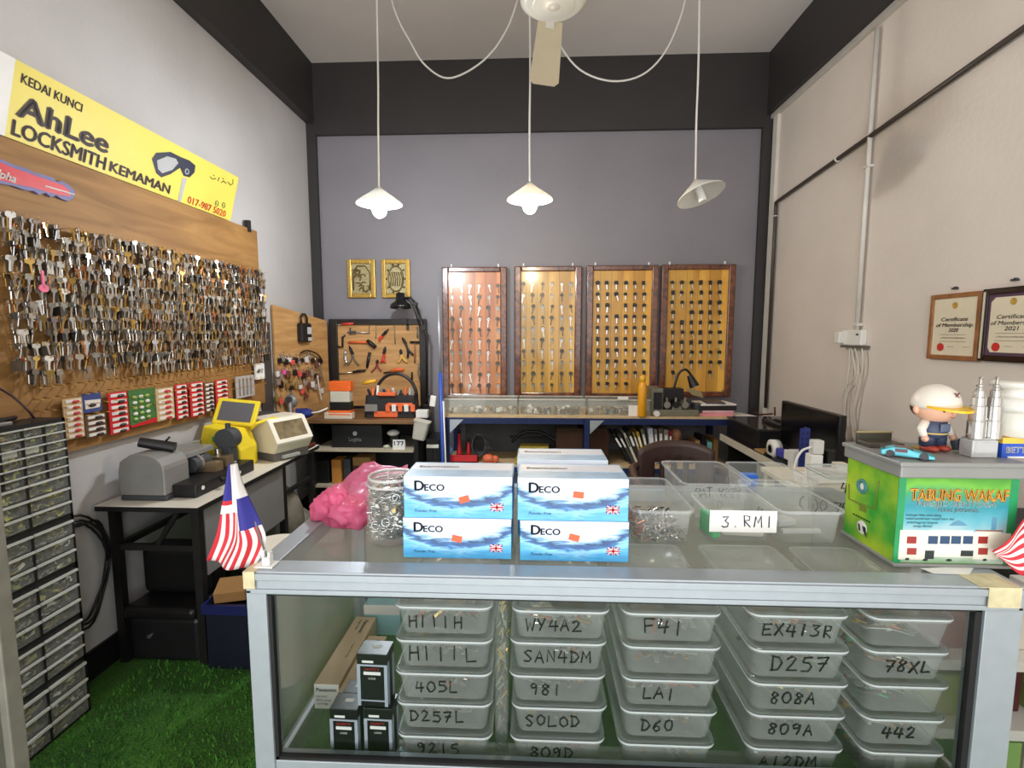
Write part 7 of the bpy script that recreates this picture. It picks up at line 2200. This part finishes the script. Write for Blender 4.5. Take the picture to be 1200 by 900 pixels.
cap_prof = [(.0455 * math.cos(a), .100 + .044 * math.sin(a)) for a in [PI / 2 * i / 8 for i in range(9)]]
cp.lathe([(.0440, .094)] + cap_prof, (0, 0, 0), 26, 0, Rf @ Matrix.Diagonal((1, .93, 1, 1)))
cp.build('cap', CAPM, t)
br = [(.042 * math.cos(a), -.012 + -.056 * math.sin(a)) for a in [PI * i / 14 for i in range(15)]] + [(-.038 * math.cos(a), -.012 - .012 * math.sin(a)) for a in [PI * i / 8 for i in range(9)]]
MB().prism(br, .0045, 0, Rf @ Matrix.Translation((0, 0, .0985)) @ Matrix.Rotation(.12, 4, 'X')).build('cap_brim', M('figurine_yellow_brim', (246, 196, 26), .4), t)
em = MB()
for a_ in (.7, -.7):
    d = Vector((math.cos(a_), 0, math.sin(a_))) * .008
    em.tube([Rf @ (Vector((.006, -.0365, .123)) - d), Rf @ (Vector((.006, -.0355, .123)) + d)], .0014, 5)
em.build('cap_emblem', M('figurine_maroon', (120, 50, 60), .5), t)
MB().bb(-.012, .012, -.0255, -.0215, .045, .062, 0, Rf).build('bib', M('figurine_grey_bib', (96, 108, 130), .45), t, bevel=.002)
MB().torus((0, 0, .040), .0265, .002, 20, 6, 0, Rf @ Matrix.Diagonal((1, .82, 1, 1))).build('belt', M('figurine_tan_belt', (206, 178, 110), .5), t)
MB().cyl(Rf @ Vector((.042, -.02, .006)), Rf @ Vector((.040, -.018, .024)), .010, .012, n=14).cyl(Rf @ Vector((.036, -.026, .026)), Rf @ Vector((.048, -.024, .030)), .004, n=8).build('bucket', M('figurine_bucket', (70, 80, 100), .4), t)
# toy car
q = onZ(1062, 536, LZ)
t = thing('toy_car', 'small turquoise toy sports car on the corner of the donation tin lid', 'toy car', (q.x, q.y, LZ))
Tc = Matrix.Translation((q.x, q.y - .0, LZ)) @ Matrix.Rotation(-.55, 4, 'Z')
prof = [(-.042, .004), (.042, .003), (.044, .008), (.030, .012), (.012, .0155), (-.004, .021), (-.022, .021), (-.036, .0165), (-.043, .014)]
cb2 = MB().prism(prof, .030, 0, Tc @ Matrix.Translation((0, .015, 0)) @ Txz)
cb2.build('body', M('turquoise_toy_paint', (84, 190, 206), .25), t, bevel=.002)
MB().prism([(.010, .0162), (-.004, .0216), (-.020, .0216), (-.016, .0162)], .026, 0, Tc @ Matrix.Translation((0, .013, 0)) @ Txz).bb(-.02, .0, -.0155, .0155, .012, .019, 0, Tc).bb(.012, .03, -.008, .008, .0125, .0165, 0, Tc @ Matrix.Rotation(.16, 4, 'Y')).build('window', M('toy_maroon_window', (78, 34, 52), .15), t)
for xx in (-.027, .026):
    for yy in (-.0165, .0105):
        MB().cyl(Tc @ Vector((xx, yy, .0075)), Tc @ Vector((xx, yy + .006, .0075)), .0075, n=14).build('wheel', BLACK, t)
MB().bb(-.044, -.036, -.015, .015, .018, .020, 0, Tc).build('spoiler', BLACK, t)
# dark open case behind the figurine
a_, b_ = onZ(1024, 512, LZ), onZ(1075, 506, LZ)
t = thing('glasses_case', 'shallow dark hinged case lying open behind the toy figurine', 'case', ((a_.x + b_.x) / 2, gy1 - .03, LZ))
xs, xe = gx0 + .012, gx0 + .085
MB().bb(xs, xe, gy1 - .055, gy1 - .01, LZ, LZ + .010).bb(xs - .002, xe + .002, gy1 - .012, gy1 - .006, LZ, LZ + .026).build('case', M('dark_olive_case', (70, 66, 54), .4), t, bevel=.002)
MB().bb(xs - .003, xe + .003, gy1 - .0125, gy1 - .0055, LZ + .026, LZ + .029).build('edge', M('gold_edge', (190, 170, 120), .3, .4), t)
tag(MB().bb(fx - .02, fx + .06, fyy + .012, fyy + .032, LZ, LZ + .002).build('yellow_card', M('yellow_card', (220, 184, 60), .6)), 'yellow card lying on the tin lid behind the shoes of the figurine', 'card')
# twin tower souvenir
q = onZ(1146, 537, LZ)
TYY = q.y + .018
a_, b_ = onY(1139, 530, TYY - .016), onY(1171, 514, TYY - .016)
t = thing('tower_souvenir', 'silver twin tower souvenir on a clear block base beside the figurine', 'souvenir', ((a_.x + b_.x) / 2, TYY, LZ))
MB().bb(a_.x, b_.x, TYY - .016, TYY + .016, LZ, b_.z - .004).bb(a_.x + .004, b_.x - .002, TYY - .014, TYY + .014, b_.z - .004, b_.z).build('base', M('crystal_base', (196, 196, 194), .08, .1, .1, 30), t, bevel=.003)
MB().bb(a_.x + .006, b_.x - .004, TYY - .0168, TYY - .016, LZ + .010, b_.z - .008).build('plaque', M('silver_plaque', (216, 218, 222), .2, .6), t)
for u in (1143, 1162):
    p0, p1 = onY(u, 513, TYY), onY(u + 1.2, 441, TYY)
    hh = p1.z - p0.z
    pr = [(.0115, 0), (.0115, hh * .28), (.0105, hh * .29), (.0102, hh * .52), (.0090, hh * .53), (.0086, hh * .66), (.0072, hh * .67), (.0066, hh * .77), (.0050, hh * .78), (.0046, hh * .83), (.0062, hh * .84), (.0062, hh * .86), (.0028, hh * .875), (.0022, hh * .95), (.0042, hh * .965), (.0030, hh * .99), (0, hh)]
    MB().lathe([(r_ * (1.35 if z < hh * .8 else 1.0), z) for r_, z in pr], (p0.x, TYY, p0.z), 16, 0, None, False).build('tower', M('chromed_tower', (206, 204, 200), .16, .85, .06, 60), t)
zm = onY(1152, 492, TYY).z
pA_, pB_ = onY(1143, 492, TYY), onY(1162, 492, TYY)
MB().bb(pA_.x, pB_.x, TYY - .003, TYY + .003, zm, zm + .004).build('sky_bridge', M('chromed_tower', (206, 204, 200)), t)
# blue and yellow box with white canister
a_, b_ = onY(1172, 537, TYY - .01), onY(1172, 513, TYY - .01)
bx0, bzt = a_.x, b_.z
t = thing('battery_box', 'blue and yellow printed box under the white canister at the end of the tin', 'box', (bx0 + .05, TYY, LZ))
MB().bb(bx0, bx0 + .10, TYY - .012, TYY + .055, LZ, LZ + (bzt - LZ) * .72).build('carton', M('battery_box_blue', (40, 84, 190), .4), t)
MB().bb(bx0, bx0 + .10, TYY - .012, TYY + .055, LZ + (bzt - LZ) * .72, bzt).build('yellow_band', M('battery_box_yellow', (236, 196, 80), .4), t)
MB().text('BETTERY', (bx0 + .008, TYY - .0125, LZ + (bzt - LZ) * .26), (1, 0, 0), (0, 0, 1), (bzt - LZ) * .42, 0, .03).bb(bx0 + .012, bx0 + .1, TYY - .0125, TYY - .012, LZ, LZ + .003).build('lettering', PAPER, t)
ca = onY(1171, 512, TYY + .02)
t = thing('white_canister', 'white round canister with knobbed lid standing on the blue and yellow box', 'canister', (bx0 + .052, TYY + .022, bzt))
hh = onY(1180, 447, TYY + .02).z - bzt
MB().lathe([(.044, 0), (.048, .004), (.048, hh * .44), (.046, hh * .46)], (bx0 + .05, TYY + .022, bzt), 30).build('body', M('ivory_canister', (226, 220, 206), .35), t)
MB().lathe([(.050, hh * .46), (.050, hh * .60), (.046, hh * .63), (.046, hh * .66), (.026, hh * .68), (.025, hh * .86), (.034, hh * .88), (.042, hh * .91), (.042, hh * .97), (.038, hh), (0, hh)], (bx0 + .05, TYY + .022, bzt), 30).build('lid', M('white_canister_lid', (234, 230, 220), .3), t)

# --- open tubs on the counter
def open_tub(label, u0, u1, v, y0, dep, hgt, z=CT, **kw):
    a_, b_ = onY(u0, v, y0), onY(u1, v, y0)
    t = tub(label, 'open clear tubs on the counter top', a_.x, b_.x, y0, dep, z, kw.get('txt', ''), kw.get('tx', .02), kw.get('tz', .03), kw.get('th', .02), h=hgt, lid=False, name='open_tub')
    cx, cy = (a_.x + b_.x) / 2, y0 + dep / 2
    wx = b_.x - a_.x
    o1, o2 = rrect(wx * .95, dep * .97, .018, 5), rrect(wx * 1.02, dep * 1.03, .022, 5)
    n = len(o1)
    zt = z + hgt - .012
    MB().add([(cx + x, cy + yy, zt) for x, yy in o1] + [(cx + x, cy + yy, zt + .002) for x, yy in o2] + [(cx + x, cy + yy, zt - .004) for x, yy in o2],
             [(i, (i + 1) % n, n + (i + 1) % n, n + i) for i in range(n)] + [(n + i, n + (i + 1) % n, 2 * n + (i + 1) % n, 2 * n + i) for i in range(n)], 0, True).build('rim', CLEARL, t)
    return t, (a_.x, b_.x, y0, y0 + dep)


t1, bx_ = open_tub('open clear tub of silver and copper screws beside the glove boxes', 741, 815, 607, 1.063, .25, .092)
rnd = random.Random(23)
c = MB()
for i in range(330):
    x, y = rnd.uniform(bx_[0] + .016, bx_[1] - .016), rnd.uniform(bx_[2] + .018, bx_[3] - .05)
    z = CT + .004 + rnd.uniform(0, .030) * (1 - .5 * (y - bx_[2]) / .25)
    R_ = Matrix.Rotation(rnd.uniform(0, 6.3), 4, 'Z') @ Matrix.Rotation(rnd.uniform(-.8, .8), 4, 'Y')
    c.box((x, y, z), (rnd.uniform(.010, .024), .004, .003), rnd.choice((0, 0, 1, 1, 3)) if x > bx_[0] + .04 else rnd.choice((2, 2, 0)), R=R_)
tag(c.build('loose_screws', [NICKEL, STEEL, M('copper_blank', (192, 116, 70)), M('dark_key_steel', (96, 92, 84))]), 'loose silver and copper screws heaped in the open tub beside the glove boxes', 'screws', kind='stuff')
t2, b2_ = open_tub('open clear tub with reversed writing standing behind the note card', 800, 882, 572, 1.23, .22, .104)
w2 = MB()
yw = 1.40
a_ = onY(868, 583, yw)
w2.hand('YSSY TAP', (a_.x, yw, a_.z), (-1, 0, 0), (0, 0, 1), .026, .0016, 0, .62)
a_ = onY(846, 595, yw)
w2.hand('02', (a_.x, yw, a_.z), (-1, 0, 0), (0, 0, 1), .022, .0016)
w2.build('handwriting', INK, t2)
t3, b3_ = open_tub('open clear tub holding green and white packets under the note card', 829, 912, 600, 1.085, .13, .086)
tag(MB().box(((b3_[0] + .022), 1.13, CT + .03), (.018, .06, .05), 0, rz=.2).build('green_packet', M('bright_green_packet', (60, 186, 110), .4), bevel=.003), 'bright green packet inside the tub under the note card', 'packet')
tag(MB().box(((b3_[0] + b3_[1]) / 2 + .016, 1.135, CT + .02), (.095, .05, .03), 0, rz=-.1).build('white_packet', M('crumpled_white_packet', (226, 220, 208), .6, 0, .1, 30, bump=.6, bscale=40), bevel=.008), 'white packet inside the tub under the note card', 'packet')
na, nb, nc = onY(831, 623, 1.078), onY(911, 599, 1.078), onY(829, 598, 1.078)
t = thing('note_card', 'white note card hand lettered 3.RM1 propped on the front of a clear tub', 'card', (na.x, 1.078, na.z))
MB().box(((na.x + nb.x) / 2, 1.078, (na.z + nb.z) / 2), (nb.x - na.x, .0012, nb.z - na.z)).build('card', PAPER, t)
MB().hand('3.RM1', (na.x + .026, 1.0762, na.z + .012), (1, 0, 0), (0, 0, 1), .026, .0013, 0, .9).build('handwriting', INK, t)
t4, b4_ = open_tub('open clear tub at the front beside the donation tin', 914, 993, 606, 1.083, .24, .088)
w4 = MB()
yw = 1.083 + .24 - .006
a_ = onY(936, 596, 1.30)
w4.hand('(1)0.75L', (a_.x, 1.303, a_.z), (1, 0, -.12), (0, 0, 1), .030, .0017, 0, .62)
a_ = onX(911, 620, b4_[0] + .001)
w4.hand('A(40)', (b4_[0] + .006, 1.12, CT + .025), (0, 1, 0), (0, 0, 1), .022, .0016, 0, .8)
w4.build('handwriting', INK, t4)
tag(MB().box(((b4_[0] + b4_[1]) / 2, 1.13, CT + .014), (.09, .012, .010), 0, rz=.05).box(((b4_[0] + b4_[1]) / 2 - .015, 1.19, CT + .016), (.05, .04, .014), 0, rz=.3).build('grey_tool', M('pale_grey_tool', (190, 188, 186), .4), bevel=.002), 'pale grey slim tool lying in the tub beside the donation tin', 'tool')
t5, b5_ = open_tub('open clear tub at the back rail behind the front tubs', 885, 962, 572, 1.26, .21, .098)
t = thing('blue_bottle', 'bright blue capped bottle standing behind the tub with reversed writing', 'bottle', (0, 0, 0))
q = onY(877, 560, 1.475)
t.location = (q.x, 1.475, CT)
MB().frustum((q.x, 1.475, CT), (.042, .03), (.042, .03), onY(877, 566, 1.475).z - CT, r=.008, n=3).build('body', M('pale_blue_bottle', (120, 140, 200), .3), t)
z0 = onY(877, 568, 1.475).z
MB().frustum((q.x, 1.475, z0), (.052, .036), (.050, .034), onY(877, 555, 1.475).z - z0, r=.010, n=3).build('cap', M('bright_blue_cap', (40, 110, 216), .35), t, bevel=.003)
# lidded tub behind the tin side
a_, b_ = onY(948, 575, 1.44), onY(990, 575, 1.44)
tub('lidded clear tub marked 48E behind the open tubs and the donation tin', 'open clear tubs on the counter top', a_.x, a_.x + .13, 1.345, .14, CT, '48E', .035, .035, .028, h=.085)

# ------------------------------------------------------------------ pendant lamps, their cords, and the ceiling fan
LY = 2.70
shade = clear('frosted_shade_plastic', (236, 234, 228), .0, .3)
shm, nt, b = nodes('white_translucent_shade')
b.inputs['Base Color'].default_value = lin((238, 236, 230)); b.inputs['Roughness'].default_value = .35
tr = nt.nodes.new('ShaderNodeBsdfTranslucent'); tr.inputs[0].default_value = lin((238, 236, 230))
mxs = nt.nodes.new('ShaderNodeMixShader'); mxs.inputs[0].default_value = .38
nt.links.new(b.outputs[0], mxs.inputs[1]); nt.links.new(tr.outputs[0], mxs.inputs[2]); nt.links.new(mxs.outputs[0], nt.nodes['Material Output'].inputs[0])
lamps = [(444, 219, 'lit pendant lamp with cool white bulb nearest the left wall', (.86, .93, 1.0), 46, 0.0, 441, (440, 0)),
         (621, 214, 'lit pendant lamp with warm bulb at the middle of the room', (1.0, .84, .60), 19, 0.0, 620, (620, 60)),
         (815, 211, 'unlit pendant lamp hanging tilted nearest the right wall', None, 0, -.28, 819, (819, 0))]
for u, v, lab, colr, pw_, tl, utop, _ in lamps:
    q = onY(u, v, LY)
    tpp = onY(utop, 0, LY)
    t = thing('pendant_lamp', lab, 'pendant lamp', (q.x, LY, q.z - .13), 'pendant lamps hanging in a row')
    kx = (tpp.x - q.x) / (tpp.z - q.z)
    MB().tube(spline([(q.x, LY, q.z - .005), (q.x + kx * .3, LY + .002, q.z + .3), (q.x + kx * .6 + .004, LY, q.z + .6), (q.x + kx * (ZC - q.z), LY, ZC)]), .0052, 8).build('cord', WC, t)
    Tl = Matrix.Translation(q) @ Matrix.Rotation(tl, 4, 'Y') @ Matrix.Rotation(-.25 if tl else 0, 4, 'X')
    MB().lathe([(.010, .0), (.022, -.012), (.118, -.082), (.122, -.090), (.118, -.090), (.022, -.020)], (0, 0, 0), 32, 0, Tl).build('shade', shm, t)
    MB().cyl(Tl @ Vector((0, 0, -.018)), Tl @ Vector((0, 0, -.055)), .018, n=14).build('bulb_holder', WHITE, t)
    if colr:
        em_ = M('lit_bulb_' + ('cool' if colr[0] < 1 else 'warm'), (255, 255, 255), .4, 0, .01, 4, emit=colr + (34,))
        MB().sph(Tl @ Vector((0, 0, -.112)), (.040, .040, .050), 18, 12).build('bulb', em_, t)
        pl_ = bpy.data.lights.new('bulb_light', 'POINT'); pl_.energy = pw_; pl_.color = colr; pl_.shadow_soft_size = .045
        o = bpy.data.objects.new('bulb_light', pl_); COL.objects.link(o); o.location = (q.x, LY, q.z - .185)
    else:
        MB().cyl(Tl @ Vector((0, 0, -.055)), Tl @ Vector((0, 0, -.125)), .020, n=16).build('bulb', M('dead_tube_bulb', (230, 228, 222), .3), t, bevel=.006)
# looping supply cables between the lamps
for lab, pts in (('white cable sagging between the cool lamp and the middle of the ceiling', ((452, -30), (460, 4), (468, 26), (480, 48), (496, 74), (520, 91), (544, 86), (572, 66), (592, 38), (604, 8), (612, -30))),
                 ('white cable sagging between the middle of the ceiling and the unlit lamp', ((640, -30), (646, 20), (656, 52), (680, 82), (716, 95), (752, 88), (780, 60), (800, 12), (806, -30)))):
    P_ = [onY(u, v, LY + .02) for u, v in pts]
    tag(MB().tube([Vector((P_[0].x, P_[0].y, ZC))] + spline(P_, 5) + [Vector((P_[-1].x, P_[-1].y, ZC))], .0048, 8).build('sagging_cable', WC), lab, 'cable')
# ceiling fan
FZ = 2.62
hq = onZ(649, 6, FZ)
t = thing('ceiling_fan', 'cream ceiling fan with round hub hanging above the counter', 'ceiling fan', (hq.x, hq.y, FZ))
FM = M('fan_cream_enamel', (226, 220, 208), .3)
MB().lathe([(0, -.028), (.075, -.026), (.092, -.014)], (hq.x, hq.y, FZ + .02), 36).lathe([(.099, -.012), (.124, .004), (.128, .03), (.118, .09), (.05, .12), (.016, .125)], (hq.x, hq.y, FZ + .01), 36).build('hub', FM, t)
MB().torus((hq.x, hq.y, FZ + .005), .095, .004, 40, 8).build('hub_ring', M('fan_dark_groove', (60, 52, 48), .5), t)
MB().lathe([(0, -.0295), (.022, -.029), (.026, -.026), (.024, -.0255)], (hq.x, hq.y, FZ + .02), 24).build('hub_boss', M('fan_pale_boss', (214, 206, 194), .35), t)
MB().cyl((hq.x, hq.y, FZ + .12), (hq.x, hq.y, ZC - .07), .013, n=14).lathe([(.02, 0), (.06, .02), (.06, .07)], (hq.x, hq.y, ZC - .07), 24).build('down_rod', FM, t)
BM_ = M('fan_beige_blade', (206, 190, 160), .4, 0, .05, 6)
for kf in range(3):
    an = math.radians(92 + 120 * kf)
    Tb = Matrix.Translation((hq.x, hq.y, FZ + .05)) @ Matrix.Rotation(an, 4, 'Z') @ Matrix.Rotation(.14, 4, 'X')
    MB().prism([(.18, -.05), (.66, -.075), (.70, -.055), (.70, .055), (.66, .075), (.18, .05)], .004, 0, Tb).build('blade', BM_, t)
    MB().bb(.09, .22, -.018, .018, -.004, 0.0, 0, Tb).build('blade_arm', FM, t)
